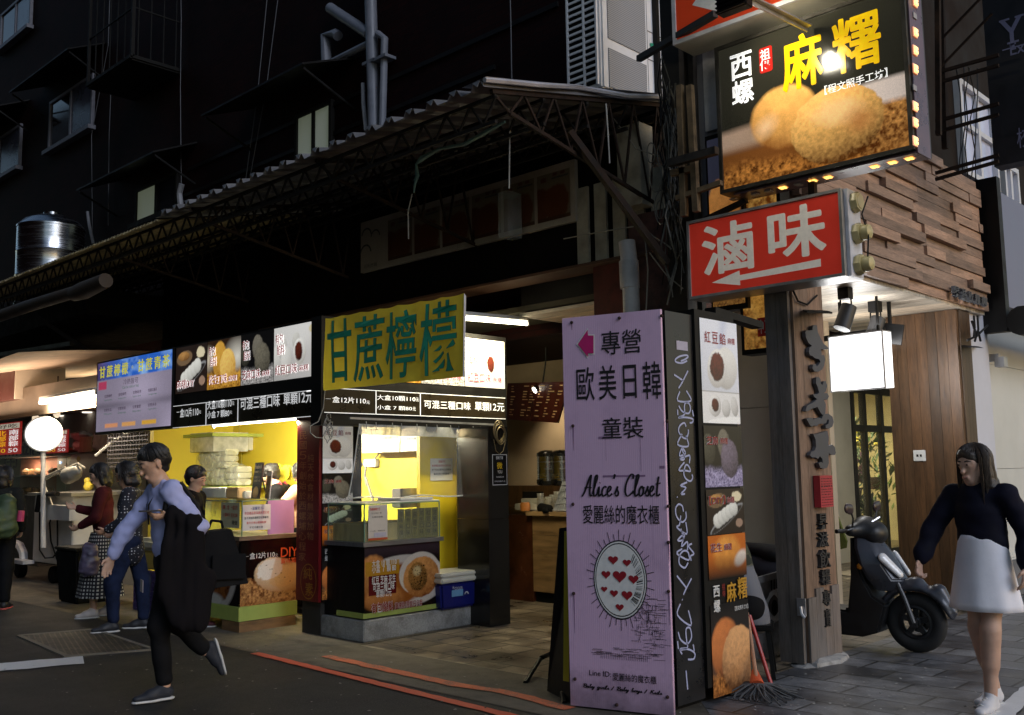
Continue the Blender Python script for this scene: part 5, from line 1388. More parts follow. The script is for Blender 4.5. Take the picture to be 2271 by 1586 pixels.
BT(ym, '麻', 722, 262, 1003, 520, y=-.008, bold=.05); BT(ym, '糬', 1042, 145, 1372, 395, y=-.008, bold=.042)
BT(wm, '西', 400, 362, 545, 478, y=-.008, bold=.04); BT(wm, '螺', 410, 530, 556, 640, y=-.008, bold=.038); BT(wm, '【程文照手工坊】', 1003, 540, 1405, 508, y=-.008, bold=.012) if False else None
a = BG.at(*zq(1003,570)); b = BG.at(*zq(1405,470)); put(wm, '【程文照手工坊】', a[0], (a[1]+b[1])/2-.035, b[0], (a[1]+b[1])/2+.035, y=-.008, bold=.014)
x0_, z0_, x1_, z1_ = BG.rect(*zq(585,315), *zq(675,448)); rp = []
for cx, cz, a0 in ((x1_-.02,z1_-.02,0),(x0_+.02,z1_-.02,pi/2),(x0_+.02,z0_+.02,pi),(x1_-.02,z0_+.02,1.5*pi)):
    rp += [(cx+.02*cos(a0+t_), -.007, cz+.02*sin(a0+t_)) for t_ in np.linspace(0, pi/2, 5)]
rm.add(rp, [tuple(range(len(rp)))])
BT(wm, '祖', 592, 325, 660, 375, y=-.011, bold=.02); BT(wm, '傳', 592, 385, 664, 438, y=-.011, bold=.02)
ym.build('yellow_lettering', ink('yellow_ink', srgb(250,205,20), .15, .45), bg_t); wm.build('white_lettering', ink('white_ink', srgb(235,232,228), .2, .3), bg_t); rm.build('red_seal', ink('seal_red', srgb(185,30,20), .3, .3), bg_t)
amber = glow('amber_led', (1.0,.50,.10), 2.2); halo_mat = glow('amber_halo', (1.0,.26,.02), .55)
sp_ = MB(); sp_.box(bw+.003, bw+.012, .02, .25, -.02, bh+.9); sp_.build('lamp_strip', mat('strip_plastic', (.14,.09,.11), .3, 0, .2, 6), bg_t)
def led(x, y, z_, nx_, nz_):
    """four tiny amber chips in one lamp"""
    m_ = MB(); s_ = .012
    for a in (-1, 1):
        for b in (-1, 1):
            if nx_: m_.box(x, x+.008, y+a*.014-s_/1.2, y+a*.014+s_/1.2, z_+b*.014-s_/1.2, z_+b*.014+s_/1.2)
            else: m_.box(x+a*.014-s_/1.2, x+a*.014+s_/1.2, y+b*.014-s_/1.2, y+b*.014+s_/1.2, z_-.008, z_)
    e_ = .034; m_.m(1)  # glowing plate added behind the chips as their orange halo
    if nx_: m_.box(x-.010, x-.002, y-e_, y+e_, z_-e_, z_+e_)
    else: m_.box(x-e_, x+e_, y-e_, y+e_, z_+.001, z_+.008)
    m_.build('amber_lamp', [amber, halo_mat], bg_t)
off_l = mat('unlit_lamp', (.35,.33,.33), .4)
EF = hx  # lamp heights read on the sign's right end
for py, on in ((5,1),(35,0),(72,1),(112,1),(153,1),(195,0),(236,1),(272,1),(313,1)):
    q = hx(2030, py, hy(1600,432,SY).x+bw+.02)
    if on: led(bw+.024, q.y-SY, q.z-hy(1600,432,SY).z, 1, 0)
    else: MB().box(bw+.013, bw+.02, q.y-SY-.03, q.y-SY+.03, q.z-hy(1600,432,SY).z-.02, q.z-hy(1600,432,SY).z+.02).build('dark_lamp', off_l, bg_t)
MB().box(.1, bw, .02, .24, -.02, -.005).build('under_strip', mat('strip_plastic', (.14,.09,.11)), bg_t)
for px, py in ((1721,424),(1788,409),(1822,401),(1926,379),(1966,371),(2004,362)):
    x = BG.at(px, py)[0]; led(x, .11, -.022, 0, 0)
for px, py in ((1612,446),(1660,440),(1690,434),(1756,419)):
    x = BG.at(px, py)[0]; MB().box(x-.025, x+.025, .08, .14, -.032, -.022).build('dark_lamp', off_l, bg_t)
us = thing('upper_red_sign', 'red sign with white arrow corner cut off by the top of the picture', 'shop sign', (hy(1494,102,6.55).x, 6.55, hy(1494,102,6.55).z))
UF = Face(us); uw = 2.0
MB().box(0, uw, .012, .30, 0, 1.3).build('casing', mat('cream_casing', (.5,.47,.38), .45, 0, .1, 3, 0, .3), us)
MB().box(0, uw, -.012, .011, 0, .035).box(0, .035, -.012, .011, .036, 1.3).build('rim', mat('pale_rim', (.55,.54,.56), .4), us)
MB().box(.036, uw, -.002, .010, .036, 1.3).build('face', mat('hot_red', (.52,.045,.012), .3, 0, .05, 3, emit=.15), us)
ua = MB(); ua.add([(UF.at(*zq(x,y))[0], -.006, UF.at(*zq(x,y))[1]) for x,y in ((160,35),(240,-80),(420,-80),(420,60),(310,72))], [tuple(range(5))]); ua.build('arrow', WHITE, us)
fl = thing('flood_lamp', 'black flood lamp on slotted steel arm aimed at the mochi sign', 'lamp', hy(1640,12,5.9))
q0 = hy(1628,10,5.9)
fb_ = MB(); fb_.box(q0.x-.12, q0.x+.12, 5.86, 5.95, q0.z-.05, q0.z+.14)
for k in range(6): fb_.box(q0.x-.12, q0.x+.12, 5.83, 5.858, q0.z-.05+k*.033, q0.z-.038+k*.033)
fb_.build('housing', M_black, fl, world=True, bevel=.008)
MB().box(q0.x-.10, q0.x+.10, 5.952, 5.958, q0.z-.04, q0.z+.12).build('lamp_glass', glow('flood_glass', (1,.93,.75), 30), fl, world=True)
am = MB(); am.bar(hy(1668,-4,5.95), hy(1795,58,6.62), .05, .012); am.bar(hy(1664,2,5.95), hy(1790,64,6.62), .012, .05)
am.build('slotted_arm', M_alu, fl, world=True)
fld = bpy.data.lights.new('flood_light', 'SPOT'); fld.energy = 36; fld.spot_size = radians(105); fld.spot_blend = .6; fld.color = (1,.9,.68); fld.shadow_soft_size = .06
flo = bpy.data.objects.new('flood_light', fld); COL.objects.link(flo); flo.parent = fl; flo.location = Vector((q0.x, 5.98, q0.z+.04))-Vector(fl.location)
flo.rotation_euler = Vector((.25, 1, -.45)).to_track_quat('-Z','Y').to_euler()

pk = thing('crumb_poster', 'dark framed orange crumb poster with red branch tag behind the arrow sign', 'poster', (hy(1645,780,7.0).x, 7.0, hy(1740,778,7.0).z))
KF = Face(pk); kw_ = KF.at(1742,700)[0]; kh_ = 1.9
MB().box(0, kw_, .004, .16, 0, kh_).build('casing', M_black, pk)
q = Pic(kw_-.06, kh_-.08, 90, (196,120,40)); q.crumbs(kh_, (250,190,96), (120,62,16), 9, .02); q.ball(.45*kw_, .30*kh_, .42*kw_, .24*kh_, .2, (250,190,90), (150,84,24), .8, 50, .2, .2)
q.crumbs(.16*kh_, (216,150,70), (70,34,10), 22, .3); q.build('picture', printed('poster_glow', .35, .3), pk, .03, .04, -.001)
tg = MB(); x0_, z0_, x1_, z1_ = KF.rect(1680,706,1726,742); tg.box(x0_, x1_, -.006, -.003, z0_, z1_); tg.build('red_tag', ink('tag_red', srgb(200,32,25)), pk)
tw = MB(); x0_, z0_, x1_, z1_ = KF.rect(1683,710,1724,737); put(tw, '中正店', x0_, z0_, x1_, z1_, y=-.010, bold=.015); tw.build('lettering', WHITE, pk)
cb2 = thing('side_poster', 'narrow strip of orange mochi poster left of the crumb poster', 'poster', (hy(1578,700,6.95).x, 6.95, hy(1600,690,6.95).z))
MB().box(0, .34, .004, .1, 0, 1.5).build('casing', M_black, cb2)
q = Pic(.30, 1.42, 40, (80,60,50)); q.mix(q.rect(0, .9, .3, 1.42), (60,62,80)); q.ball(.14, .78, .16, .3, .1, (236,160,84), (130,70,24), .4, 30, .1, .1); q.crumbs(.35, (220,160,80), (90,50,16), 20, .3); q.build('picture', printed('poster_glow', .35, .3), cb2, .02, .04, -.001)
am2 = MB(); am2.bar(hx(1575,690,-3.7), hx(1680,722,-3.7), .09, .05); am2.solo('sign_arm', M_black, 'black steel arm bracing the top of the street lightbox column', 'bracket', hx(1575,690,-3.7))
bkp = thing('grey_back_panel', 'pale grey sign panel standing edge on behind the mochi sign', 'sign panel', (-4.6, 7.1, 3.6))
MB().box(-4.75, -3.9, 7.1, 7.16, 3.55, 5.3).build('panel', mat('grey_panel', (.20,.20,.23), .5, 0, .1, 3), bkp, world=True)
MB().box(-4.45, -4.2, 7.06, 7.098, 4.35, 5.05).build('white_patch', mat('white_patch', (.5,.5,.52), .5), bkp, world=True)
yb = thing('dark_blade_sign', 'dark vertical blade sign with pale serif letters at the top right', 'shop sign', (hy(2205,370,10).x, 10, hy(2205,370,10).z))
YF = Face(yb)
MB().box(0, .9, .0, .2, 0, 2.6).build('casing', mat('navy_black', (.006,.006,.010), .5), yb)
yt = MB(); zy = zz(2060,0,3.303)
A = YF.at(*zy(515,160)); Bq = YF.at(*zy(700,325)); put(yt, 'Y', A[0], Bq[1]-.0, Bq[0], A[1], y=-.004, bold=.02)
for a, b in (((515,165),(590,140)),((575,325),(660,295)),((630,130),(697,110))):
    A = YF.at(*zy(*a)); Bq = YF.at(*zy(*b)); yt.box(A[0], Bq[0], -.0046, -.0036, min(A[1],Bq[1])-.005, min(A[1],Bq[1])+.014)
A = YF.at(*zy(600,425)); Bq = YF.at(*zy(760,360)); put(yt, 'Exclusive', A[0], A[1]+.02, A[0]+.5, A[1]+.14, y=-.004, bold=.01)
A = YF.at(*zy(540,375)); yt.box(A[0], .9, -.0044, -.0035, A[1], A[1]+.012)
A = YF.at(*zy(650,1090)); put(yt, '校', A[0], A[1], A[0]+.13, A[1]+.2, y=-.004)
yt.build('lettering', ink('pale_blue_ink', srgb(120,120,150)), yb)

LBX0, LBX1 = hy(800,550,LY-.06).x, hy(1275,420,LY-.06).x; LBZ0, LBZ1 = hy(1275,490,LY-.06).z, hy(1275,352,LY-.06).z
lbd = thing('long_picture_board', 'long unlit board of six fried chicken pictures above the brown beam', 'shop sign', (LBX0, LY-.06, LBZ0))
bw_, bh_ = LBX1-LBX0, LBZ1-LBZ0
MB().box(0, bw_*.508, .0, .05, 0, bh_).box(bw_*.511, bw_, .0, .05, 0, bh_).build('panel', mat('board_white', (.34,.30,.25), .6, 0, .1, 2, 0, .3), lbd)
for i in range(6):
    x0_ = (.155+i*.140)*bw_; w_ = .128*bw_; q = Pic(w_, bh_*.78, 30, (110,100,84)); h_ = q.h
    q.mix(q.ell(.1*w_, .38*h_, .35*w_, .34*h_, 0, .05, .2, 3)[0], (84,44,24)); q.mix(q.ell(.58*w_, .36*h_, .40*w_, .38*h_, .1, .05, .25, 3)[0], (92,50,28)); q.mix(p_rect_soft(q, 0, 0, w_, .08*h_), (66,40,24))
    q.mix(q.rect(.45*w_, .86*h_, .95*w_, .90*h_), (40,52,56)); q.mix(q.ell(.2*w_, .88*h_, .1*w_, .06*h_)[0], (90,50,44)); q.mix(q.rect(.5*w_, .92*h_, .9*w_, .97*h_)*((np.sin(q.X*60) > 0)), (84,40,40))
    q.build('picture', P_dull, lbd, x0_, bh_*.10, -.004)
lm = MB()
for cx, cz, r_ in ((.035,.70,.05),(.085,.64,.045),(.03,.36,.055)):
    pts = [(cx*bw_+r_*bw_*.6*k*cos(a), -.004, cz*bh_+r_*bw_*.6*k*sin(a)) for k in (1,.8) for a in np.linspace(.1, pi*.95, 12)]
    lm.add(pts, [(i, i+1, 12+i+1, 12+i) for i in range(11)])
put(lm, '可利炸雞', .02*bw_, .06*bh_, .095*bw_, .14*bh_, y=-.004)
lm.build('emblem', ink('slate_ink', srgb(60,66,66)), lbd)
bxm = MB(); bxm.box(LBX0+.76*bw_, LBX0+.80*bw_, LY-.30, LY-.10, LBZ0-.06, LBZ0+.40); bxm.solo('clear_holder', clear('clear_acrylic', (.8,.85,.85), .15), 'clear acrylic holder hanging in front of the long picture board', 'holder', (LBX0+.78*bw_, LY-.2, LBZ0))
# ================================================================ the mochi stall: walls, counters, glass cases, goods
M_yel = mat('yellow_wall', (.80,.60,.02), .45, 0, .05, 1.5, 0, .08)
M_yelgr = mat('lemon_wall', (.82,.64,.06), .5, 0, .05, 1.5, 0, .1)
M_lime = mat('lime_board', (.36,.44,.10), .5, 0, .1, 4, 0, .3)
M_whitep = mat('white_laminate', (.68,.67,.64), .35, 0, .05, 3, 0, .1)
M_ctop = mat('steel_top', (.30,.30,.31), .35, .7, .12, 5, 0, .2, (1,6,1))
M_paper = mat('paper', (.68,.66,.62), .7, 0, .05, 8)
M_glass = clear('case_glass', (.93,.98,.93), .05)
M_film = clear('plastic_film', (.93,.93,.90), .10, .15)
M_gedge = mat('glass_edge', (.20,.32,.22), .2, 0, .1, 6)
st = thing('mochi_stall', 'yellow walled mochi stall room behind the two counters', 'stall', (-9, 7.0, 0))
wl = MB(); wl.box(-12.15, -7.55, 7.04, 7.12, 0, 2.9)
wl.build('back_wall', M_yelgr, st, world=True)
MB().box(-12.15, -12.05, 5.9, 7.03, 0, 2.9).build('left_wall', M_yelgr, st, world=True)
PX = -7.62; ya, yb_ = hx(931,1000,PX).y, hx(1038,1000,PX).y
MB().box(PX-.05, PX, ya, yb_-.07, 0, 2.62).build('yellow_partition', M_yel, st, world=True)
MB().box(PX-.06, PX+.03, yb_-.065, yb_-.02, 0, 2.62).box(PX-.06, PX+.05, yb_-.018, yb_+.02, 0, 2.62).build('door_trim', M_yel, st, world=True)
MB().box(-11.6, -7.45, 5.3, 7.03, 2.62, 2.68).build('ceiling', M_whitep, st, world=True)
cbz = hy(830, 1004, 6.75).z
for a, b in ((795, 886), (888, 931)):
    MB().box(hy(a,960,6.75).x+.004, hy(b,960,6.75).x-.004 if b < 900 else PX-.06, 6.75, 7.03, cbz, 2.6).build('wall_cupboard', M_whitep, st, world=True)
def light(parent, name, loc, e, size, col, aim=(0,0,-1), shape='RECTANGLE', sy=.1):
    l = bpy.data.lights.new(name, 'AREA'); l.energy = e; l.shape = shape; l.size = size; l.size_y = sy; l.color = col
    o = bpy.data.objects.new(name, l); COL.objects.link(o); o.parent = parent
    o.location = xform(parent).inverted() @ Vector(loc); o.rotation_euler = Vector(aim).to_track_quat('-Z','Y').to_euler(); return o
tubeM = glow('warm_tube', (1,.93,.66), 9)
def tube_light(name, label, p, q, aim, e, col, r=.016, g='fluorescent tubes', m=None):
    p, q = Vector(p), Vector(q); c = (p+q)/2
    t = thing(name, label, 'tube light', c, 0, g)
    MB().cyl(p, q, r, n=10).build('tube', m or tubeM, t, world=True, smooth=True)
    d = (q-p).normalized(); MB().bar(p+Vector((0,0,r+.03)), q+Vector((0,0,r+.03)), .05, .035).bar(p-d*.02+Vector((0,0,r*.4)), p-d*.0+Vector((0,0,r*.4)), .035, .06).bar(q+d*.02+Vector((0,0,r*.4)), q+d*.0+Vector((0,0,r*.4)), .035, .06).build('fitting', M_whitep, t, world=True)
    l = light(t, 'tube_glow', c-Vector((0,0,r+.006)), e, (q-p).length, col, (0,0,-1), 'RECTANGLE', .05)
    l.rotation_euler = (0, 0, atan2(d.y, d.x))
    if aim: l.rotation_euler = Vector(aim).to_track_quat('-Z', 'X' if abs(d.x) < .5 else 'Y').to_euler(); l.data.size, l.data.size_y = (.06, (q-p).length) if abs(aim[0]) > .5 else ((q-p).length, .06)
    return t
tube_light('tube_light', 'warm tube light under the left picture menu lighting the yellow room', (-9.75,5.45,2.03), (-8.15,5.45,2.03), (0,1,-.45), 240, (1,.92,.66))
tube_light('tube_light', 'warm tube light tucked above the clear plastic curtain', (-7.45,5.55,2.05), (-7.45,7.0,2.05), (-1,0,-.4), 150, (1,.92,.62))
tb_a, tb_b = hx(1030,720,-7.0), hx(1168,718,-7.0)
tube_light('tube_light', 'bare glowing tube light on the dark ceiling right of the yellow banner', (-7.0, 6.3, 2.98), tb_b, (-1,0,-1.5), 65, (1,.88,.55), .02)

lc = thing('left_counter', 'left stall counter with black price poster and lime green base', 'counter', (-8.58, 5.10, 0))
CX, CY = -8.58, 5.10
MB().box(CX-1.05, CX-.005, CY+.005, CY+.62, .26, .86).build('cabinet', M_black, lc, world=True)
MB().box(CX-1.07, CX+.015, CY-.015, CY+.64, .10, .235).build('lime_base', M_lime, lc, world=True)
MB().box(CX-1.09, CX+.03, CY-.03, CY+.66, .862, .90).build('worktop', mat('brown_edge', (.16,.11,.07), .4, 0, .2, 4), lc, world=True)
MB().box(CX-.30, CX+.02, CY-.01, CY+.62, 0, .095).build('timber_plinth', mat('plinth_wood', (.22,.12,.05), .7, 0, .3, 4, .1, .3, (1,1,5)), lc, world=True)
q = Pic(1.04, .62, 110, (22,15,12)); q.mix(q.ell(.62,.33,.40,.42,0,.08)[0]*.9, (200,190,180)); q.ball(.60,.34,.32,.36,.1,(206,130,66),(70,30,12),.5,40,.05,.12); q.ball(.60,.36,.17,.24,.1,(120,70,40),(36,16,8),.9,60,.1,.25); q.mix(q.ell(.5,.03,.3,.09,0,.3)[0], (200,196,186)); q.mix(q.ell(.15,.5,.2,.3,0,.6)[0]*.6, (120,70,40))
q.build('front_picture', P_gloss, lc, -1.05, .238, -.004)
hold = thing('hold', 'h', 'h', (CX, CY, 0), pi/2); before = set(bpy.data.objects)
Fh = Face(hold); z4 = zz(380,920,2.9925)
wq = .64; q = Pic(wq, .62, 110, (14,11,9)); q.crumbs(.26, (214,160,100), (90,48,22), 30, .06, 0, .10)
q.ball(.40,.27,.26,.17,-.15,(244,220,180),(176,120,70),.10,20,.05,.15); q.ball(.55,.24,.18,.15,.2,(240,200,140),(150,90,40),.12,20,.08,.1); q.mix(q.ell(.33,.33,.16,.10,.3,.1,.3,5)[0], (246,240,226)); q.crumbs(.10,(214,150,86),(96,50,24),40,.3)
q.mix(np.clip((q.X-.34-.3*(q.Y-.3))/.02,0,1)*q.ell(.44,.29,.2,.15,-.2,.1)[0]*.55, (214,160,96))
for k in range(9): q.mix(q.ell(.22+.035*k+.03*(k%3),.37-.022*k+.02*(k%2),.005+.002*(k%3),.004)[0], (60,36,22))
q.build('side_picture', P_gloss, hold, 0.004, .238, -.004)
wm_, om_ = MB(), MB()
a = Fh.at(*z4(490,922)); b = Fh.at(*z4(695,942)); put(wm_, '一', a[0], (a[1]+b[1])/2-.01, a[0]+.035, (a[1]+b[1])/2+.01, y=-.008, bold=.02); put(wm_, '盒12片110', a[0]+.045, b[1]-.004, b[0]-.02, b[1]+.058, y=-.008, bold=.022); put(wm_, '元', b[0]-.015, b[1], b[0]+.015, b[1]+.03, y=-.008)
put(om_, 'DIY', b[0]+.05, b[1]-.01, b[0]+.25, b[1]+.085, y=-.008, bold=.03); put(om_, '賞味期：', b[0]+.05, b[1]-.075, b[0]+.25, b[1]-.02, y=-.008, bold=.02)
wm_.build('white_lettering', WHITE, hold); om_.build('orange_lettering', ink('orange_ink', srgb(226,84,40)), hold)
for o in set(bpy.data.objects)-before:
    o.data.transform(xform(lc).inverted() @ xform(hold)); o.parent = lc; XF[o.name] = xform(lc)
bpy.data.objects.remove(hold)
def glass_case(label, x0, x1, y0, y1, z0, z1, top):
    t = thing('glass_case', label, 'glass case', ((x0+x1)/2, (y0+y1)/2, z0), 0, 'glass cases on the stall counters')
    g = MB(); g.box(x0+.004, x1-.004, y0, y0+.005, z0+.001, z1-.01).box(x1-.005, x1, y0+.006, y1, z0+.001, z1-.01).box(x0, x0+.005, y0+.006, y1, z0+.001, z1-.01)
    g.build('pane', M_glass, t, world=True)
    e = MB()
    for x, y in ((x0,y0),(x1,y0),(x1,y1)): e.bar((x,y,z0),(x,y,z1-.01), .009)
    e.bar((x0,y0,z1-.006),(x1,y0,z1-.006),.010).bar((x1,y0,z1-.006),(x1,y1,z1-.006),.010).build('edge', M_gedge, t, world=True)
    MB().box(x0, x1, y0+.006, y1, z1, z1+.008).build('top_plate', top, t, world=True)
    return t
gc1 = glass_case('glass case on the left counter with a lilac panel at its side', CX-.95, CX-.01, CY+.02, CY+.50, .902, 1.245, M_glass)
MB().box(CX-.004, CX+.004, CY+.30, CY+.60, .905, 1.235).build('lilac_panel', mat('lilac_card', (.48,.25,.50), .5, 0, .05, 3), gc1, world=True)
def notice(label, F_root, rect, y, lines, col=None, paper=None):
    """paper sheet with rows of small print, standing on the face of F_root"""
    x0, z0, x1, z1 = rect; M_ = xform(F_root); q = M_ @ Vector((x0, y, z0))
    t = thing('notice', label, 'notice', q, math.atan2((M_ @ Vector((1,0,0))-M_ @ Vector((0,0,0))).y, (M_ @ Vector((1,0,0))-M_ @ Vector((0,0,0))).x))
    MB().box(0, x1-x0, -.0012, 0, 0, z1-z0).build('sheet', paper or M_paper, t)
    tm_ = {}; h = z1-z0; w = x1-x0
    for s, u0, u1, v0, v1, c in lines: put(tm_.setdefault(c, MB()), s, u0*w, v0*h, u1*w, v1*h, y=-.003, bold=.013 if v1-v0 > .06 else 0)
    for c, m_ in tm_.items(): m_.build('lettering', {'b': ink('blue_ink', srgb(60,70,130)), 'r': REDI, 'k': BLACKI, 'g': ink('olive_ink', srgb(110,110,40)), 'w': WHITE, 'y': YEL}[c], t)
    return t
hold = thing('hold', 'h', 'h', (CX+.005, CY, 0), pi/2); Fh = Face(hold)
notice('white notice with blue heading taped on the left glass case beside the lilac panel', hold, Fh.rect(*z4(472,600), *z4(655,760)), -.006,
       [('~溫馨提示~',.28,.75,.80,.92,'b'),('本店產品皆採用天然食材',.06,.94,.62,.74,'r'),('皆不添加防腐劑及化學藥劑',.06,.92,.44,.54,'k'),('當天食用以確保新鮮',.14,.84,.25,.35,'r'),('不可冷藏冷凍',.24,.72,.07,.16,'k')])
bpy.data.objects.remove(hold)
hold = thing('hold', 'h', 'h', (CX-.9, CY+.012, 0), 0); Fh = Face(hold)
notice('yellowed price card standing inside the left glass case', hold, Fh.rect(491,1114,531,1172), 0, [('麻糬　大盒',.1,.45,.72,.9,'r'),('一盒12片',.55,.9,.72,.9,'r'),('小盒80元',.12,.5,.45,.6,'r'),('花生口味',.55,.9,.42,.58,'r'),('現做',.6,.9,.12,.3,'k')], None, mat('yellowed_paper', (.5,.46,.28), .7, 0, .08, 6))
bpy.data.objects.remove(hold)
sb = thing('slogan_board', 'dark leaning menu board reading Facebook on the left counter', 'board', hy(565,1106,5.35), -.15, tilt=-.12)
bw1 = .20; MB().box(-.10, .10, 0, .012, 0, .36).build('panel', mat('board_dark', (.035,.025,.022), .3, 0, .1, 5), sb)
tm_ = MB(); put(tm_, 'Facebook', -.08, .30, .08, .34, y=-.003, bold=.013); put(tm_, '西螺麻糬手工坊', -.08, .255, .08, .278, y=-.003); put(tm_, '按讚打卡', -.07, .20, .06, .225, y=-.003); put(tm_, '送麻糬一顆', -.07, .165, .075, .19, y=-.003); tm_.build('lettering', ink('tan_ink', srgb(205,180,150)), sb)
q = Pic(.19, .13, 24, (40,26,20)); q.ball(.1,.05,.07,.06,0,(210,170,110),(90,50,24),.4,20); q.build('picture', P_dull, sb, -.095, .01, -.003)
MB().bar((.0,.012,.3),(.02,.12,.02),.012).build('prop', M_black, sb)
sb2 = thing('price_stand', 'small brown picture price stand beside the dark slogan board', 'board', hy(592,1106,5.35), -.15, tilt=-.10)
q = Pic(.10, .27, 24, (130,90,50)); q.crumbs(.2,(214,170,110),(80,46,22),8,.4); q.rect(0,0,1,1); q.mix(q.rect(.01,.22,.09,.26), (225,215,200)); MB().box(-.05,.05,0,.01,0,.27).build('panel', M_paper, sb2); q.build('picture', P_dull, sb2, -.05, 0, -.003)
def wallbox(name, label, cat, x0, y0, x1, y1, Y, d, m, bevel=.006):
    a, b = hy(x0, y1, Y), hy(x1, y0, Y); t = thing(name, label, cat, ((a.x+b.x)/2, Y+d, a.z))
    MB().box(a.x, b.x, Y, Y+d, a.z, b.z).build('case', m, t, world=True, bevel=bevel); return t, a, b
sw_, a, b = wallbox('switch_box', 'white switch box with three black switches on the yellow back wall', 'switch box', 514,967,551,1000,6.96,.075, M_whitep)
for k in range(3):
    x = a.x+(b.x-a.x)*(.18+.24*k); MB().box(x, x+(b.x-a.x)*.12, 6.945, 6.9595, a.z+(b.z-a.z)*.42, a.z+(b.z-a.z)*.72).build('switch', M_black, sw_, world=True)
cw_ = MB(); cw_.tube([hy(532,967,7.02), hy(530,945,7.02), hy(534,925,7.02)], .006, 5); cw_.tube([hy(535,1000,7.02), hy(536,1030,7.02)], .006, 5); cw_.build('cord', mat('yellow_cord', (.5,.45,.1), .5), sw_, world=True)
so_, a, b = wallbox('socket_box', 'white socket box with a black plug under the switch box', 'socket', 528,1036,550,1060,6.9,.06, M_whitep)
MB().tube([hy(527,1046,6.88), hy(519,1050,6.85), hy(516,1070,6.85), hy(520,1085,6.85), hy(522,1095,6.85)], .012, 6).build('plug_cord', M_black, so_, world=True, smooth=True)
sf = thing('wall_shelf', 'grey shelf with clear tub lid along the left of the yellow room', 'shelf', hy(460,1080,6.6))
a, b = hy(395,1078,6.5), hy(520,1078,6.5); MB().box(a.x, b.x, 6.3, 7.03, a.z-.03, a.z).box(a.x, b.x-.2, 6.3, 7.03, 1.98, 2.02).build('board', M_lime, sf, world=True)
rb_ = random.Random(3); n_ = 0
M_bag = clear('bagged_tubs', (.92,.93,.88), .62, .25)
bg_m = mat('milky_tub', (.70,.70,.60), .35, 0, .08, 7, .2)
lab_ = ['big clear bag of white food tubs at the left end of the back shelf','clear bag of white food tubs sitting high in the middle of the shelf','clear bag of white tubs low in the middle of the shelf','small clear bag of tubs at the right end of the shelf','clear bag of tubs behind the walking man']
for (x0_, y0_, x1_, y1_), l_ in zip(((420,1000,468,1076),(438,995,492,1040),(460,1040,492,1077),(494,1034,520,1077),(392,1010,424,1077)), lab_):
    a, b = hy(x0_,y1_,6.5), hy(x1_,y0_,6.5); t = thing('bag_of_tubs', l_, 'bag', ((a.x+b.x)/2, 6.62, a.z), 0, 'bags of tubs on the stall shelf')
    m_ = MB(); nx_ = max(1, int((b.x-a.x)/.13)); nz_ = max(1, int((b.z-a.z)/.075))
    for i in range(nx_):
        for k in range(nz_):
            xa = a.x+(b.x-a.x)*i/nx_; xb = a.x+(b.x-a.x)*(i+1)/nx_; za = a.z+(b.z-a.z)*k/nz_; zb2 = a.z+(b.z-a.z)*(k+1)/nz_
            m_.box(xa+.006, xb-.006, 6.53+rb_.uniform(0,.03), 6.75, za+.004, zb2-.004)
    m_.build('tubs', bg_m, t, world=True, bevel=.012)
    m_ = MB(); m_.blob(((a.x+b.x)/2, 6.63, (a.z+b.z)/2), ((b.x-a.x)*.66, .17, (b.z-a.z)*.62), 16, 10, n_, .18); m_.build('bag_film', clear('bag_film', (.95,.95,.92), .22, .2), t, world=True, smooth=True); n_ += 1
bx_, a, b = wallbox('plastic_bin', 'clear plastic storage bin high at the left of the yellow room', 'bin', 416,958,474,1004,6.4,.5, clear('bin_plastic', (.85,.85,.8), .5, .3))
for i, (x0_, y0_, x1_, y1_, m_, l_) in enumerate(((458,1086,512,1108,'tray_white','white paper parcel on the left glass case'),(512,1080,540,1104,'tray_tan','small kraft carton on the left glass case'),(548,1088,556,1104,'tray_white','tiny white pot on the left glass case'))):
    a, b = hy(x0_,y1_,5.4), hy(x1_,y0_,5.4)
    m2 = MB(); m2.box(a.x, b.x, 5.34, 5.5, 1.255, 1.255+(b.z-a.z)); m2.solo('carton', mat(m_, (.7,.68,.62) if 'white' in m_ else (.45,.30,.15), .6, 0, .1, 6), l_, 'carton', ((a.x+b.x)/2, 5.42, 1.255), bevel=.01)
for i, (px, py) in enumerate(((612,1045),(637,1048))):
    q = hy(px, py, 6.3); m_ = MB(); m_.lathe([(.012,-.03),(.085,-.03),(.085,-.022),(.03,-.018),(.03,.018),(.085,.022),(.085,.03),(.012,.03)], (q.x, 6.3, q.z), 24, 'y')
    m_.solo('tape_roll', mat('yellow_reel', (.62,.50,.04), .4, 0, .1, 6), ['yellow tape reel behind the dark haired worker','yellow tape reel beside the worker in peach'][i], 'reel', (q.x, 6.3, q.z), group='tape reels on the back counter', smooth=True)

RX, RY = -7.20, 5.53
rc = thing('right_counter', 'right stall counter with big mochi price poster', 'counter', (RX, RY, .2), pi/2)
RFc = Face(rc); z6 = zz(690,920,3.05)
wR = RFc.at(975,1250)[0]
MB().box(0.005, wR, .004, .62, 0, .63).build('cabinet', M_black, rc)
MB().box(-.03, wR+.03, -.03, .64, .632, .67).build('worktop', M_ctop, rc)
MB().box(-.012, wR, -.001, .40, .0, .045).build('lime_base', M_lime, rc)
ph = .585; q = Pic(wR, ph, 150, (20,14,11)); q.mix(np.clip((q.Y-.72*ph)/(.2*ph), 0, 1)*.6, (72,58,66))
q.mix(q.ell(.50*wR,.42*ph,.62*wR,.42*ph,0,.04)[0], (196,188,180))
q.mix(q.ell(.35*wR,.36*ph,.50*wR,.36*ph,.1,.15,.1)[0], (150,86,36)); q.ball(.10*wR,.55*ph,.22*wR,.34*ph,0,(220,150,84),(120,66,28),.4,26,.15,.1); q.ball(.25*wR,.18*ph,.28*wR,.22*ph,0,(206,136,74),(110,58,24),.4,26,.2,.1)
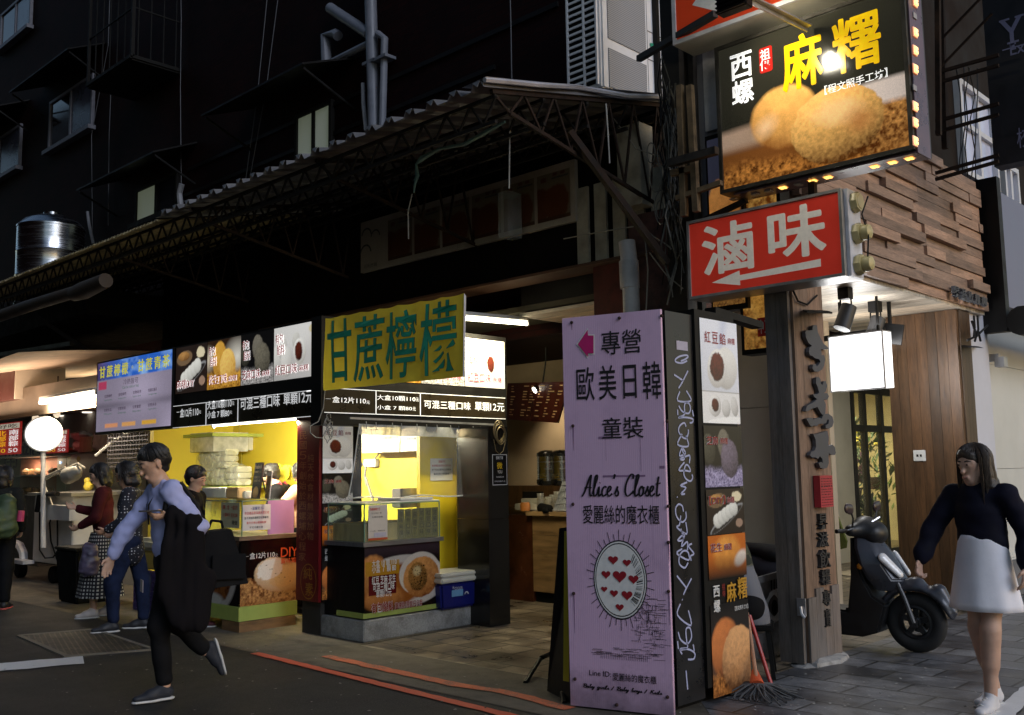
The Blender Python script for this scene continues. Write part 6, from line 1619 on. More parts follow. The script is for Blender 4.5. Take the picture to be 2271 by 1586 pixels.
q.mix(np.clip(q.X/wR-.9,0,1)*8*np.clip(1-q.Y/(.5*ph),0,1), (16,12,12))
q.mix(q.ell(.72*wR,.52*ph,.285*wR,.34*ph,.1,.04)[0], (214,204,190)); q.ball(.74*wR,.46*ph,.25*wR,.33*ph,.15,(224,158,90),(120,62,26),.45,46,.05,.1); q.ball(.69*wR,.47*ph,.135*wR,.24*ph,.2,(170,120,60),(60,40,20),.9,80,.1,.2); q.mix(q.ell(.68*wR,.56*ph,.07*wR,.10*ph,.2,.5)[0]*.7, (226,206,150))
for k in range(40):
    q.mix(q.ell((.60+.2*rb_.random())*wR,(.34+.3*rb_.random())*ph,.006,.005)[0], (40,30,20))
q.mix(q.rect(.01*wR,.55*ph,.44*wR,.77*ph)*.8, (190,140,30)); q.mix(q.rect(.05*wR,.25*ph,.40*wR,.555*ph), (96,24,26))
q.build('front_picture', P_gloss, rc, 0, .045, -.004)
wm_, rm_ = MB(), MB()
for s, a, b, c_, d in (('大盒 10 顆 110',408,985,575,1012),('小盒 ７ 顆 80',408,1022,570,1055),('紅豆 芝麻 花生',408,1095,568,1130),('可混三種口味',415,1143,560,1180),('單顆12元',436,1187,540,1226)):
    A = z6(a, b); Bq = z6(c_, d); RFc.text(wm_, s, A[0], A[1], Bq[0], Bq[1], y=-.008, bold=.013)
A = z6(403,1275); Bq = z6(552,1325)
for m_, bo, y in ((wm_, .04, -.008), (rm_, .016, -.0125)):
    RFc.text(m_, '有包餡料', A[0], A[1], Bq[0], Bq[1], y=y, bold=bo); C_ = z6(562,1270); D_ = z6(745,1292); RFc.text(m_, '賞味期-限當日食用', C_[0], C_[1], D_[0], D_[1], y=y, bold=bo if bo < .03 else .04)
wm_.build('white_lettering', WHITE, rc); rm_.build('red_lettering', ink('darkred_ink', srgb(150,30,28)), rc)
base = MB(); base.box(RX-.9, RX+.03, RY-.03, hx(1085,1380,RX).y, 0, .185)
base.solo('concrete_base', concrete_mat('stained_base', (.30,.30,.29), 3), 'low stained grey concrete base under the right counter and cool box', 'plinth', (RX-.4, 6.3, 0), bevel=.008)
gc2 = glass_case('glass case on the right counter holding handwritten flavour cards', RX-.55, RX, RY, RY+wR, .872, 1.215, M_whitep)
MB().box(RX-.5, RX-.02, RY+.02, RY+wR-.02, .873, 1.03).build('wooden_trays', mat('pine_tray', (.50,.34,.14), .6, 0, .2, 4, 0, .2, (4,1,1)), gc2, world=True)
hold = thing('hold', 'h', 'h', (RX+.003, RY, 0), pi/2); Fh = Face(hold); z7 = zz(780,1080,10.323)
x0_, z0_, x1_, z1_ = Fh.rect(*z7(1070,510), *z7(2005,1130)); kraft = mat('kraft_card', (.17,.125,.035), .8, 0, .08, 8)
fc = thing('flavour_cards', 'row of kraft cards handwritten with flavours inside the right glass case', 'price card', (RX-.012, RY+x0_, z0_), pi/2)
for i, s in enumerate(('原味麻糬','綜合口味','麻糬丁','花生口味','紅豆口味','芝麻口味')):
    w_ = (x1_-x0_)/6; MB().box(i*w_+.002, (i+1)*w_-.002, 0, .002, 0, z1_-z0_).build('card', kraft, fc)
    m_ = MB(); put(m_, s, (i+.22)*w_, .03, (i+.78)*w_, z1_-z0_-.02, y=-.002, vert=True, gap=.10, bold=.012); m_.build('lettering', ink('brown_ink', srgb(62,46,18)), fc)
notice('orange and white social media flyer at the left corner of the right glass case', hold, Fh.rect(*z7(365,420), *z7(805,1195)), -.008,
       [('西螺麻糬大王',.08,.62,.84,.92,'r'),('加入好友送一顆',.15,.68,.74,.79,'k'),('免費吃麻糬',.18,.74,.63,.68,'k'),('打卡上傳',.1,.36,.24,.275,'k'),('按讚分享',.5,.86,.24,.275,'k')], None, mat('flyer_paper', (.60,.54,.48), .5, 0, .06, 6))
flr = [o for o in bpy.data.objects if o.name.startswith('notice')][-1]
fx = Fh.rect(*z7(365,420), *z7(805,1195)); fw_, fh_ = fx[2]-fx[0], fx[3]-fx[1]
m_ = MB(); m_.box(0, fw_, -.003, -.0013, 0, fh_*.06); m_.build('orange_band', ink('orange_band', srgb(190,80,40)), flr)
m_ = MB(); m_.box(fw_*.30, fw_*.92, -.004, -.0013, fh_*.09, fh_*.21); m_.build('white_box', ink('pale_box', srgb(190,185,200)), flr)
bpy.data.objects.remove(hold)
hold = thing('hold', 'h', 'h', (PX+.004, 6, 0), pi/2); Fh = Face(hold)
notice('cream notice with red print on the bright yellow partition', hold, Fh.rect(*z6(806,296), *z6(956,442)), 0,
       [('溫馨提示',.35,.68,.80,.92,'r'),('本店產品皆採用天然食材',.06,.92,.62,.73,'r'),('皆不添加防腐劑及化學藥劑',.06,.92,.44,.54,'k'),('當天食用以確保新鮮',.14,.84,.25,.35,'k')])
bpy.data.objects.remove(hold)
hold = thing('hold', 'h', 'h', (-9, 6.746, 0), 0); Fh = Face(hold)
notice('white card taped to the left cupboard door', hold, Fh.rect(*z6(367,126), *z6(410,206)), 0, [('公告',.2,.8,.7,.9,'k')])
notice('pale yellow list taped across the middle of the wall cupboard', hold, Fh.rect(*z6(478,84), *z6(605,186)), 0, [('麻糬一盒十二片',.06,.9,.74,.9,'g'),('大盒十顆一百一',.06,.92,.5,.66,'g'),('小盒七顆八十元',.06,.9,.24,.4,'g')], None, mat('pale_yellow_paper', (.62,.60,.36), .7, 0, .05, 6))
notice('white list with blue print on the right cupboard door', hold, Fh.rect(*z6(622,90), *z6(735,180)), 0, [('宅配到府服務',.08,.9,.7,.86,'b'),('請洽服務人員',.08,.9,.42,.58,'b'),('謝謝光臨',.2,.8,.14,.3,'b')])
bpy.data.objects.remove(hold)
ldm = MB(); a, b = hx(882,1110,RX-.1), hx(957,1110,RX-.1); ldm.box(RX-.42, RX-.06, a.y, b.y, 1.226, 1.25); ldm.solo('chopping_board', M_whitep, 'thick white chopping board lying on the right glass case', 'board', (RX-.25, (a.y+b.y)/2, 1.226), bevel=.01)
ws = thing('wall_socket', 'white wall socket with trailing grey cables behind the plastic curtain', 'socket', hy(818,1028,7.0)); a, b = hy(805,1036,6.97), hy(832,1018,6.97)
MB().box(a.x, b.x, 6.97, 7.035, a.z, b.z).build('case', M_whitep, ws, world=True, bevel=.01)
m_ = MB(); m_.tube([hy(790,1034,7.02), hy(806,1028,7.0)], .012, 6); m_.tube([hy(830,1020,7.0), hy(838,1008,7.0), hy(842,1003,7.0)], .01, 6); m_.tube([hy(812,1036,6.96), hy(809,1055,6.9), hy(814,1078,6.85)], .014, 6); m_.build('cord', M_pvc, ws, world=True, smooth=True)
tb_ = MB(); tb_.tube([hy(812,1060,6.7), hy(828,1112,6.2)], .014, 8); tb_.solo('steel_rod', M_alu, 'slim shiny rod leaning behind the right glass case', 'rod', hy(828,1112,6.2), smooth=True)
m_ = MB(); a, b = hx(889,1105,-7.75), hx(931,1082,-7.75); m_.box(-7.9, -7.75, a.y, b.y, a.z-.1, b.z); m_.solo('steel_tin', M_ctop, 'grey steel tin on the back worktop by the yellow partition', 'tin', (-7.82, (a.y+b.y)/2, a.z-.1), bevel=.01)
cu = thing('plastic_curtain', 'clear plastic curtain hooked along a rail above the right counter', 'curtain', (-7.30, 6.2, 2.0))
ctl, ctr, cbl_, cbr = hx(795,940,-7.30), hx(1082,952,-7.30), hx(772,1106,-7.30), hx(1054,1097,-7.30)
vs = []; nx_, nz_ = 60, 14
for i in range(nx_+1):
    for j in range(nz_+1):
        u, v = i/nx_, j/nz_; t_ = ctl.lerp(ctr, u); b_ = cbl_.lerp(cbr, u); p_ = b_.lerp(t_, v)
        vs.append((p_.x+.02*sin(u*30+v)*(.4+.6*v)+.025*sin(u*9+v*3)*(1-v), p_.y, p_.z+.01*sin(u*14)*(1-v)))
m_ = MB(); m_.add(vs, [(i*(nz_+1)+j, (i+1)*(nz_+1)+j, (i+1)*(nz_+1)+j+1, i*(nz_+1)+j+1) for i in range(nx_) for j in range(nz_)]); m_.build('film', M_film, cu, smooth=True, world=True)
def hem(i0, j0, i1, j1, r=.008):
    n = max(abs(i1-i0), abs(j1-j0)); return [vs[round(i0+(i1-i0)*k/n)*(nz_+1)+round(j0+(j1-j0)*k/n)] for k in range(n+1)]
m_ = MB(); m_.tube(hem(0,0,nx_,0), .007, 5); m_.tube(hem(0,0,0,nz_), .006, 5); m_.tube(hem(nx_,0,nx_,nz_), .008, 5); m_.build('hem', clear('film_hem', (.9,.88,.85), .55, .2), cu, world=True)
m_ = MB(); m_.add([(p_[0]-.006, p_[1], p_[2]) for p_ in hem(0,nz_-2,nx_,nz_-2)]+[(p_[0]-.006, p_[1], p_[2]) for p_ in hem(0,nz_,nx_,nz_)], [(i, i+1, nx_+2+i, nx_+1+i) for i in range(nx_)]); m_.build('header_band', clear('smoked_band', (.45,.38,.28), .5, .3), cu, world=True)
m_ = MB()
for k in range(11):
    p_ = vs[round((k+.5)*nx_/11)*(nz_+1)+nz_-1]; m_.tube([(p_[0]+.006, p_[1], p_[2]+.07), (p_[0]+.012, p_[1], p_[2]+.02), (p_[0]+.004, p_[1], p_[2])], .004, 5)
m_.bar((-7.30, ctl.y-.1, ctl.z+.05), (-7.30, ctr.y+.08, ctr.z+.05), .018); m_.build('hook_rail', M_alu, cu, world=True)
bp = thing('black_post', 'glossy black tiled post between the stall and the drinks bar', 'post', (-6.95, 6.95, 0))
b0, b1 = hx(1087,1380,-6.9).y, hx(1132,1380,-6.9).y
MB().box(-7.35, -6.9, b0, b1, 0, 1.02).box(-7.35, -6.9, b0, b1, 1.024, 1.925).build('shaft', mat('gloss_black', (.012,.011,.010), .18, 0, .3, 4), bp, world=True)
hold = thing('hold', 'h', 'h', (-6.898, b0, 0), pi/2); Fh = Face(hold); r_ = Fh.rect(*z6(1224,268), *z6(1326,474))
nt = notice('black framed notice with yellow character on the glossy black post', hold, r_, 0, [('即時下單',.26,.72,.83,.94,'w'),('微',.30,.68,.52,.74,'y'),('YOU',.34,.66,.38,.48,'w'),('本店販售品項',.24,.76,.24,.29,'w'),('均有供應外送',.12,.86,.10,.15,'w')], None, M_black)
m_ = MB(); w_, h_ = r_[2]-r_[0], r_[3]-r_[1]
for a in ((0,w_,0,.006),(0,w_,h_-.006,h_),(0,.006,.007,h_-.007),(w_-.006,w_,.007,h_-.007)): m_.box(a[0],a[1],-.003,-.0013,a[2],a[3])
m_.build('border', WHITE, nt); bpy.data.objects.remove(hold)
m_ = MB()
for k in range(5):
    c_ = hx(1108+rr.uniform(-2,2), 955+k*3, -6.87); m_.tube([(c_.x+.005*k, c_.y+(.075-.004*k)*cos(a), c_.z+(.10-.004*k)*sin(a)) for a in np.linspace(0,2*pi,20)], .005, 5)
m_.tube([hx(1095,975,-6.87), hx(1100,1000,-6.87), hx(1108,1008,-6.88), hx(1116,1000,-6.87), hx(1122,975,-6.87)], .004, 5)
m_.solo('coiled_wire', mat('brass_wire', (.20,.15,.07), .45, .3), 'coil of brownish wire hung at the top of the black post', 'wire', hx(1108,960,-6.87))
cz0 = .187; y0_, y1_ = hx(975,1340,-7.12).y+.01, hx(1081,1345,-7.12).y
ck = thing('cool_box', 'dark blue cool box with white lid on the concrete base', 'cool box', (-7.3, (y0_+y1_)/2, cz0))
zl = hx(1080,1278,-7.12).z
bdy = MB(); bdy.add([(-7.12,y0_+.02,cz0),(-7.12,y1_-.02,cz0),(-7.48,y1_-.02,cz0),(-7.48,y0_+.02,cz0),(-7.11,y0_,zl-.02),(-7.11,y1_,zl-.02),(-7.49,y1_,zl-.02),(-7.49,y0_,zl-.02)], [(0,3,2,1),(4,5,6,7),(0,1,5,4),(1,2,6,5),(2,3,7,6),(3,0,4,7)])
bdy.build('body', mat('cooler_blue', (.007,.011,.13), .35, 0, .08, 4), ck, world=True, bevel=.02)
ld_ = MB(); ld_.box(-7.50,-7.09,y0_-.01,y1_+.01,zl-.018,zl+.03).box(-7.495,-7.095,y0_-.005,y1_+.005,zl+.032,zl+.075); ld_.build('lid', mat('cooler_white', (.62,.60,.52), .4, 0, .05, 5), ck, world=True, bevel=.012)
MB().tube([(-7.2,y1_-.07,zl+.07),(-7.2,y1_-.05,zl+.115),(-7.2,y1_+.03,zl+.105),(-7.2,y1_+.03,zl+.05)], .013, 8).build('handle', mat('cooler_white', (.62,.60,.52)), ck, world=True, smooth=True)
hold = thing('hold', 'h', 'h', (-7.112, y0_, 0), pi/2); Fh = Face(hold)
m_ = MB(); x0_, z0_, x1_, z1_ = Fh.rect(*z6(948,1188), *z6(1025,1222)); m_.add([(x0_,-.006,z0_),(x1_,-.006,z0_),(x1_,-.006,z1_),(x0_,-.006,z1_)], [(0,1,2,3)])
m2 = MB(); c_ = Fh.at(*z6(1048,1212)); m2.add([(c_[0]+r1*cos(a), -.008, c_[1]+r1*sin(a)) for r1 in (.028,.016) for a in np.linspace(0,pi,10)], [(i,i+1,11+i,10+i) for i in range(9)])
a = Fh.rect(*z6(968,1166), *z6(1022,1178)); put(m2, 'COOLER', a[0], a[1], a[2], a[3], y=-.006, bold=.01); a = Fh.rect(*z6(952,1160), *z6(966,1178)); put(m2, '*', a[0], a[1], a[2], a[3], y=-.006)
for mm_, n2, c2 in ((m_, 'badge', srgb(110,160,200)), (m2, 'emblem', srgb(190,190,200))):
    o = mm_.build(n2, ink(n2+'_ink', c2), hold); o.data.transform(xform(ck).inverted() @ xform(hold)); o.parent = ck
bpy.data.objects.remove(hold)

# ================================================================ drinks bar at the back
bar = thing('drinks_bar', 'timber fronted drinks bar counter at the back of the arcade', 'counter', (-7.2, 8.6, 0))
BXc, BYc = -7.8, 8.40
bb = MB()
for k in range(4): bb.box(BXc, -5.9, BYc, BYc+.04, .12+k*.212, .12+k*.212+.209)
bb.build('plank_front', mat('bar_wood', (.22,.13,.055), .5, 0, .3, 3, .1, .3, (1,1,6)), bar, world=True)
MB().box(BXc-.06, -5.9, BYc-.05, BYc+.7, .975, 1.02).build('worktop', mat('bar_top', (.30,.19,.09), .4, 0, .2, 3), bar, world=True)
MB().box(BXc-.55, BXc-.003, BYc+.0, BYc+.6, 0, .97).build('side_panel', mat('redbrown_side', (.06,.018,.008), .25, 0, .3, 4), bar, world=True)
MB().box(BXc, -5.9, BYc+.04, BYc+.6, 0, .11).build('kick', M_blackmatt, bar, world=True)
bw_t = thing('bar_wall', 'tan plaster wall lit by a spot behind the drinks bar', 'wall', (-8.5, 10.2, 0))
MB().box(-12.5, -5.0, 10.2, 10.3, 0, 3.13).build('plaster', mat('tan_plaster', (.48,.38,.26), .8, 0, .08, 2), bw_t, world=True)
MB().box(-10.6, -7.4, 9.75, 10.19, 1.02, 1.06).build('back_shelf', M_wooddark, bw_t, world=True)
mnu = thing('drinks_menu', 'tilted dark red drinks menu panels hanging over the bar', 'menu sign', hx(1130,940,-8.6), 0)
ma, mb_, mc, md_ = hp(1126,850,(-8.6,9.0,2),(-.3,-1,0)), hp(1262,846,(-8.6,9.0,2),(-.3,-1,0)), hp(1236,938,(-8.6,9.15,2),(-.3,-1,0)), hp(1120,930,(-8.6,9.15,2),(-.3,-1,0))
def mpt(u, v, off=0): p_ = md_.lerp(mc, u).lerp(ma.lerp(mb_, u), v); return p_ + Vector((-.05, -1, 0))*off
m_ = MB(); 
for u0, u1 in ((0,.49),(.51,1)): m_.add([mpt(u0,0),mpt(u1,0),mpt(u1,1),mpt(u0,1),mpt(u0,0,-.03),mpt(u1,0,-.03),mpt(u1,1,-.03),mpt(u0,1,-.03)], [(0,1,2,3),(0,4,5,1),(1,5,6,2),(2,6,7,3),(3,7,4,0)])
m_.build('panel', mat('menu_red', (.075,.014,.008), .4, 0, .2, 3), mnu, world=True)
m_ = MB(); rm2 = random.Random(4)
for c_ in (.08,.30,.42,.56,.72,.88):
    for k in range(12):
        if rm2.random() < .85:
            u0 = c_; u1 = c_+rm2.uniform(.03,.10); v = .90-k*.07
            if .485 < u1 < .515: continue
            m_.add([mpt(u0,v,.004), mpt(u1,v,.004), mpt(u1,v+.022,.004), mpt(u0,v+.022,.004)], [(0,1,2,3)])
m_.build('menu_lines', ink('cream_ink', srgb(225,190,140)), mnu, world=True)
spt = thing('bar_spotlight', 'small glowing spotlight hanging in front of the dark red drinks menu', 'lamp', hx(1185,863,-8.2))
q_ = hx(1187,863,-8.15); m_ = MB(); m_.cyl(q_+Vector((.03,.10,.05)), q_+Vector((-.005,-.0,-.01)), .035, .045, 14); m_.tube([q_+Vector((.03,.10,.05)), q_+Vector((.05,.15,.35)), q_+Vector((.05,.15,.75))], .01, 6); m_.build('housing', M_black, spt, world=True, smooth=True)
MB().cyl(q_+Vector((-.006,-.004,-.012)), q_+Vector((-.009,-.010,-.016)), .038, .036, 14).build('bulb', glow('spot_bulb', (1,.93,.78), 25), spt, world=True)
l = bpy.data.lights.new('bar_wall_wash', 'SPOT'); l.energy = 30; l.color = (1,.80,.52); l.spot_size = radians(110); l.spot_blend = .8; l.shadow_soft_size = .05
o = bpy.data.objects.new('bar_wall_wash', l); COL.objects.link(o); o.parent = spt; o.location = Vector((-8.8, 9.6, 2.5))-Vector(spt.location); o.rotation_euler = Vector((.1, .55, -1)).to_track_quat('-Z','Y').to_euler()
M_glossblk = mat('urn_black', (.015,.015,.016), .25, 0, .2, 6)
for px, l_ in ((1216,'left steel drinks urn with black lid on the bar'),(1248,'right steel drinks urn with black lid and paper label')):
    c_ = hy(px, 1052, 9.4); zb2 = 1.30; ur = thing('drinks_urn', l_, 'urn', (c_.x, 9.4, zb2), 0, 'steel drinks urns on the bar')
    r_ = .14; MB().lathe([(r_*1.02,zb2),(r_*1.02,zb2+.05)], (c_.x,9.4,0), 20).build('base', M_glossblk, ur, world=True)
    MB().lathe([(r_,zb2+.052),(r_,zb2+.36)], (c_.x,9.4,0), 24).build('body', M_stain, ur, world=True, smooth=True)
    MB().lathe([(r_*1.04,zb2+.362),(r_*1.04,zb2+.40),(r_*.7,zb2+.43),(.02,zb2+.44)], (c_.x,9.4,0), 24).build('lid', M_glossblk, ur, world=True, smooth=True)
    MB().box(c_.x-.02, c_.x+.02, 9.4-r_-.06, 9.4-r_-.002, zb2+.02, zb2+.07).build('tap', M_glossblk, ur, world=True)
shf = MB(); shf.box(-9.2,-7.0,9.2,9.65,1.022,1.295); shf.solo('urn_stand', M_wooddark, 'dark wooden stand carrying the two drinks urns', 'stand', (-8,9.4,1.022))
k_ = 0
for px, h_, n2 in ((1199,.20,'tall stack of clear cups at the bar front, left of the others'),(1216,.16,'short stack of clear cups in the middle of the bar'),(1236,.22,'tall stack of clear cups before the steel urns'),(1226,.18,'stack of clear cups next to the tray rack')):
    c_ = hy(px, 1130, 8.55+.06*k_); m_ = MB()
    for j in range(int(h_/.02)): m_.lathe([(.036,1.024+j*.02),(.044,1.024+j*.02+.017)], (c_.x,8.55+.06*k_,0), 14)
    m_.solo('cup_stack', clear('cup_plastic', (.9,.88,.82), .35, .15), n2, 'cups', (c_.x,8.55+.06*k_,1.024), group='stacks of cups on the bar', smooth=True); k_ += 1
rg = thing('cash_register', 'cream cash register with black display on the bar', 'cash register', hy(1168,1132,8.55)); c_ = hy(1172,1130,8.55)
m_ = MB(); m_.box(c_.x-.18,c_.x+.16,8.5,8.8,1.022,1.10).box(c_.x-.17,c_.x+.15,8.6,8.8,1.101,1.16); m_.build('body', mat('register_cream', (.42,.40,.34), .5), rg, world=True, bevel=.008)
MB().box(c_.x-.16,c_.x+.14,8.62,8.66,1.162,1.24).build('display', M_black, rg, world=True)
m_ = MB(); c_ = hy(1165,1136,8.45); m_.lathe([(.055,1.022),(.06,1.09),(.05,1.12)], (c_.x,8.45,0), 16); m_.solo('orange_cup', mat('orange_tub', (.45,.16,.03), .5), 'orange printed tub at the front edge of the bar', 'tub', (c_.x,8.45,1.022), smooth=True)
S = Sculpt(); c_ = hy(1208,1134,8.42); S.cone((c_.x-.05,8.42,1.06),(c_.x+.07,8.42,1.05),.055,.05,flat=(0,1,0),fs=1.2); S.cone((c_.x+.05,8.36,1.035),(c_.x+.12,8.33,1.03),.03,.02)
o = S.build('cloth_hat', M_blackmatt, None, .012); o.data.transform(Matrix.Translation((-c_.x,-8.42,-1.022))); place(o, (c_.x,8.42,1.022)); tag(o, 'black cloth hat lying on the bar edge', 'hat')
tr = thing('tray_rack', 'grey translucent tray rack leaning on the bar by the lilac board', 'rack', hy(1248,1132,8.45)); c_ = hy(1250,1132,8.45)
m_ = MB(); m_.add([(c_.x-.13,8.42,1.025),(c_.x+.28,8.42,1.025),(c_.x+.28,8.62,1.36),(c_.x-.16,8.62,1.36)], [(0,1,2,3)]); o = m_.build('sheet', mat('grey_acrylic', (.22,.23,.25), .3, 0, .2, 6), tr, world=True)
m_ = MB()
for k in range(5): z_ = 1.04+k*.07; y_ = 8.42+.2*(k*.07)/.335-.006; m_.bar((c_.x-.14,y_,z_),(c_.x+.28,y_,z_),.006)
for k in range(6): m_.bar((c_.x-.12+k*.07,8.415,1.03),(c_.x-.14+k*.07,8.612,1.36),.004)
m_.build('slot_line', mat('pale_slots', (.4,.4,.42), .5), tr, world=True)
for k, px in enumerate((1148,1160)):
    c_ = hy(px, 1060, 9.9); m_ = MB(); m_.lathe([(.05,1.062),(.06,1.10),(.058,1.22),(.03,1.26),(.032,1.28)], (c_.x,9.9,0), 16); m_.solo('glass_jar', clear('jar_glass', (.85,.82,.75), .3, .1), ['left glass jar on the back shelf of the bar','right glass jar on the back shelf of the bar'][k], 'jar', (c_.x,9.9,1.062), group='glass jars on the back shelf', smooth=True)
ab = thing('a_board', 'black folding A-board with yellow edge strip half hidden by the lilac board', 'A-board', (-4.5,5.1,0))
t0, t1 = hp(1240,1172,(-4.47,5.06,0),(.3,-1,0)), hp(1268,1168,(-4.40,5.08,0),(.3,-1,0))
a0_, a1_ = hz(1213,1532), hz(1266,1560); b0_, b1_ = hz(1228,1470), hz(1290,1490)
m_ = MB(); m_.add([a0_, a1_, t1, t0, a0_+Vector((.02,.03,0)), a1_+Vector((.02,.03,0)), t1+Vector((.02,.03,0)), t0+Vector((.02,.03,0))], [(0,1,2,3),(4,7,6,5),(0,3,7,4),(3,2,6,7),(1,5,6,2)])
m_.build('front_leaf', M_black, ab, world=True)
m_ = MB(); m_.add([b0_, b1_, t1+Vector((.03,.06,0)), t0+Vector((.03,.06,0))], [(0,1,2,3)]); m_.build('rear_leaf', M_blackmatt, ab, world=True)
m_ = MB(); y0 = hp(1255,1192,(-4.40,5.03,0),(.3,-1,0)); y1 = hp(1268,1190,(-4.38,5.03,0),(.3,-1,0)); y2, y3 = hz(1270,1545), hz(1262,1540)
m_.add([a1_.lerp(t1,.12)+Vector((-.05,-.02,0)), a1_.lerp(t1,.12)+Vector((.0,-.02,0)), t1+Vector((.0,-.02,-.03)), t1+Vector((-.05,-.02,-.03))], [(0,1,2,3)]); m_.build('yellow_strip', mat('dull_yellow', (.42,.33,.02), .5, 0, .1, 3), ab, world=True)
m_ = MB(); m_.tube([hz(1165,1515), hz(1200,1490)+Vector((0,0,.10)), hz(1222,1500)+Vector((0,0,.16))], .018, 6); m_.tube([hz(1252,1560), hz(1240,1520)+Vector((0,0,.12))], .018, 6); m_.build('splayed_foot', M_black, ab, world=True)
# ================================================================ rice dumpling stall at the far left
DY = 7.9
dm = thing('dumpling_stall', 'rice dumpling stall interior with pale walls far left under the cloth canopy', 'stall', (-17, DY, 0))
wm_ = MB(); wm_.box(-24, -12.2, DY, DY+.1, 0, 3.1)
wm_.build('back_wall', mat('stall_cream', (.50,.46,.40), .6, 0, .06, 2, 0, .2), dm, world=True)
MB().box(-24, -12.2, 5.7, DY-.01, 2.72, 2.80).build('ceiling', mat('stall_ceiling', (.50,.46,.38), .6, 0, .08, 2, 0, .2), dm, world=True)
MB().box(-24, -12.3, 5.62, 5.69, 2.42, 2.86).build('fascia', mat('tan_fascia', (.17,.13,.095), .7, 0, .2, 2, 0, .5), dm, world=True)
DFc = Face(dm, 0); m_ = MB(); m2 = MB()
for k, (s, mm_, yy) in enumerate((('北部粽', m_, (930, 978)), ('南部粽', m2, (985, 1035)))):
    a = DFc.at(10, yy[0]); b = DFc.at(118, yy[1]); put(mm_, s, a[0], b[1], b[0], a[1], y=-.004, bold=.03)
m_.build('brown_lettering', ink('brown_sign_ink', srgb(120,60,50)), dm); m2.build('violet_lettering', ink('violet_sign_ink', srgb(86,66,110)), dm)
cold = glow('cold_tube', (.86,.95,1.0), 9); warmer = glow('peach_tube', (1,.86,.62), 9)
def tl2(label, a, b, Y, e, col, m): 
    p, q = hy(*a, Y), hy(*b, Y); return tube_light('tube_light', label, p, q, (0,1,-.8), e, col, .03, m=m)
tl2('cold white tube light at the left edge over the dumpling stall', (-60,900), (58,888), 6.2, 60, (.88,.95,1), cold)
tl2('long warm tube light across the dumpling stall front', (90,893), (212,872), 5.5, 110, (1,.84,.6), warmer)
tl2('second warm tube light behind the long one at the dumpling stall', (120,862), (205,855), 6.9, 50, (1,.84,.6), warmer)
for px, py, l_ in ((79,925,'bare round bulb hanging left of the others over the dumpling stall'),(126,915,'bare round bulb hanging right under the warm tube light')):
    c_ = hy(px, py, 5.9); t = thing('hanging_bulb', l_, 'bulb', c_, 0, 'bare bulbs hanging over the dumpling stall'); MB().lathe([(.012,c_.z+.12),(.02,c_.z+.06),(.05,c_.z),(.05,c_.z-.04),(.02,c_.z-.08)], (c_.x,5.9,0), 14).build('bulb', glow('dim_bulb', (1,.78,.55), .9), t, world=True, smooth=True)
    MB().tube([c_+Vector((0,0,.12)), c_+Vector((0,0,.55))], .008, 5).build('cord', M_black, t, world=True)
for px, py, l_ in ((190,902,'upper flush ceiling lamp over the dumpling stall'),(194,914,'middle flush ceiling lamp over the dumpling stall'),(140,922,'lower flush ceiling lamp over the dumpling stall')):
    c_ = hz(px, py, 2.715); m_ = MB(); m_.lathe([(.09,2.70),(.10,2.716)], (c_.x,c_.y,0), 16); m_.solo('flush_lamp', glow('flush_glow', (1,.92,.8), 1.6), l_, 'lamp', (c_.x,c_.y,2.70), group='flush lamps in the dumpling stall ceiling')
light(cn, 'canopy_wash', (-16, 5.3, 2.5), 32, 3.0, (1,.72,.5), (0,.1,1), 'RECTANGLE', .3)
def price_sign(label, bl, tr, Y, flip=False):
    A, B_ = hy(*bl, Y), hy(*tr, Y); w_, h_ = B_.x-A.x, B_.z-A.z
    t = thing('price_sign', label, 'price sign', (A.x, Y, A.z), 0, 'red price signs of the dumpling stall')
    MB().box(0, w_, 0, .02, 0, h_).build('board', mat('price_red', (.42,.02,.02), .4, 0, .06, 3, emit=.35), t)
    m_ = MB(); m_.box(.05*w_, .95*w_, -.004, -.001, .80*h_, .965*h_); m_.build('heading_plate', ink('cream_plate', srgb(236,225,205), .5, .4), t)
    m_ = MB(); put(m_, '好吃', .12*w_, .82*h_, .88*w_, .95*h_, y=-.008, bold=.02); m_.build('heading', ink('darkbrown_ink', srgb(90,30,25), .5, .1), t)
    m_ = MB(); put(m_, '北部粽', .08*w_, .24*h_, .44*w_, .77*h_, y=-.006, vert=True, bold=.025, gap=.04); put(m_, '50', .08*w_, .06*h_, .44*w_, .19*h_, y=-.006, bold=.02); m_.build('yellow_lettering', ink('price_yellow', srgb(250,205,40), .5, .5), t)
    m_ = MB(); put(m_, '南部粽', .55*w_, .24*h_, .92*w_, .77*h_, y=-.006, vert=True, bold=.025, gap=.04); put(m_, '50', .55*w_, .06*h_, .92*w_, .19*h_, y=-.006, bold=.02); m_.build('white_lettering', ink('white_ink', srgb(238,236,230), .5, .5), t)
price_sign('red price sign with two columns at the left picture edge', (-12,1010), (47,934), 5.95)
price_sign('red price sign half hidden behind the round white lamp', (103,1006), (151,952), 7.0)
bs = thing('box_sign', 'dark red box sign with pale side plate under the cloth canopy', 'shop sign', (hy(-40,880,5.5).x, 5.5, hy(29,885,5.5).z))
w_ = hy(29,885,5.5).x-hy(-40,880,5.5).x; h_ = hy(29,792,5.5).z-hy(29,885,5.5).z
MB().box(0, w_, 0, .3, 0, h_).build('face', mat('oxblood', (.09,.025,.02), .5, 0, .1, 3), bs); MB().box(w_+.002, w_+.05, .01, .75, -.0, h_).build('side_plate', mat('pale_plate', (.5,.45,.38), .5, 0, .08, 3), bs)
rs = thing('round_lamp_sign', 'round glowing white lamp sign on a white pole above the food cart', 'lamp sign', hy(96,1290,5.4))
c_ = hy(97,963,5.4); r_ = (hy(131,963,5.4)-hy(64,963,5.4)).length/2
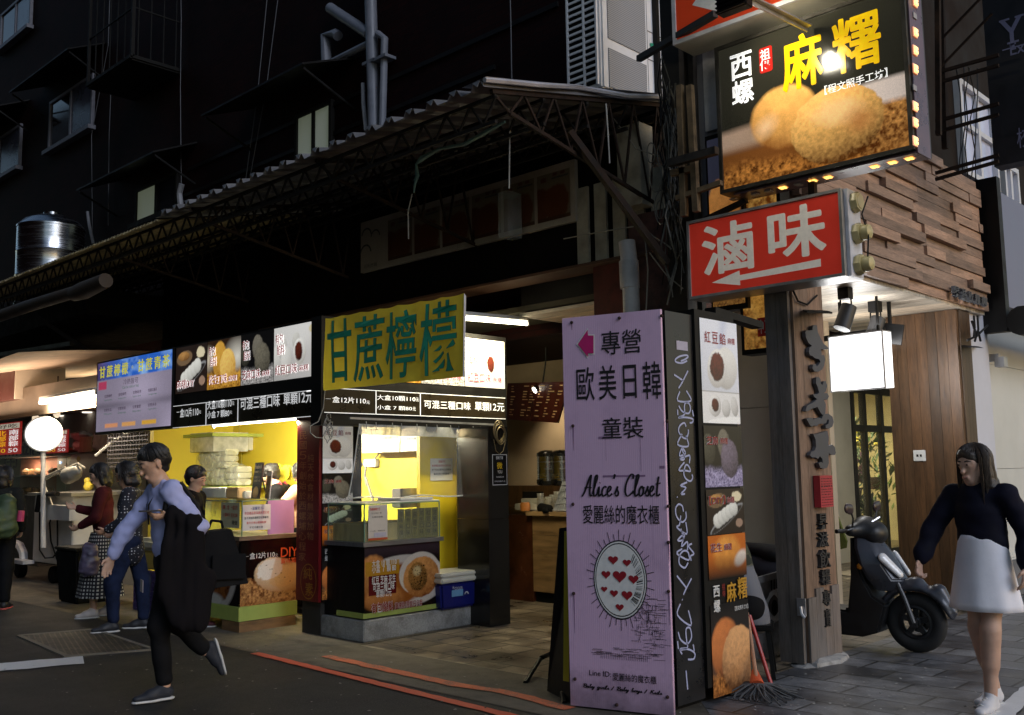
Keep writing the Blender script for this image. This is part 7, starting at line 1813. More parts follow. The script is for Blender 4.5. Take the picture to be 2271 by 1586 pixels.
r_ = .235; rs_rz = atan2(-c_.y, -c_.x)+pi/2
def disc_pt(v): return c_ + Matrix.Rotation(rs_rz, 3, 'Z') @ Vector(v)
m_ = MB(); m_.lathe([(r_,-.07),(r_+.015,-.06),(r_+.015,.06),(r_,.07)], (0,0,0), 36, 'y'); m_.v = [tuple(disc_pt(v)) for v in m_.v]; m_.build('drum', M_whitep, rs, world=True, smooth=True)
m_ = MB(); m_.lathe([(r_*.985,-.078),(r_*.985,-.072)], (0,0,0), 36, 'y'); m_.v = [tuple(disc_pt(v)) for v in m_.v]; m_.build('lit_face', glow('lit_disc', (1,.98,.95), 1.5), rs, world=True)
m_ = MB(); n_ = 16
m_.add([disc_pt((.10+q*.055*cos(a), -.083, .085+q*.055*sin(a))) for q in (1,.86) for a in np.linspace(0,2*pi,n_,endpoint=False)], [(i,(i+1)%n_,n_+(i+1)%n_,n_+i) for i in range(n_)]); m_.build('emblem', ink('olive_emblem', srgb(140,120,70), .5, .2), rs, world=True)
MB().tube([c_+Vector((0,0,-r_)), hy(96,1105,5.4), hy(96,1215,5.4)], .035, 10).build('pole', mat('white_pole', (.55,.53,.50), .4), rs, world=True, smooth=True)
ct = thing('food_cart', 'white panelled food cart with wheels and drooping hoses', 'food cart', (-14.9, 5.7, 0))
f0, f1 = hy(72,1240,5.62), hy(158,1245,5.62); zt = hy(85,1100,5.62).z; zb2 = hy(110,1250,5.62).z
MB().box(f0.x, f1.x, 5.62, 6.4, zb2, zt).build('body', mat('cart_white', (.62,.60,.57), .4, 0, .08, 3, 0, .25), ct, world=True, bevel=.01)
MB().box(f0.x-.1, f1.x+.1, 5.55, 6.45, zt+.002, zt+.05).build('top', mat('cart_steel', (.40,.38,.34), .35, .6, .1, 4), ct, world=True)
zz0 = hy(110,1152,5.5).z; MB().box(hy(110,1150,5.5).x, hy(160,1150,5.5).x, 5.46, 5.612, zz0, zz0+.2).build('shelf_box', mat('cart_white', (.5,.48,.45)), ct, world=True)
m_ = MB(); m_.tube([hy(82,1135,5.45), hy(88,1098,5.45), hy(118,1095,5.45), hy(128,1096,5.45)], .035, 8); m_.tube([hy(88,1135,5.58), hy(88,1220,5.58), hy(100,1238,5.58), hy(118,1236,5.58), hy(128,1222,5.58), hy(127,1140,5.58), hy(119,1130,5.58), hy(110,1160,5.58), hy(113,1200,5.58), hy(131,1255,5.58)], .012, 6); m_.build('hose', M_black, ct, world=True, smooth=True)
for px, py in ((122,1285),(45,1285)):
    c_ = hy(px, py, 5.75); r_ = max(.12, c_.z); m_ = MB(); m_.lathe([(r_*.9,-.06),(r_,-.04),(r_,.04),(r_*.9,.06)], (c_.x,5.75,r_), 20, 'y'); m_.build('wheel', M_blackmatt, ct, world=True, smooth=True)
m_ = MB(); m_.tube([hy(34,1205,5.6), hy(44,1210,5.6), hy(52,1228,5.6), hy(53,1248,5.6)], .06, 8); m_.box(hy(20,1250,5.5).x, f0.x+.1, 5.45, 5.61, zb2-.03, zb2+.02); m_.build('mudguard', mat('grey_guard', (.40,.40,.42), .4), ct, world=True, smooth=True)
m_ = MB(); m_.bar((f0.x,5.7,.28),(f1.x,5.7,.28),.03).bar((f1.x-.3,5.7,.1),(f1.x-.1,5.7,zb2),.025).bar((f1.x-.5,5.7,.15),(f1.x-.5,5.7,zb2),.025); m_.build('underframe', M_black, ct, world=True)
dc_ = thing('display_cabinet', 'warm lit glass food display cabinet at the left behind the green backpack', 'display case', hy(60,1095,6.6))
a, b = hy(-25,1098,6.6), hy(92,1012,6.6)
MB().box(a.x, b.x, 6.6, 7.2, 0.0, a.z).build('base', mat('cabinet_dark', (.03,.02,.018), .5), dc_, world=True)
m_ = MB(); m_.box(a.x,b.x,6.6,6.606,a.z+.02,b.z).box(b.x-.006,b.x,6.607,7.2,a.z+.02,b.z); m_.build('pane', M_glass, dc_, world=True)
m_ = MB(); zm = (a.z+b.z)/2; m_.box(a.x,b.x,6.59,7.2,zm,zm+.025).box(a.x,b.x,6.58,7.21,a.z,a.z+.019).box(a.x,b.x,6.58,7.2,b.z,b.z+.03); m_.build('shelf', M_ctop, dc_, world=True)
MB().box(a.x, b.x, 7.15, 7.2, a.z+.03, zm-.01).box(a.x, b.x, 7.15, 7.2, zm+.03, b.z-.01).build('back_panel', mat('salmon_panel', (.62,.27,.20), .5, 0, .1, 3), dc_, world=True)
m_ = MB(); rd = random.Random(2)
for k in range(14): m_.blob((a.x+.1+(b.x-a.x-.2)*rd.random(), 6.75+.3*rd.random(), (a.z if k % 2 else zm)+.08), (.09,.07,.06), 10, 6, k, .2)
m_.build('dumplings', mat('dumpling', (.24,.13,.06), .6, 0, .3, 8), dc_, world=True, smooth=True)
light(dc_, 'cabinet_glow', ((a.x+b.x)/2, 6.9, b.z-.02), 16, 1.0, (1,.7,.5))
fr_ = thing('steel_fridge', 'tall grey steel fridge with yellow sticker and blue pilot light', 'fridge', hy(170,1290,7.1))
a, b = hy(122,1150,7.1), hy(236,1005,7.1)
MB().box(a.x, hy(148,1005,7.1).x-.004, 7.1, 7.8, 0, b.z).box(hy(148,1005,7.1).x+.004, b.x, 7.1, 7.8, 0, b.z).build('door', mat('fridge_steel', (.56,.54,.50), .4, .1, .08, 2, 0, .1), fr_, world=True, bevel=.01)
FF = Face(thing('hold','h','h',(0,7.095,0)), 0); hold = bpy.data.objects['hold']; m_ = MB()
for px, py, r_ in ((174,1018,.05),(171,1037,.02)): q_ = FF.at(px,py); m_.add([(q_[0]+r_*1.5*cos(a_), 7.094, q_[1]+r_*sin(a_)) for a_ in np.linspace(0,2*pi,14,endpoint=False)], [tuple(range(14))])
m_.build('sticker', ink('lemon_sticker', srgb(200,180,40)), fr_, world=True)
q_ = FF.at(108,1027); m_ = MB(); m_.add([(q_[0]+.10*cos(a_), 7.0, q_[1]+.22*sin(a_)) for a_ in np.linspace(0,2*pi,16,endpoint=False)], [tuple(range(16))]); m_.build('oval_label', ink('lime_label', srgb(190,195,110)), fr_, world=True)
q_ = FF.at(134,1026); m_ = MB(); m_.box(q_[0]-.015,q_[0]+.015,7.085,7.094,q_[1]-.015,q_[1]+.015); m_.build('pilot_light', glow('blue_pilot', (.3,.5,1), 6), fr_, world=True); bpy.data.objects.remove(hold)
for i, (x0_, y0_, x1_, y1_, m2, l_) in enumerate(((152,955,185,978,'silver','crumpled silver bag on the left top of the steel fridge'),(155,975,188,1004,'clear','clear plastic bag lying on the steel fridge'),(182,968,210,1003,'cream','cream paper carton on the steel fridge among bags'),(196,950,240,1005,'clear','large white plastic bag at the right of the steel fridge'),(120,992,158,1005,'tan','tan cloth roll on the left of the steel fridge'))):
    a, b = hy(x0_,y1_,7.3), hy(x1_,y0_,7.3); zf = max(a.z, hy(236,1005,7.1).z+.005); m_ = MB()
    if m2 == 'cream': m_.box(a.x,b.x,7.25,7.5,zf,b.z)
    else: m_.blob(((a.x+b.x)/2,7.4,(zf+b.z)/2), ((b.x-a.x)/2,.16,(b.z-zf)/2), 14, 9, i+20, .35)
    m_.solo('carton' if m2 == 'cream' else 'stuffed_bag', {'silver': mat('silver_bag', (.5,.52,.55), .3, .1, .2, 9), 'clear': mat('white_bag', (.72,.71,.67), .35, 0, .15, 9, .3), 'cream': mat('cream_carton', (.42,.36,.22), .6), 'tan': mat('tan_cloth', (.42,.28,.14), .8)}[m2], l_, 'bag' if m2 != 'cream' else 'carton', ((a.x+b.x)/2,7.4,zf), group='bags and parcels on top of the steel fridge', smooth=m2 != 'cream')
wk = thing('steel_worktop', 'steel worktop behind the skirted customer with a yellow toy on it', 'worktop', hy(200,1100,6.3)); a, b = hy(150,1096,6.2), hy(300,1082,6.2)
MB().box(a.x, b.x, 6.2, 6.9, a.z+.0, a.z+.05).build('top', M_ctop, wk, world=True); MB().box(a.x+.05, b.x-.05, 6.3, 6.85, 0, a.z-.002).build('cabinet', mat('worktop_grey', (.26,.25,.24), .5, 0, .15, 3, 0, .4), wk, world=True)
S = Sculpt(); c_ = hy(196,1078,6.35); z_ = a.z+.05; S.ball((0,0,.06),.07,.03); S.ball((-.02,-.01,.15),.05,.02); S.cone((.05,0,.06),(.10,0,.09),.03,.01)
o = S.build('toy_duck', mat('toy_yellow', (.62,.48,.06), .4), None, .012); place(o, (c_.x,6.35,z_)); tag(o, 'small yellow rubber toy on the steel worktop', 'toy')
la_ = thing('jointed_lamp', 'white jointed desk lamp reaching out from the pole of the round sign', 'lamp', hy(96,1062,5.42))
m_ = MB(); m_.tube([hy(98,1064,5.42), hy(140,1042,5.4), hy(172,1028,5.4), hy(188,1038,5.4)], .015, 6); m_.tube([hy(98,1058,5.42), hy(145,1036,5.4)], .012, 6); m_.tube([hy(96,1070,5.45), hy(118,1125,5.5)], .014, 6); m_.build('arm', mat('cream_metal', (.5,.46,.38), .4), la_, world=True, smooth=True)
S = Sculpt(); q1, q2 = hy(152,1055,5.4), hy(176,1046,5.4); S.cone(tuple(q1), tuple(q1.lerp(q2,.5)), .11, .10, .03); S.cone(tuple(q2-Vector((.08,0,0))), tuple(q2), .08, .04, .03)
S.build('shade', mat('cream_metal', (.5,.46,.38)), la_, .02).data.transform(xform(la_).inverted())
bn_ = thing('dark_bin', 'tall dark plastic bin standing beside the white food cart', 'bin', hz(168,1340)); q_ = hz(168,1335)
m_ = MB(); m_.add([(q_.x-.26,q_.y-.1,0),(q_.x+.26,q_.y-.1,0),(q_.x+.26,q_.y+.36,0),(q_.x-.26,q_.y+.36,0),(q_.x-.32,q_.y-.14,.62),(q_.x+.32,q_.y-.14,.62),(q_.x+.32,q_.y+.42,.62),(q_.x-.32,q_.y+.42,.62)], [(0,3,2,1),(4,5,6,7),(0,1,5,4),(1,2,6,5),(2,3,7,6),(3,0,4,7)]); m_.build('body', M_blackmatt, bn_, world=True, bevel=.02)
m_ = MB(); m_.box(q_.x-.33,q_.x+.33,q_.y-.15,q_.y+.43,.622,.66); m_.build('lid', M_black, bn_, world=True, bevel=.01)
rm_ = MB(); a, b = hz(55,1290), hz(160,1290); rm_.box(-16.2,-14.2,7.3,7.34,.05,.45); rm_.solo('red_board', mat('orange_red', (.42,.08,.04), .5, 0, .15, 3), 'orange red board standing on the floor behind the food cart', 'board', (-15.2,7.3,.05))
wg = thing('wire_grid', 'black wire grid panel hanging behind the walking man', 'grid', hy(270,960,6.0)); m_ = MB(); a, b = hy(238,1036,6.0), hy(330,955,6.0)
for k in range(9): z_ = a.z+(b.z-a.z)*k/8; m_.bar((a.x,6,z_),(b.x,6,z_),.014)
for k in range(15): x_ = a.x+(b.x-a.x)*k/14; m_.bar((x_,6,a.z),(x_,6,b.z),.008)
m_.build('mesh', mat('grid_steel', (.12,.11,.12), .4, .5), wg, world=True); m_ = MB(); m_.tube([hy(213,1010,6.05), hy(255,975,6.05), hy(300,950,6.05)], .02, 6); m_.build('white_bar', M_whitep, wg, world=True)
cr = thing('plastic_crate', 'violet lattice plastic crate on the ground behind the jeans', 'crate', (-11.1, 5.35, 0)); a, b = hy(296,1347,5.2), hy(352,1268,5.2); zt = b.z
M_crate = mat('crate_violet', (.07,.05,.17), .45, 0, .15, 5); m_ = MB()
for k in range(9): z_ = .02+k*(zt-.04)/8; m_.box(a.x,b.x,5.2,5.215,z_-.008,z_+.008).box(b.x-.015,b.x,5.216,5.6,z_-.008,z_+.008)
for k in range(13): x_ = a.x+(b.x-a.x)*k/12; m_.box(x_-.006,x_+.006,5.196,5.219,0,zt)
for k in range(8): y_ = 5.2+.4*k/7; m_.box(b.x-.019,b.x+.004,y_-.006,y_+.006,0,zt)
m_.box(a.x,b.x,5.25,5.6,.0,zt-.05); m_.build('lattice', M_crate, cr, world=True)
yb2 = thing('yellow_tub', 'yellow tub with a pale lid standing on the violet crate', 'tub', (a.x+.5, 5.4, zt)); z1_ = hy(320,1222,5.2).z
MB().box(a.x+.05, b.x-.05, 5.22, 5.6, zt+.005, z1_).build('body', mat('tub_yellow', (.50,.36,.08), .45, 0, .08, 4), yb2, world=True, bevel=.02); MB().box(a.x+.02, b.x-.02, 5.2, 5.62, z1_+.002, z1_+.14).build('lid', mat('tub_lid', (.5,.48,.38), .4, 0, .06, 4, .1), yb2, world=True, bevel=.04)
# ================================================================ right side: scooter, shop fittings, signs on the timber posts
lp_ = thing('post_letters', 'raised dark calligraphy characters running down the near timber post', 'shop lettering', (-3.672, 6.99, 0), pi/2)
PFc = Face(lp_); za = zz(1750,700,4.405)
A1 = [(120,165),(130,148),(160,150),(190,145),(192,110),(210,97),(235,100),(242,165),(270,225),(300,280),(352,322),(345,333),(270,330),(278,355),(280,390),(305,390),(315,430),(305,490),(285,530),(250,552),(210,550),(190,520),(195,480),(220,478),(232,500),(255,478),(268,455),(255,430),(215,420),(190,400),(165,390),(155,360),(160,320),(185,300),(150,270),(125,215)]
A2 = [(225,610),(250,602),(270,625),(272,670),(290,680),(300,645),(320,642),(335,690),(320,745),(300,760),(335,760),(352,790),(335,825),(300,820),(320,870),(315,960),(290,975),(265,945),(240,895),(190,910),(135,940),(122,935),(135,885),(200,850),(235,820),(205,795),(195,772),(240,770),(255,755),(240,700),(225,665)]
A3 = [(130,1010),(160,1000),(185,1000),(200,1020),(215,1005),(255,1000),(280,1010),(300,965),(345,960),(385,990),(398,1040),(385,1085),(350,1108),(320,1100),(318,1075),(345,1060),(352,1020),(335,1015),(325,1050),(300,1060),(270,1058),(250,1062),(235,1082),(205,1075),(180,1088),(160,1065)]
A4 = [(195,1155),(215,1165),(260,1150),(335,1128),(348,1190),(345,1270),(385,1262),(408,1285),(418,1340),(410,1362),(375,1360),(352,1345),(345,1380),(350,1440),(335,1485),(300,1498),(265,1485),(250,1440),(275,1430),(290,1440),(285,1400),(262,1375),(245,1400),(215,1385),(185,1388),(165,1365),(175,1335),(215,1315),(225,1280),(220,1215)]
M_let = mat('letter_slate', (.065,.066,.075), .55, 0, .15, 8)
for pts in (A1, A2, A3, A4):
    m_ = MB(); q_ = [PFc.at(*za(*p_)) for p_ in pts]; m_.prism([(p_[0], p_[1]) for p_ in q_][::-1], -.034, -.004); m_.build('character', M_let, lp_)
zc = zz(1770,1040,3.965)
for s, a, b, c_, d in (('昇',160,395,240,525),('滋',160,560,252,680),('飲',165,715,268,860),('糧',185,890,270,1010),('專',200,1070,270,1195),('賣',215,1235,270,1380)):
    m_ = MB(); A = PFc.at(*zc(a,b)); Bq = PFc.at(*zc(c_,d)); put(m_, s, A[0], Bq[1], Bq[0], A[1], y=-.006, extrude=.12, bold=.012); m_.build('small_character', mat('letter_black', (.02,.02,.022), .5), lp_)
A = PFc.at(*zc(133,60)); Bq = PFc.at(*zc(257,330)); sp = thing('red_plaque', 'small red carved plaque fixed to the near timber post', 'plaque', (-3.678, 6.99+A[0], Bq[1]), pi/2)
w_, h_ = Bq[0]-A[0], A[1]-Bq[1]; MB().box(0, w_, -.06, -.005, 0, h_).build('plate', mat('plaque_red', (.38,.025,.035), .5, 0, .1, 6), sp)
m_ = MB(); rp = random.Random(6)
for k in range(11):
    u = .08
    while u < .9:
        l_ = rp.uniform(.06,.22); m_.box(u*w_, min(.94,u+l_)*w_, -.064, -.0605, (.06+k*.083)*h_, (.06+k*.083+(.018 if k != 7 else .04))*h_); u += l_+rp.uniform(.03,.1)
m_.build('carving', mat('plaque_dark', (.06,.012,.014), .6), sp)
fl_ = thing('fascia_letters', 'five small raised dark characters at the far end of the plank fascia', 'shop lettering', (-3.56, 10.2, 3.15), pi/2); FLc = Face(fl_); zf = zz(2060,600,9.915)
for i, (a, b, c_, d) in enumerate(((500,335,640,600),(650,385,790,670),(815,450,940,720),(965,510,1090,760),(1100,560,1260,820))):
    m_ = MB(); A = FLc.at(*zf(a,b)); Bq = FLc.at(*zf(c_,d)); put(m_, '昇滋飲糧專'[i], A[0], Bq[1], Bq[0], A[1], y=-.006, extrude=.15, bold=.012); m_.build('character', M_let, fl_)
for i, (px, py, z_) in enumerate(((1870,660,2.84),(1936,690,2.80))):
    c_ = hz(px+4, py-20, 3.08); t = thing('ceiling_spotlight', ['black ceiling spotlight nearer the timber post','black ceiling spotlight farther along the plank ceiling'][i], 'lamp', c_, 0, 'black spotlights under the plank ceiling')
    MB().box(c_.x-.05,c_.x+.05,c_.y-.05,c_.y+.05,2.98,3.084).build('mount', M_black, t, world=True)
    MB().tube([c_+Vector((-.05,0,-.10)), c_+Vector((-.055,0,-.22)), c_+Vector((.055,0,-.22)), c_+Vector((.05,0,-.10))], .008, 6).build('yoke', M_black, t, world=True)
    MB().cyl(c_+Vector((.02,.02,-.16)), c_+Vector((-.03,-.05,-.37)), .07, .075, 18).build('can', mat('matt_can', (.03,.03,.032), .5), t, world=True, smooth=True)
light(sh, 'corridor_fill', (-5.4, 12.8, 3.0), 60, 1.0, (1,.95,.85), (0,.1,-1), 'RECTANGLE', .4)  # fill light without a fitting, added to brighten the corridor
l = light(sh, 'ceiling_wash', (-4.6, 9.9, 2.75), 4, .5, (1,.96,.9), (0,.1,1), 'RECTANGLE', .5)
tk_ = thing('lamp_track', 'black lamp track with a tilted floodlight over the white light box', 'lamp track', hy(1900,745,9.45)); m_ = MB(); m_.bar(hy(1825,752,9.4), hy(1962,730,9.4), .05); m_.build('track', M_black, tk_, world=True)
c_ = hy(1975,740,9.5); m_ = MB(); m_.bar(c_+Vector((-.10,0,.02)), c_+Vector((.10,.05,-.02)), .04, .20); m_.bar(c_+Vector((0,0,.1)), c_+Vector((0,0,.35)), .03); m_.build('floodlight', M_black, tk_, world=True)
wb = thing('white_light_box', 'blank bright white light box sign hanging under the plank ceiling', 'light box', (hy(1845,868,9).x, 9.0, hy(1845,868,9).z), radians(-8)); WF = Face(wb)
a = WF.at(1838,868); b = WF.at(1958,736); wbw, wbh = .56, .52
MB().box(0, wbw, 0, .16, 0, wbh).build('lit_case', glow('white_box_glow', (1,1,1), 2.2), wb)
m_ = MB()
for a in ((-.012,-.001,-.012,wbh+.012),(wbw+.001,wbw+.012,-.012,wbh+.012)): m_.box(a[0],a[1],-.006,.008,a[2],a[3])
m_.box(0,wbw,-.006,.166,wbh+.001,wbh+.012).box(0,wbw,-.006,.008,-.012,-.001).build('rim', M_alu, wb)
m_ = MB(); m_.bar((.08,.08,wbh),(.08,.08,wbh+.35),.02).bar((.48,.08,wbh),(.48,.08,wbh+.35),.02); m_.build('hanger', M_black, wb)
light(wb, 'box_spill', (-4.15, 8.9, 2.45), 14, .5, (1,1,1), (0,-1,0), 'RECTANGLE', .5)
light(wb, 'box_spill', (-3.8, 9.35, 2.45), 16, .5, (1,1,1), (.2,1,-.1), 'RECTANGLE', .5)
light(wb, 'box_spill', (-4.1, 9.1, 2.80), 6, .5, (1,1,1), (0,0,1), 'RECTANGLE', .3)
bkt = thing('post_bracket', 'thin dark steel shelf bracket near the top of the timber post', 'bracket', hx(1800,690,-3.6)); m_ = MB(); m_.add([hx(1780,690,-3.67), hx(1835,692,-3.67), hx(1846,696,-3.4), hx(1790,694,-3.4)], [(0,1,2,3)]); m_.tube([hx(1757,640,-3.66), hx(1770,668,-3.66), hx(1790,676,-3.66), hx(1812,655,-3.66)], .008, 5); o = m_.build('plate', M_dsteel, bkt, world=True); md = o.modifiers.new('plate','SOLIDIFY'); md.thickness = .012
bk2 = thing('far_bracket', 'thin dark bracket and hanging wires on the broad dark post', 'bracket', hx(2145,765,-3.6)); m_ = MB(); m_.add([hx(2130,765,-3.67), hx(2170,768,-3.67), hx(2182,772,-3.45), hx(2140,770,-3.45)], [(0,1,2,3)])
for pts in (((2160,700),(2162,725),(2160,748),(2145,755)), ((2168,700),(2170,730),(2162,757)), ((2155,712),(2163,735),(2164,748),(2190,722)), ((2170,735),(2175,757))): m_.tube([hx(x,y,-3.55) for x,y in pts], .012, 5)
m_.build('plate', M_black, bk2, world=True)
osk = thing('white_socket', 'white double socket plate on the broad dark post', 'socket', hy(2040,1010,10.45)); a, b = hy(2027,1023,10.45), hy(2052,998,10.45); MB().box(a.x,b.x,10.44,10.459,a.z,b.z).build('plate', M_whitep, osk, world=True, bevel=.004)
m_ = MB(); zc_ = (a.z+b.z)/2; m_.box(a.x+.035,a.x+.055,10.436,10.4395,zc_-.012,zc_+.012).box(b.x-.055,b.x-.035,10.436,10.4395,zc_-.012,zc_+.012); m_.build('slot', M_black, osk, world=True)
pk_ = thing('padlock', 'steel latch and small padlock low on the near timber post', 'padlock', hx(1780,1345,-3.66)); c_ = hy(1778,1345,6.94); MB().box(c_.x-.035,c_.x+.035,6.932,6.943,c_.z-.07,c_.z+.06).build('hasp', M_alu, pk_, world=True); MB().tube([c_+Vector((.0,-.02,.0)), c_+Vector((.01,-.03,-.05)), c_+Vector((.035,-.03,-.08))], .014, 8).build('shackle', M_alu, pk_, world=True, smooth=True)
def scorched():
    m, t, b = newmat('scorched_steel'); v = coords(t); f = noise(t, v, 4, 6, .7); g = noise(t, coords(t, (1,1,.5)), 18, 3)
    t.links.new(ramp(t, f, [(.3, (.06,.06,.065)), (.5, (.22,.22,.23)), (.7, (.40,.40,.42))]), b.inputs['Base Color']); b.inputs['Metallic'].default_value = .7
    t.links.new(ramp(t, g, [(.3, (.25,)*3), (.7, (.55,)*3)]), b.inputs['Roughness']); return m
spn = thing('scorched_sheet', 'dented grey steel side panel with peeled white paper and a burnt hole', 'panel', (-3.9, 6.35, 0)); SX_ = -4.05
tl_, tr_, br_, bl_ = hx(1662,1292,SX_), hx(1766,1262,SX_), hx(1760,1470,SX_), hx(1690,1508,SX_)
bl_.z = max(bl_.z, .0); br_.z = max(br_.z, .0)
tl_ = Vector((SX_, hx(1655,1294,SX_).y, tl_.z)); bl_ = Vector((SX_, hx(1668,1512,SX_).y, .03))
m_ = MB(); m_.add([bl_, br_, tr_, tl_]+[p_+Vector((-.03,0,0)) for p_ in (bl_, br_, tr_, tl_)], [(0,1,2,3),(4,7,6,5),(0,4,5,1),(1,5,6,2),(2,6,7,3),(3,7,4,0)]); m_.build('sheet', scorched(), spn, world=True)
m_ = MB(); m_.bar(tl_+Vector((.012,0,0)), tr_+Vector((.012,0,0)), .02, .05); m_.build('top_rail', M_ctop, spn, world=True)
pts = [(1692,1372),(1700,1330),(1708,1312),(1722,1306),(1740,1308),(1752,1306),(1755,1318),(1750,1330),(1742,1345),(1738,1360),(1726,1375),(1714,1386),(1703,1384),(1695,1378)]
rq2 = random.Random(3); P_ = []
for a, b in zip(pts, pts[1:]+pts[:1]):
    for k in range(4): P_.append((a[0]+(b[0]-a[0])*k/4+rq2.uniform(-1,1), a[1]+(b[1]-a[1])*k/4+rq2.uniform(-1,1)))
m_ = MB(); m_.add([hx(x,y,SX_+.006) for x,y in P_], [tuple(range(len(P_)))]); m_.build('peeled_paper', mat('torn_paper', (.80,.78,.76), .8, 0, .15, 9, 0, .35), spn, world=True)
m_ = MB(); m_.add([hx(1717+12*cos(a)+2*cos(3*a),1343+24*sin(a),SX_+.009) for a in np.linspace(0,2*pi,22,endpoint=False)], [tuple(range(22))]); m_.build('soot_patch', mat('soot_brown', (.10,.075,.07), .9, 0, .4, 20), spn, world=True)
m_ = MB(); m_.add([hx(1718+7*cos(a),1347+17*sin(a),SX_+.012) for a in np.linspace(0,2*pi,18,endpoint=False)], [tuple(range(18))]); m_.build('burnt_hole', M_blackmatt, spn, world=True)
m_ = MB()
for x in (1711,1717,1723,1741,1747): m_.add([hx(x-1.6,1284,SX_+.005), hx(x+1.6,1284,SX_+.005), hx(x+1.6,1306+(x%3)*3,SX_+.005), hx(x-1.6,1306+(x%3)*3,SX_+.005)], [(0,1,2,3)])
m_.build('vent_slot', M_blackmatt, spn, world=True)
mp = thing('string_mop', 'wooden string mop with orange socket standing by the lightbox column', 'mop', hz(1685,1560)); f_ = hz(1680,1545); tp = hx(1657,1360,-3.72)
MB().cyl(f_+Vector((0,0,.10)), tp, .013, .013, 10).build('handle', mat('mop_wood', (.42,.22,.13), .6), mp, world=True, smooth=True)
MB().cyl(f_+Vector((0,0,.07)), f_+(tp-f_).normalized()*.15+Vector((0,0,.03)), .05, .02, 14).build('socket', mat('mop_orange', (.62,.10,.03), .45), mp, world=True, smooth=True)
m_ = MB(); rmq = random.Random(9)
for k in range(90):
    a = rmq.uniform(0,2*pi); L_ = rmq.uniform(.10,.24)*(1.25 if cos(a-.2) > .3 else .9); p0 = f_+Vector((rmq.uniform(-.03,.03),rmq.uniform(-.03,.03),.085)); d_ = Vector((cos(a),sin(a),0))
    m_.tube([p0, p0+d_*L_*.35+Vector((0,0,-.01)), p0+d_*L_*.7+Vector((rmq.uniform(-.02,.02),rmq.uniform(-.02,.02),-.05)), p0+d_*L_+Vector((rmq.uniform(-.03,.03),rmq.uniform(-.03,.03),-.072))], .006, 5, False)
m_.build('strings', mat('mop_grey', (.085,.085,.088), .9, 0, .3, 12), mp, world=True, smooth=True)
bmn = thing('red_broom', 'red pole leaning beside the mop against the column', 'pole', hz(1712,1530)); m_ = MB(); m_.cyl(hz(1713,1530)+Vector((0,0,.01)), hx(1662,1365,-3.70), .014, .014, 10); m_.build('pole', mat('broom_red', (.42,.03,.02), .4, 0, .1, 5), bmn, world=True, smooth=True)
gm_ = thing('green_banner', 'folded olive green cloth sign standing behind the timber post', 'banner', hy(1860,1240,12)); a = hy(1848,1120,12); m_ = MB(); m_.add([hy(1846,1120,12), hy(1852,1122,12), hy(1880,1200,11.9), hy(1878,1215,11.9), hy(1866,1218,12), hy(1850,1222,12.1)], [(0,1,2,3,4,5)]); m_.build('cloth', mat('olive_cloth', (.12,.16,.03), .8, 0, .15, 4), gm_, world=True)
md_ = gm_.children[0].modifiers.new('cloth','SOLIDIFY'); md_.thickness = .02
mt = thing('floor_mat', 'cream zigzag patterned mat on the arcade floor beyond the scooter', 'mat', hz(1890,1275)); m_ = MB()
for pts in (((1848,1272),(1905,1260),(1940,1262),(1955,1272),(1915,1266),(1890,1274),(1920,1275),(1905,1280)), ((1870,1282),(1915,1281),(1925,1273),(1948,1272),(1962,1280),(1955,1287),(1875,1285))): m_.add([hz(x,y,.004) for x,y in pts], [tuple(range(len(pts)))])
m_.build('pattern', mat('cream_mat', (.42,.36,.25), .8, 0, .1, 4), mt, world=True)
rpz = random.Random(12)
def plant(label, px, py, Y, h, w, col, flower=None, n=90, name='pot_plant', cat='plant'):
    z0_ = hx(px, py, SX-.9); t = thing(name, label, cat, (SX-.9, z0_.y, max(0, z0_.z)), 0, 'plants in the shop window')
    m_ = MB(); c0 = Vector((SX-.9, z0_.y, z0_.z))
    for k in range(n):
        a = rpz.uniform(0,2*pi); e_ = rpz.uniform(-.2,1.2); L_ = rpz.uniform(.12,.3)*(w/.5); p0 = c0+Vector((rpz.gauss(0,w*.3),rpz.gauss(0,w*.4),rpz.uniform(.1,h)))
        d_ = Vector((cos(a)*cos(e_),sin(a)*cos(e_),sin(e_))); s_ = d_.cross(Vector((0,0,1))).normalized()*L_*.16
        m_.add([p0, p0+d_*L_*.5+s_, p0+d_*L_, p0+d_*L_*.5-s_], [(0,1,2,3)])
    m_.build('leaves', mat('leaf_'+str(col), col, .5, 0, .35, 6), t, world=True)
    if flower:
        m_ = MB()
        for k in range(40): p0 = c0+Vector((rpz.gauss(.1,w*.25),rpz.gauss(0,w*.4),h*.75+rpz.uniform(-.15,.3))); m_.blob(p0, (.045,.045,.03), 7, 4, k, .3)
        m_.build('blossom', mat('blossom_'+str(flower), flower, .6, 0, .15, 6), t, world=True, smooth=True)
    MB().lathe([(.12,max(0,z0_.z)-.0),(.16,z0_.z+.22)], (c0.x,c0.y,0), 14).build('pot', mat('pot_clay', (.10,.05,.03), .8), t, world=True)
plant('tall dark leafy plant at the left of the shop window', 1885, 1090, 0, 1.2, .5, (.03,.06,.02))
plant('yellow flowering plant in the middle of the shop window', 1895, 1070, 0, .9, .5, (.05,.09,.02), (.60,.48,.05))
plant('pink orchid in front of the shop window plants', 1893, 1110, 0, .8, .35, (.03,.07,.03), (.45,.22,.36), 60)
plant('spiky green plant at the right of the shop window', 1940, 1085, 0, 1.0, .6, (.06,.10,.03))
plant('pale lime plant low at the right of the shop window', 1945, 1150, 0, .7, .5, (.16,.22,.06))
plant('dark fern low in the centre of the shop window', 1915, 1180, 0, .6, .6, (.02,.045,.015), None, 130)
plant('dark shrub low at the left of the shop window', 1888, 1190, 0, .6, .5, (.02,.04,.012), None, 120)

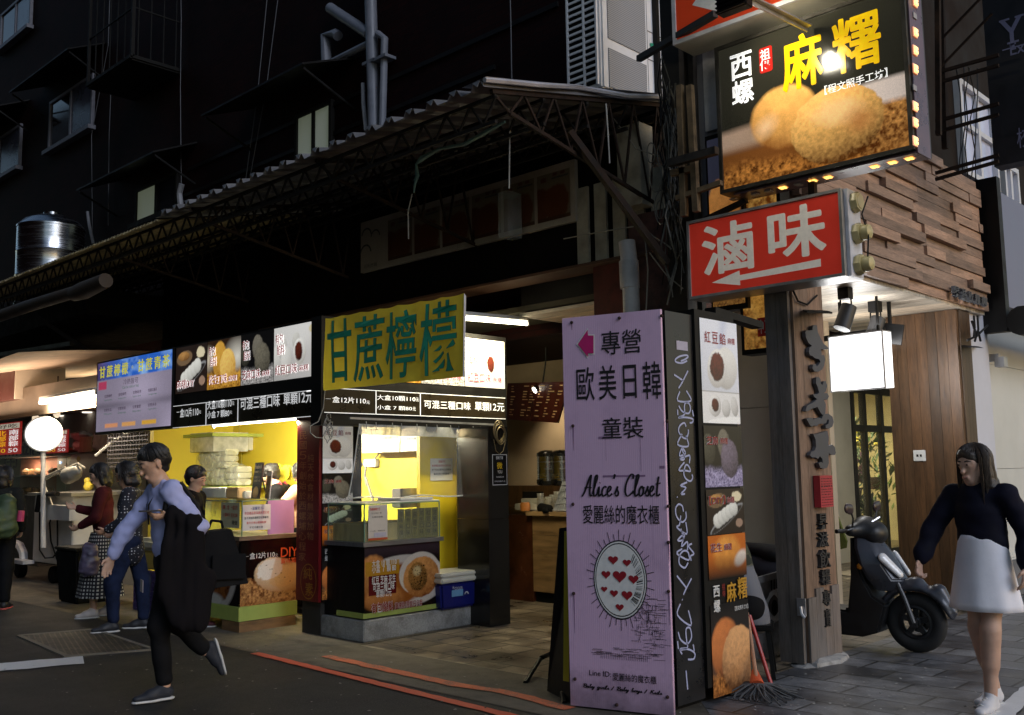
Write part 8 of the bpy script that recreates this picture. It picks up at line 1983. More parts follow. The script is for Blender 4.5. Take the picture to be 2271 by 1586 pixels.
scx = thing('scooter', 'dark grey scooter parked nose out between the timber posts', 'scooter', hz(2037,1447))
f0 = hz(2037,1447); SD = Vector((.60,-.80,0)).normalized()  # nose direction, found from the wheel ellipse and body run
SD = Vector((.995, .06, 0)).normalized(); SL = Vector((-SD.y, SD.x, 0))
place(scx, (f0.x, f0.y, 0), atan2(SD.y, SD.x))
M_body = mat('scooter_graphite', (.055,.058,.072), .28, .2, .12, 4); M_plast = mat('scooter_black', (.010,.010,.011), .45, 0, .2, 8); M_tyre = mat('tyre', (.018,.018,.019), .8, 0, .2, 20, .1)
def wheel2(x, r, w_):
    m_ = MB(); pr_ = []
    for k in range(17): a = -pi*.62+pi*1.24*k/16; pr_.append((r-w_*.62+w_*.62*cos(a), w_*.55*sin(a)))
    prf = pr_ + [(r-w_*1.05, w_*.40), (r-w_*1.05, -w_*.40), pr_[0]]
    vs = []; fs = []; n = 44; L_ = len(prf)-1
    for k in range(n):
        th = 2*pi*k/n
        for q, z_ in prf[:-1]: vs.append((x+q*cos(th), z_, r+q*sin(th)))
    for k in range(n):
        for i in range(L_): fs.append((k*L_+i, k*L_+(i+1)%L_, ((k+1)%n)*L_+(i+1)%L_, ((k+1)%n)*L_+i))
    m_.add(vs, fs); wo = m_.build('wheel', M_tyre, scx, smooth=True, autosmooth=50)
    m_ = MB(); ri = r-w_*1.06
    vs = []; fs = []
    for k in range(n):
        th = 2*pi*k/n
        for q, y_ in ((ri,.04),(ri-.018,.045),(ri-.03,.02),(ri-.03,-.02),(ri-.018,-.045),(ri,-.04)): vs.append((x+q*cos(th), y_, r+q*sin(th)))
    for k in range(n):
        for i in range(6): fs.append((k*6+i, k*6+(i+1)%6, ((k+1)%n)*6+(i+1)%6, ((k+1)%n)*6+i))
    m_.add(vs, fs)
    for k in range(5):
        th = 2*pi*k/5+.3; m_.bar((x+.03*cos(th),0,r+.03*sin(th)), (x+(ri-.02)*cos(th),0,r+(ri-.02)*sin(th)), .045, .03, (0,1,0))
    m_.lathe([(.045,-.06),(.045,.06)], (x,0,r), 16, 'y'); m_.build('rim', mat('rim_dark', (.035,.035,.038), .4, .5), wo, smooth=True)
    m_ = MB(); m_.lathe([(.095,.062),(.095,.068)], (x,0,r), 26, 'y'); m_.build('brake_disc', mat('disc_steel', (.16,.16,.17), .3, .8), wo)
    return wo
scx.scale = (.93,.93,.93)
wheel2(0, .255, .105); wheel2(-1.28, .255, .11)
S = Sculpt()   # front mudguard
for k in range(9):
    a0 = radians(20+k*17); a1 = radians(20+(k+1)*17); R_ = .30
    S.cone((R_*cos(a0),0,.255+R_*sin(a0)), (R_*cos(a1),0,.255+R_*sin(a1)), .065+.02*sin(k/8*pi), .065+.02*sin((k+1)/8*pi), .02, flat=(cos(a0),0,sin(a0)), fs=2.6)
S.cone((.31,0,.36),(.20,0,.52),.035,.07,.03); S.cone((.02,0,.56),(-.12,0,.54),.08,.07,.03)
S.cone((0,0,.255),(.0001,0,.255),.268,.268,.01,flat=(0,1,0),fs=.5,cut=True)
S.build('mudguard', M_body, scx, .011)
m_ = MB()
for s_ in (-1,1): m_.tube([(0,.085*s_,.255),(-.06,.085*s_,.45),(-.15,.075*s_,.66)], [.026,.022,.024], 10); m_.box(-.03,.03,.08*s_-.012,.08*s_+.012,.22,.29)
m_.build('fork', mat('fork_dark', (.05,.05,.055), .35, .5), scx, smooth=True)
m_ = MB(); m_.lathe([(.018,.100),(.018,.112)], (0,0,.255), 10, 'y'); m_.build('axle_nut', mat('chrome', (.6,.6,.62), .2, 1), scx)
rowsN = ((-.30,-.47,1.0,.12),(-.21,-.45,.88,.185),(-.12,-.41,.74,.205),(-.05,-.36,.61,.165),(-.08,-.30,.51,.10))
m_ = MB(); vs = []
for xf, xb, z_, hw in rowsN: vs += [(xf,0,z_),(xf-.025,.5*hw,z_),(xf-.09,.88*hw,z_),(xb+.04,hw,z_),(xb,.9*hw,z_),(xb,-.9*hw,z_),(xb+.04,-hw,z_),(xf-.09,-.88*hw,z_),(xf-.025,-.5*hw,z_)]
m_.add(vs, [(r_*9+i, r_*9+(i+1)%9, (r_+1)*9+(i+1)%9, (r_+1)*9+i) for r_ in range(4) for i in range(9)]+[tuple(range(8,-1,-1)), tuple(range(36,45))]); m_.build('nose_panel', M_body, scx, bevel=.012, smooth=True, autosmooth=28)
m_ = MB(); m_.prism([(-.485,.98),(-.425,.74),(-.375,.60),(-.31,.47),(-.20,.40),(-.27,.16),(-.42,.11),(-1.02,.12),(-1.05,.35),(-.54,.33),(-.50,.62)], -.165, .165); m_.build('leg_shield', M_plast, scx, bevel=.02, smooth=True, autosmooth=40)
S = Sculpt(); S.cone((-1.0,0,.55),(-1.65,0,.70),.19,.13,.06); S.cone((-1.0,0,.38),(-1.3,0,.42),.18,.16,.06); S.build('tail_body', M_body, scx, .016)
S = Sculpt(); S.cone((-.92,0,.74),(-1.25,0,.76),.15,.15,.05,flat=(0,0,1),fs=2); S.cone((-1.25,0,.79),(-1.62,0,.83),.15,.10,.05,flat=(0,0,1),fs=2); S.build('saddle', M_plast, scx, .016)
S = Sculpt(); S.cone((-.40,0,1.04),(-.32,0,1.0),.11,.11,.05,flat=(0,1,0),fs=.75); S.cone((-.40,.06,1.03),(-.46,.20,1.03),.07,.05,.05); S.cone((-.40,-.06,1.03),(-.46,-.20,1.03),.07,.05,.05); S.cone((-.36,0,.9),(-.40,0,1.03),.08,.09,.05); S.build('handlebar_cowl', M_plast, scx, .012)
for s_ in (-1,1):
    m_ = MB(); m_.tube([(-.46,.18*s_,1.03),(-.52,.36*s_,1.03)], .019, 10); g_ = m_.build('grip', M_plast, scx, smooth=True)
    m_ = MB(); m_.tube([(-.42,.22*s_,1.05),(-.43,.35*s_,1.04)], .007, 6); m_.build('lever', mat('lever_steel', (.30,.30,.31), .3, .8), scx)
    m_ = MB(); m_.tube([(-.44,.20*s_,1.05),(-.40,.27*s_,1.14),(-.40,.30*s_,1.19)], .008, 6); m_.build('mirror_stalk', M_plast, scx, smooth=True)
    S = Sculpt(); S.cone((-.41,.29*s_,1.22),(-.41,.37*s_,1.23),.05,.045,.02,flat=(1,0,0),fs=2.6); S.build('mirror', mat('mirror_shell', (.04,.022,.022), .3), scx, .010)
    S = Sculpt(); S.cone((-.085,.10*s_,.665),(-.20,.155*s_,.80),.036,.046,.02,flat=(.8,.45*s_,.4),fs=1.6); S.build('headlight', mat('headlight_lens', (.75,.75,.77), .12, 0, .15, 18, .1, spec=1), scx, .009)
    m_ = MB(); m_.blob((-.40,.18*s_,.72), (.028,.016,.028), 12, 8); m_.build('reflector', mat('amber_reflector', (.62,.22,.02), .3), scx, smooth=True)
m_ = MB(); m_.tube([(-.12,.07,.62),(-.02,.13,.48),(.02,.12,.30)], .007, 6); m_.build('brake_hose', M_plast, scx, smooth=True)
m_ = MB(); m_.tube([(-.34,-.10,1.08),(-.27,0,1.14),(-.34,.10,1.08)], .008, 6); m_.box(-.33,-.30,-.05,.05,1.10,1.115); m_.build('dash_trim', mat('chrome', (.6,.6,.62), .2, 1), scx, smooth=True)
m_ = MB(); m_.bar((-.95,.10,.24),(-1.05,.16,.0),.025); m_.build('side_stand', M_dsteel, scx)
# ================================================================ people
def skin_mat(name, col):
    m = mat(name, col, .5, 0, .08, 9, .05); b = m.node_tree.nodes['Principled BSDF']
    b.inputs['Subsurface Weight'].default_value = .12; b.inputs['Subsurface Radius'].default_value = (.012,.004,.002); return m
SKIN = skin_mat('skin', (.52,.31,.21)); SKIN2 = skin_mat('skin_warm', (.46,.26,.17))
def V_(p): return np.array(p, float)
def unit(v): v = V_(v); return v/np.linalg.norm(v)
def hand_prims(S, w, d, n, thumb, curl=.5, fr=.0088):
    """palm, four unequal bent fingers, thumb leaving the palm's side; w wrist, d hand direction, n the palm's facing"""
    w = V_(w); d = unit(d); n = V_(n); n = unit(n - d*(n@d)); s = np.cross(d, n)*thumb
    S.cone(w, w+d*.075, .026, .033, .012, flat=n, fs=1.9)
    for i, (o, L) in enumerate(((.028,.070),(.010,.080),(-.009,.074),(-.026,.058))):
        c = curl*(1+.12*i); b = w+d*(.078-.004*abs(i-1))+s*o
        d1 = unit(d*cos(c*.6)+n*sin(c*.6)); d2 = unit(d*cos(c*1.5)+n*sin(c*1.5)); d3 = unit(d*cos(c*2.3)+n*sin(c*2.3))
        p1 = b+d1*L*.46; p2 = p1+d2*L*.32
        S.cone(b-d*.02, p1, fr*1.08, fr, .004); S.cone(p1, p2, fr, fr*.92, .003); S.cone(p2, p2+d3*L*.24, fr*.92, fr*.8, .003)
    b = w+d*.022+s*.022; d1 = unit(d*.62+s*.72+n*.25); p1 = b+d1*.038; d2 = unit(d*.85+s*.25+n*.45)
    S.cone(b, p1, fr*1.35, fr*1.1, .008); S.cone(p1, p1+d2*.028, fr*1.1, fr*.9, .003)
def head_prims(S, c, f, up, h=.225):
    """c = head centre, f = facing, h = chin to crown"""
    c = V_(c); f = unit(f); up = V_(up); up = unit(up-f*(up@f)); l = np.cross(up, f); k = h/.225
    P = lambda a, b, d: c+f*a*k+l*b*k+up*d*k
    S.cone(P(-.025,0,.032), P(.012,0,.036), .083*k, .079*k, .02); S.cone(P(.030,0,.0), P(.042,0,-.072), .062*k, .040*k, .03, flat=l, fs=1.05)
    S.cone(P(.02,.03,-.045), P(.05,.012,-.085), .032*k, .026*k, .02); S.cone(P(.02,-.03,-.045), P(.05,-.012,-.085), .032*k, .026*k, .02)
    S.cone(P(.088,0,.012), P(.106,0,-.024), .009*k, .015*k, .010)
    S.cone(P(.088,.018,-.058), P(.088,-.018,-.058), .009*k, .009*k, .006); S.cone(P(.084,.015,-.068), P(.084,-.015,-.068), .009*k, .009*k, .006)
    for s in (1,-1):
        S.cone(P(.080,.030*s,.018), P(.081,.030*s,.019), .016*k, .016*k, .010, cut=False)
        S.cone(P(.074,.016*s,.036), P(.068,.052*s,.034), .012*k, .010*k, .012)
        S.cone(P(-.006,.082*s,.020), P(-.002,.080*s,-.018), .020*k, .014*k, .006, flat=l, fs=2.2)
    return P
def face_parts(root, P, k=1.0, brow=None, skin=None):
    for s in (1,-1):
        m_ = MB(); q = P(.0905,.030*s,.020); m_.blob(tuple(q), (.009,.009,.0065), 10, 7); m_.build('eye', mat('eye_dark', (.03,.022,.02), .2, 0, .1, 20), root, smooth=True)
        m_ = MB(); m_.tube([tuple(P(.092,.014*s,.040)), tuple(P(.090,.034*s,.045)), tuple(P(.078,.052*s,.038))], [.004,.0045,.002], 6); m_.build('eyebrow', mat('hair_black', (.012,.010,.010), .45, 0, .2, 30), root)
    m_ = MB(); m_.tube([tuple(P(.086,.022,-.062)), tuple(P(.0985,.0,-.0615)), tuple(P(.086,-.022,-.062))], [.002,.0045,.002], 6); m_.build('lips', mat('lip', (.36,.14,.12), .4), root, smooth=True)
HAIR = mat('hair_black', (.012,.010,.010), .42, 0, .25, 40, .5, 0, (1,1,.2))
def chain(S, pts, rs, k=.02, **kw):
    for i in range(len(pts)-1): S.cone(pts[i], pts[i+1], rs[i], rs[i+1], k, **kw)
def lerp(a, b, t): return V_(a)*(1-t)+V_(b)*t
def shoe(root, ankle, toe_dir, L=.25, mats=None, sole=True, up=(0,0,1), hi=.07, name='shoe', solem=None):
    """toe_dir unit direction in which the toe points; ankle above the heel"""
    a = V_(ankle); d = unit(toe_dir); u = V_(up); u = unit(u-d*(u@d)); l = np.cross(u, d)
    heel = a - d*.055 - u*.065; S = Sculpt()
    S.cone(heel+d*.035+u*.02, heel+d*L*.55+u*.015, .036, .040, .02, flat=u, fs=1.15); S.cone(heel+d*L*.55+u*.012, heel+d*(L-.035)+u*.006, .042, .034, .02, flat=u, fs=1.5)
    S.cone(heel+d*.045+u*.03, heel+d*.06+u*hi, .040, .036, .02); S.cone(heel+d*.07+u*.05, heel+d*L*.55+u*.025, .034, .034, .02)
    o = S.build(name, mats, root, .0085)
    S = Sculpt(); S.cone(heel+d*.03-u*.018, heel+d*L*.5-u*.018, .040, .037, .01, flat=u, fs=3.2); S.cone(heel+d*L*.5-u*.018, heel+d*(L-.03)-u*.016, .045, .036, .01, flat=u, fs=3.2)
    S.build('sole', solem or mat('sole_white', (.55,.54,.53), .6, 0, .08, 12, 0, .2), o, .0085)
    return o
def person(label, loc, rz, J, skin, res=.011, bare=(), handspec=None, head_f=(1,0,-.15), head_h=.225, thin=1.0, face=True, group=None, legs=True, hair=None, hairm=None):
    """continuous body from a joint table; returns root, body sculpt joints and head frame"""
    r = thing('person', label, 'person', loc, rz, group)
    S = Sculpt(); t = thin
    pel, che, nek, hd = J['pelvis'], J['chest'], J['neck'], J['head']
    fw = unit(V_(J.get('front', (1,0,0)))); 
    S.cone(lerp(pel,che,.0), lerp(pel,che,.45), .125*t, .110*t, .05, flat=fw, fs=1.35); S.cone(lerp(pel,che,.45), che, .112*t, .135*t, .05, flat=fw, fs=1.4)
    S.cone(J['sl'], J['sr'], .062*t, .062*t, .05); S.cone(nek, hd, .052*t, .048*t, .03); S.cone(lerp(che,nek,.5), nek, .085*t, .055*t, .04)
    for s in 'lr':
        chain(S, [J['s'+s], J['e'+s], J['w'+s]], [.050*t,.040*t,.027*t], .02)
        if legs: chain(S, [lerp(pel,J['h'+s],.8), J['k'+s], J['a'+s]], [.083*t,.055*t,.038*t], .04); S.cone(lerp(J['k'+s],J['a'+s],.15), lerp(J['k'+s],J['a'+s],.5), .055*t, .050*t, .03)
    for s in 'lr':
        if handspec and s in handspec:
            d, n, th, cu = handspec[s]; hand_prims(S, J['w'+s], d, n, th, cu)
    if legs and 'feet' in bare:
        for s in 'lr': S.cone(J['a'+s], lerp(J['a'+s], J['t'+s], .5), .034, .03, .02)
    P = head_prims(S, hd, head_f, (0,0,1), head_h)
    b = S.build('body', skin, r, res)
    if face: face_parts(r, P, head_h/.225)
    return r, P
def hair_cap(root, P, style='short', m=None, res=.010):
    S = Sculpt(); S.cone(P(-.030,0,.046), P(.004,0,.052), .090, .085, .02); S.cone(P(-.05,0,.0), P(-.045,0,-.03), .072, .052, .03)
    if style == 'bob':
        for s in (1,-1): S.cone(P(-.01,.07*s,.03), P(-.005,.075*s,-.085), .036, .030, .03)
        S.cone(P(-.06,0,.0), P(-.055,0,-.09), .075, .065, .03)
    if style == 'long':
        for s in (1,-1): S.cone(P(-.02,.065*s,.03), P(-.03,.085*s,-.14), .036, .034, .03); S.cone(P(-.03,.085*s,-.14), P(-.04,.09*s,-.34), .034, .022, .03)
        S.cone(P(-.06,0,.0), P(-.09,0,-.16), .075, .075, .03); S.cone(P(-.09,0,-.16), P(-.10,0,-.36), .075, .045, .03, flat=(1,0,0), fs=1.5)
    if style == 'bun': S.ball(P(-.10,0,.06), .045, .02)
    S.cone(P(.052,.026,.086), P(.062,-.028,.082), .026, .024, .02)
    S.cone(P(.10,0,-.01), P(.11,0,-.07), .075, .08, .01, cut=True)
    o = S.build('hair', m or HAIR, root, res, wrinkle=.008, wf=34)
    rs_ = random.Random(len(bpy.data.objects)); m_ = MB()
    for k in range(170):
        a = rs_.uniform(-pi, pi); front = abs(a) < .95; top_ = rs_.uniform(.05,.5); end = (1.02 if front else (1.75 if style == 'short' else 1.55))*rs_.uniform(.85,1.06)
        pts = []
        for i in range(6):
            th = top_+(end-top_)*i/5; q = rs_.uniform(1.0,1.035)
            pts.append(tuple(P(-.014+.108*q*sin(th)*cos(a), .102*q*sin(th)*sin(a), .048+.098*q*cos(th))))
        if not front and style in ('long', 'bob'):
            L_ = rs_.uniform(.16,.36) if style == 'long' else rs_.uniform(.05,.11); e_ = pts[-1]
            pts += [(e_[0]-.006+rs_.uniform(-.006,.006), e_[1]*1.0+rs_.uniform(-.006,.006), e_[2]-L_*.5), (e_[0]-.014+rs_.uniform(-.015,.012), e_[1]+rs_.uniform(-.014,.014), e_[2]-L_)]
        m_.tube(pts, [.0042]*(len(pts)-1)+[.0012], 4, False)
    m_.build('strands', m or HAIR, o, smooth=True)
def cloth_mat(name, col, var=.12, scale=7, rough=.9): return mat(name, col, rough, 0, var, scale, .15, spec=.1)

J = dict(pelvis=(0,0,.93), chest=(.045,0,1.27), neck=(.07,0,1.43), head=(.125,.0,1.575), sl=(.03,.175,1.385), sr=(.075,-.175,1.385), front=(1,0,0),
         el=(-.13,.265,1.145), wl=(.055,.215,1.235), er=(.27,-.23,1.13), wr=(.355,-.235,.945),
         hl=(0,.085,.90), hr=(0,-.085,.90), kl=(.085,.085,.50), al=(.035,.075,.095), kr=(-.06,-.085,.49), ar=(-.26,-.085,.27), tl=(.2,.075,.03), tr=(-.42,-.085,.13))
mh_ = (-6.50, 3.33, 0); mrz = radians(-108)
man, MP = person('man in pale blue shirt striding across the road with phone in hand', mh_, mrz, J, SKIN, .0085, handspec={'l': ((.93,.05,-.15), (.05,-.55,.85), -1, .62), 'r': ((.35,.02,-.94), (-.3,.9,.1), 1, .35)}, head_f=(1,.15,-.42))
hair_cap(man, MP, 'short')
SHIRT = cloth_mat('shirt_blue', (.40,.42,.68), .06, 5, .8)
S = Sculpt(); pel, che = J['pelvis'], J['chest']
S.cone(lerp(pel,che,-.05), lerp(pel,che,.45), .145, .132, .05, flat=(1,0,0), fs=1.32); S.cone(lerp(pel,che,.45), che, .132, .152, .05, flat=(1,0,0), fs=1.36)
S.cone(J['sl'], J['sr'], .078, .078, .05); S.cone(lerp(che,J['neck'],.3), lerp(che,J['neck'],.9), .10, .064, .04)
chain(S, [J['sl'], J['el'], lerp(J['el'],J['wl'],.93)], [.072,.060,.045], .02); chain(S, [J['sr'], J['er'], lerp(J['er'],J['wr'],.93)], [.070,.058,.044], .02)
S.build('shirt', SHIRT, man, .0095, wrinkle=.018, wf=12)
S = Sculpt(); S.cone(lerp(pel,che,-.12), lerp(pel,che,.10), .142, .138, .04, flat=(1,0,0), fs=1.3)
for s in 'lr': chain(S, [lerp(pel,J['h'+s],.85), J['k'+s], lerp(J['k'+s],J['a'+s],.88)], [.098,.068,.056], .05)
TROU = cloth_mat('trousers_black', (.008,.008,.009), .2, 6, .9); S.build('trousers', TROU, man, .010, wrinkle=.008, wf=9, seed=5)
NAVY = mat('slip_on_navy', (.016,.018,.026), .7, 0, .15, 14)
shoe(man, (.035,.075,.095), (1,.06,-.03), .265, NAVY, up=(0,0,1), hi=.055)
shoe(man, (-.26,-.085,.27), (-.30,0,-.95), .265, NAVY, up=(.95,0,-.30), hi=.055)
m_ = MB(); m_.tube([tuple(MP(.0,.05,-.13)), (.165,.05,1.30), (.155,.02,1.17), (.16,-.05,1.30), tuple(MP(.0,-.05,-.13))], .006, 6); m_.build('lanyard', M_black, man, smooth=True)
m_ = MB(); m_.box(.19,.194,-.03,.09,.72,.80); m_.build('badge', mat('badge_card', (.50,.40,.40), .5), man)
M2 = lambda p: Matrix.Translation(mh_) @ Matrix.Rotation(mrz, 4, 'Z') @ Vector(p)
def held(name, label, cat, S=None, mb=None, m=None, res=.01, origin=None, root=mh_, rz=mrz, **kw):
    """a separate thing modelled in the person's own axes"""
    o = S.build(name, m, None, res, **kw) if S else mb.build(name, m, None, **kw)
    c = Vector(origin); o.data.transform(Matrix.Translation(-c)); M_ = Matrix.Translation(root) @ Matrix.Rotation(rz, 4, 'Z')
    place(o, tuple(M_ @ c), rz); return tag(o, label, cat)
S = Sculpt()  # jacket over the near forearm
S.cone((-.10,.255,1.165), (.03,.225,1.225), .070, .068, .03); S.cone((-.09,.27,1.10), (.03,.25,1.13), .075, .065, .05, flat=(0,1,0), fs=1.6)
S.cone((-.09,.29,1.02), (-.06,.285,.60), .095, .10, .05, flat=(0,1,0), fs=2.2); S.cone((.03,.285,1.02), (.06,.28,.74), .075, .085, .06, flat=(0,1,0), fs=2.2); S.cone((-.16,.29,.80), (-.13,.29,.52), .075, .06, .06, flat=(0,1,0), fs=2.2)
held('jacket', 'black jacket draped over the walking man\'s forearm and hanging to his knee', 'jacket', S, None, cloth_mat('jacket_black', (.007,.006,.007), .25, 6), .012, (-.03,.27,.9), wrinkle=.034, wf=13, wz=.3)
m_ = MB(); m_.add([(-.20,-.10,.72),(-.20,.16,.72),(-.50,.15,.74),(-.50,-.09,.74),(-.16,-.08,1.10),(-.16,.14,1.10),(-.38,.13,1.12),(-.38,-.07,1.12)], [(0,3,2,1),(4,5,6,7),(0,1,5,4),(1,2,6,5),(2,3,7,6),(3,0,4,7)])
m_.box(-.47,-.24,.165,.185,.78,.95); m_.tube([(-.24,.03,1.12),(-.26,.03,1.18),(-.33,.03,1.17),(-.34,.03,1.12)], .012, 6)
bag = held('shoulder_bag', 'squarish black shoulder bag slung behind the walking man', 'bag', None, m_, mat('nylon_black', (.006,.006,.007), .75, 0, .2, 8, .2, spec=.12), .01, (-.33,0,.8), bevel=.035)
m_ = MB(); m_.tube([(-.20,.20,1.10), (-.12,.225,1.30), (-.02,.215,1.445), (.06,.17,1.40), (.08,.18,1.25)], .018, 6); o = m_.build('strap', M_black, bag, smooth=True); o.data.transform(Matrix.Translation((.33,0,-.8)))
m_ = MB(); m_.box(.10,.25,.205,.275,1.262,1.272); held('phone', 'dark slim phone held flat in the walking man\'s hand', 'phone', None, m_, mat('phone_dark', (.02,.022,.03), .15), .01, (.17,.24,1.267), bevel=.003)

def std(h, stance=.10, step=0.0):
    s = h/1.62
    return dict(pelvis=(0,0,.86*s), chest=(.02,0,1.17*s), neck=(.03,0,1.32*s), head=(.06,0,1.47*s), sl=(.01,.155*s,1.285*s), sr=(.01,-.155*s,1.285*s), front=(1,0,0),
                el=(.0,.215*s,1.04*s), wl=(.10,.20*s,.86*s), er=(.0,-.215*s,1.04*s), wr=(.10,-.20*s,.86*s), hl=(0,.08,.83*s), hr=(0,-.08,.83*s),
                kl=(.02+step,stance*.8,.45*s), kr=(.02-step,-stance*.8,.45*s), al=(step,stance*.8,.085), ar=(-step,-stance*.8,.085), tl=(.15,.1,0), tr=(.15,-.1,0))
J = std(1.66, .09, .07); J.update(er=(.10,-.23,1.10), wr=(.30,-.16,1.16), el=(.06,.24,1.07), wl=(.22,.15,.97))
wr_, wrz = (-10.75, 4.72, 0), radians(-120)
wo, WP = person('woman in maroon jacket and long black and white checked skirt holding a phone', wr_, wrz, J, SKIN, .012, handspec={'r': ((1,.1,.2),(0,.8,.6),1,.7), 'l': ((.8,-.3,-.3),(0,-.6,.6),-1,.7)}, head_f=(1,.25,-.3), head_h=.215, thin=.93)
hair_cap(wo, WP, 'bob')
def check_mat():
    m, t, b = newmat('gingham'); v = coords(t); sx = N(t, 'ShaderNodeSeparateXYZ'); t.links.new(v, sx.inputs[0])
    an = N(t, 'ShaderNodeMath', operation='ARCTAN2'); t.links.new(sx.outputs[1], an.inputs[0]); t.links.new(sx.outputs[0], an.inputs[1])
    def stripes(sock, f):
        q = N(t, 'ShaderNodeMath', operation='MULTIPLY'); t.links.new(sock, q.inputs[0]); q.inputs[1].default_value = f
        s_ = N(t, 'ShaderNodeMath', operation='SINE'); t.links.new(q.outputs[0], s_.inputs[0])
        g = N(t, 'ShaderNodeMath', operation='GREATER_THAN'); t.links.new(s_.outputs[0], g.inputs[0]); g.inputs[1].default_value = -.05; return g.outputs[0]
    a, c = stripes(an.outputs[0], 42), stripes(sx.outputs[2], 170)
    mm = N(t, 'ShaderNodeMath', operation='MULTIPLY'); t.links.new(a, mm.inputs[0]); t.links.new(c, mm.inputs[1])
    t.links.new(mixc(t, mm.outputs[0], (.013,.013,.02), (.50,.48,.45)), b.inputs['Base Color']); b.inputs['Roughness'].default_value = .9; return m
m_ = MB(); prof = []; n = 48; rows = 14
for j in range(rows+1):
    z_ = .90-.68*j/rows; R_ = .145+.145*(j/rows)**.8
    for k in range(n):
        a = 2*pi*k/n; q = R_*(1+.055*(j/rows)*sin(9*a+1)+.03*(j/rows)*sin(5*a)); prof.append((q*cos(a)*.82+.01, q*sin(a), z_))
m_.add(prof, [(j*n+k, j*n+(k+1)%n, (j+1)*n+(k+1)%n, (j+1)*n+k) for j in range(rows) for k in range(n)]); m_.build('skirt', check_mat(), wo, smooth=True, autosmooth=180)
def top(root, J, m, k=1.0, down=-.15, res=.013, wrinkle=.010, sleeves=.9, seed=0, hip=.140, nm='jacket'):
    S = Sculpt(); pel, che = J['pelvis'], J['chest']; fw = J.get('front',(1,0,0))
    S.cone(lerp(pel,che,down), lerp(pel,che,.45), hip*k, .128*k, .05, flat=fw, fs=1.28); S.cone(lerp(pel,che,.45), che, .128*k, .148*k, .05, flat=fw, fs=1.32)
    S.cone(J['sl'], J['sr'], .074*k, .074*k, .05); S.cone(lerp(che,J['neck'],.3), lerp(che,J['neck'],.95), .10*k, .066*k, .04)
    for s in 'lr': chain(S, [J['s'+s], J['e'+s], lerp(J['e'+s],J['w'+s],sleeves)], [.070*k,.058*k,.045*k], .02)
    return S.build(nm, m, root, res, wrinkle=wrinkle, wf=9, seed=seed)
def pants(root, J, m, k=1.0, res=.012, cuff=.9, seed=3, r=(.105,.080,.062)):
    S = Sculpt(); pel, che = J['pelvis'], J['chest']; S.cone(lerp(pel,che,-.12), lerp(pel,che,.12), .140*k, .132*k, .04, flat=(1,0,0), fs=1.3)
    for s in 'lr': chain(S, [lerp(pel,J['h'+s],.85), J['k'+s], lerp(J['k'+s],J['a'+s],cuff)], [x*k for x in r], .05)
    return S.build('trousers', m, root, res, wrinkle=.008, wf=9, seed=seed)
top(wo, J, cloth_mat('maroon_jacket', (.055,.010,.012), .25, 5), .98)
WSH = mat('white_shoe', (.55,.50,.48), .5, 0, .06, 10)
shoe(wo, J['al'], (1,.15,0), .24, WSH); shoe(wo, J['ar'], (1,-.1,0), .24, WSH)
S = Sculpt(); S.cone((.10,.27,.74),(.10,.27,.56),.075,.11,.04,flat=(0,1,0),fs=1.5); held('tote_bag', 'greyish violet plastic bag hanging from the checked skirt woman\'s arm', 'bag', S, None, mat('plastic_violet', (.12,.10,.16), .35, 0, .3, 9), .013, (.10,.27,.5), wr_, wrz, wrinkle=.03, wf=14)

J = std(1.66, .10, .13); J.update(er=(.03,-.22,1.05), wr=(.16,-.17,.95), el=(.05,.24,1.06), wl=(.20,.16,.98))
jr_, jrz = (-9.62, 4.50, 0), radians(-122)
je, JP = person('person in navy dotted top and dark jeans standing behind the walking man', jr_, jrz, J, SKIN2, .012, handspec={'r': ((.8,.2,-.4),(0,.8,.3),1,.6), 'l': ((.8,-.3,-.3),(0,-.6,.6),-1,.6)}, head_h=.218, head_f=(1,-.1,-.35))
hair_cap(je, JP, 'bob')
def dot_mat():
    m, t, b = newmat('dotted_navy'); v = coords(t); vo = N(t, 'ShaderNodeTexVoronoi'); vo.inputs['Scale'].default_value = 34; vo.inputs['Randomness'].default_value = .35; t.links.new(v, vo.inputs['Vector'])
    t.links.new(ramp(t, vo.outputs['Distance'], [(.20, (.45,.45,.48)), (.26, (.009,.010,.018))]), b.inputs['Base Color']); b.inputs['Roughness'].default_value = .9; return m
top(je, J, dot_mat(), 1.02, -.35, hip=.155, nm='top'); pants(je, J, cloth_mat('dark_jeans', (.012,.018,.045), .3, 9), .92)
BSH = mat('black_trainer', (.018,.019,.024), .6, 0, .2, 14)
shoe(je, J['al'], (1,.25,0), .26, BSH); shoe(je, J['ar'], (1,-.1,0), .26, BSH)

J = std(1.60, .09, .06); kr_, krz = (-9.25, 4.92, 0), radians(35)
bl_, BP = person('person dressed in black with burgundy shoes hidden behind the walking man', kr_, krz, J, SKIN, .013, handspec={'r': ((.7,.2,-.6),(0,.8,.3),1,.6), 'l': ((.7,-.2,-.6),(0,-.6,.6),-1,.6)}, head_f=(1,0,-.35), head_h=.218)
hair_cap(bl_, BP, 'short'); top(bl_, J, cloth_mat('jacket_black', (.007,.006,.007)), 1.05, -.35, hip=.16, nm='coat'); pants(bl_, J, TROU, .95)
VSH = mat('burgundy_shoe', (.075,.012,.016), .6, 0, .15, 12); shoe(bl_, J['al'], (1,.1,0), .26, VSH); shoe(bl_, J['ar'], (1,-.1,0), .26, VSH)

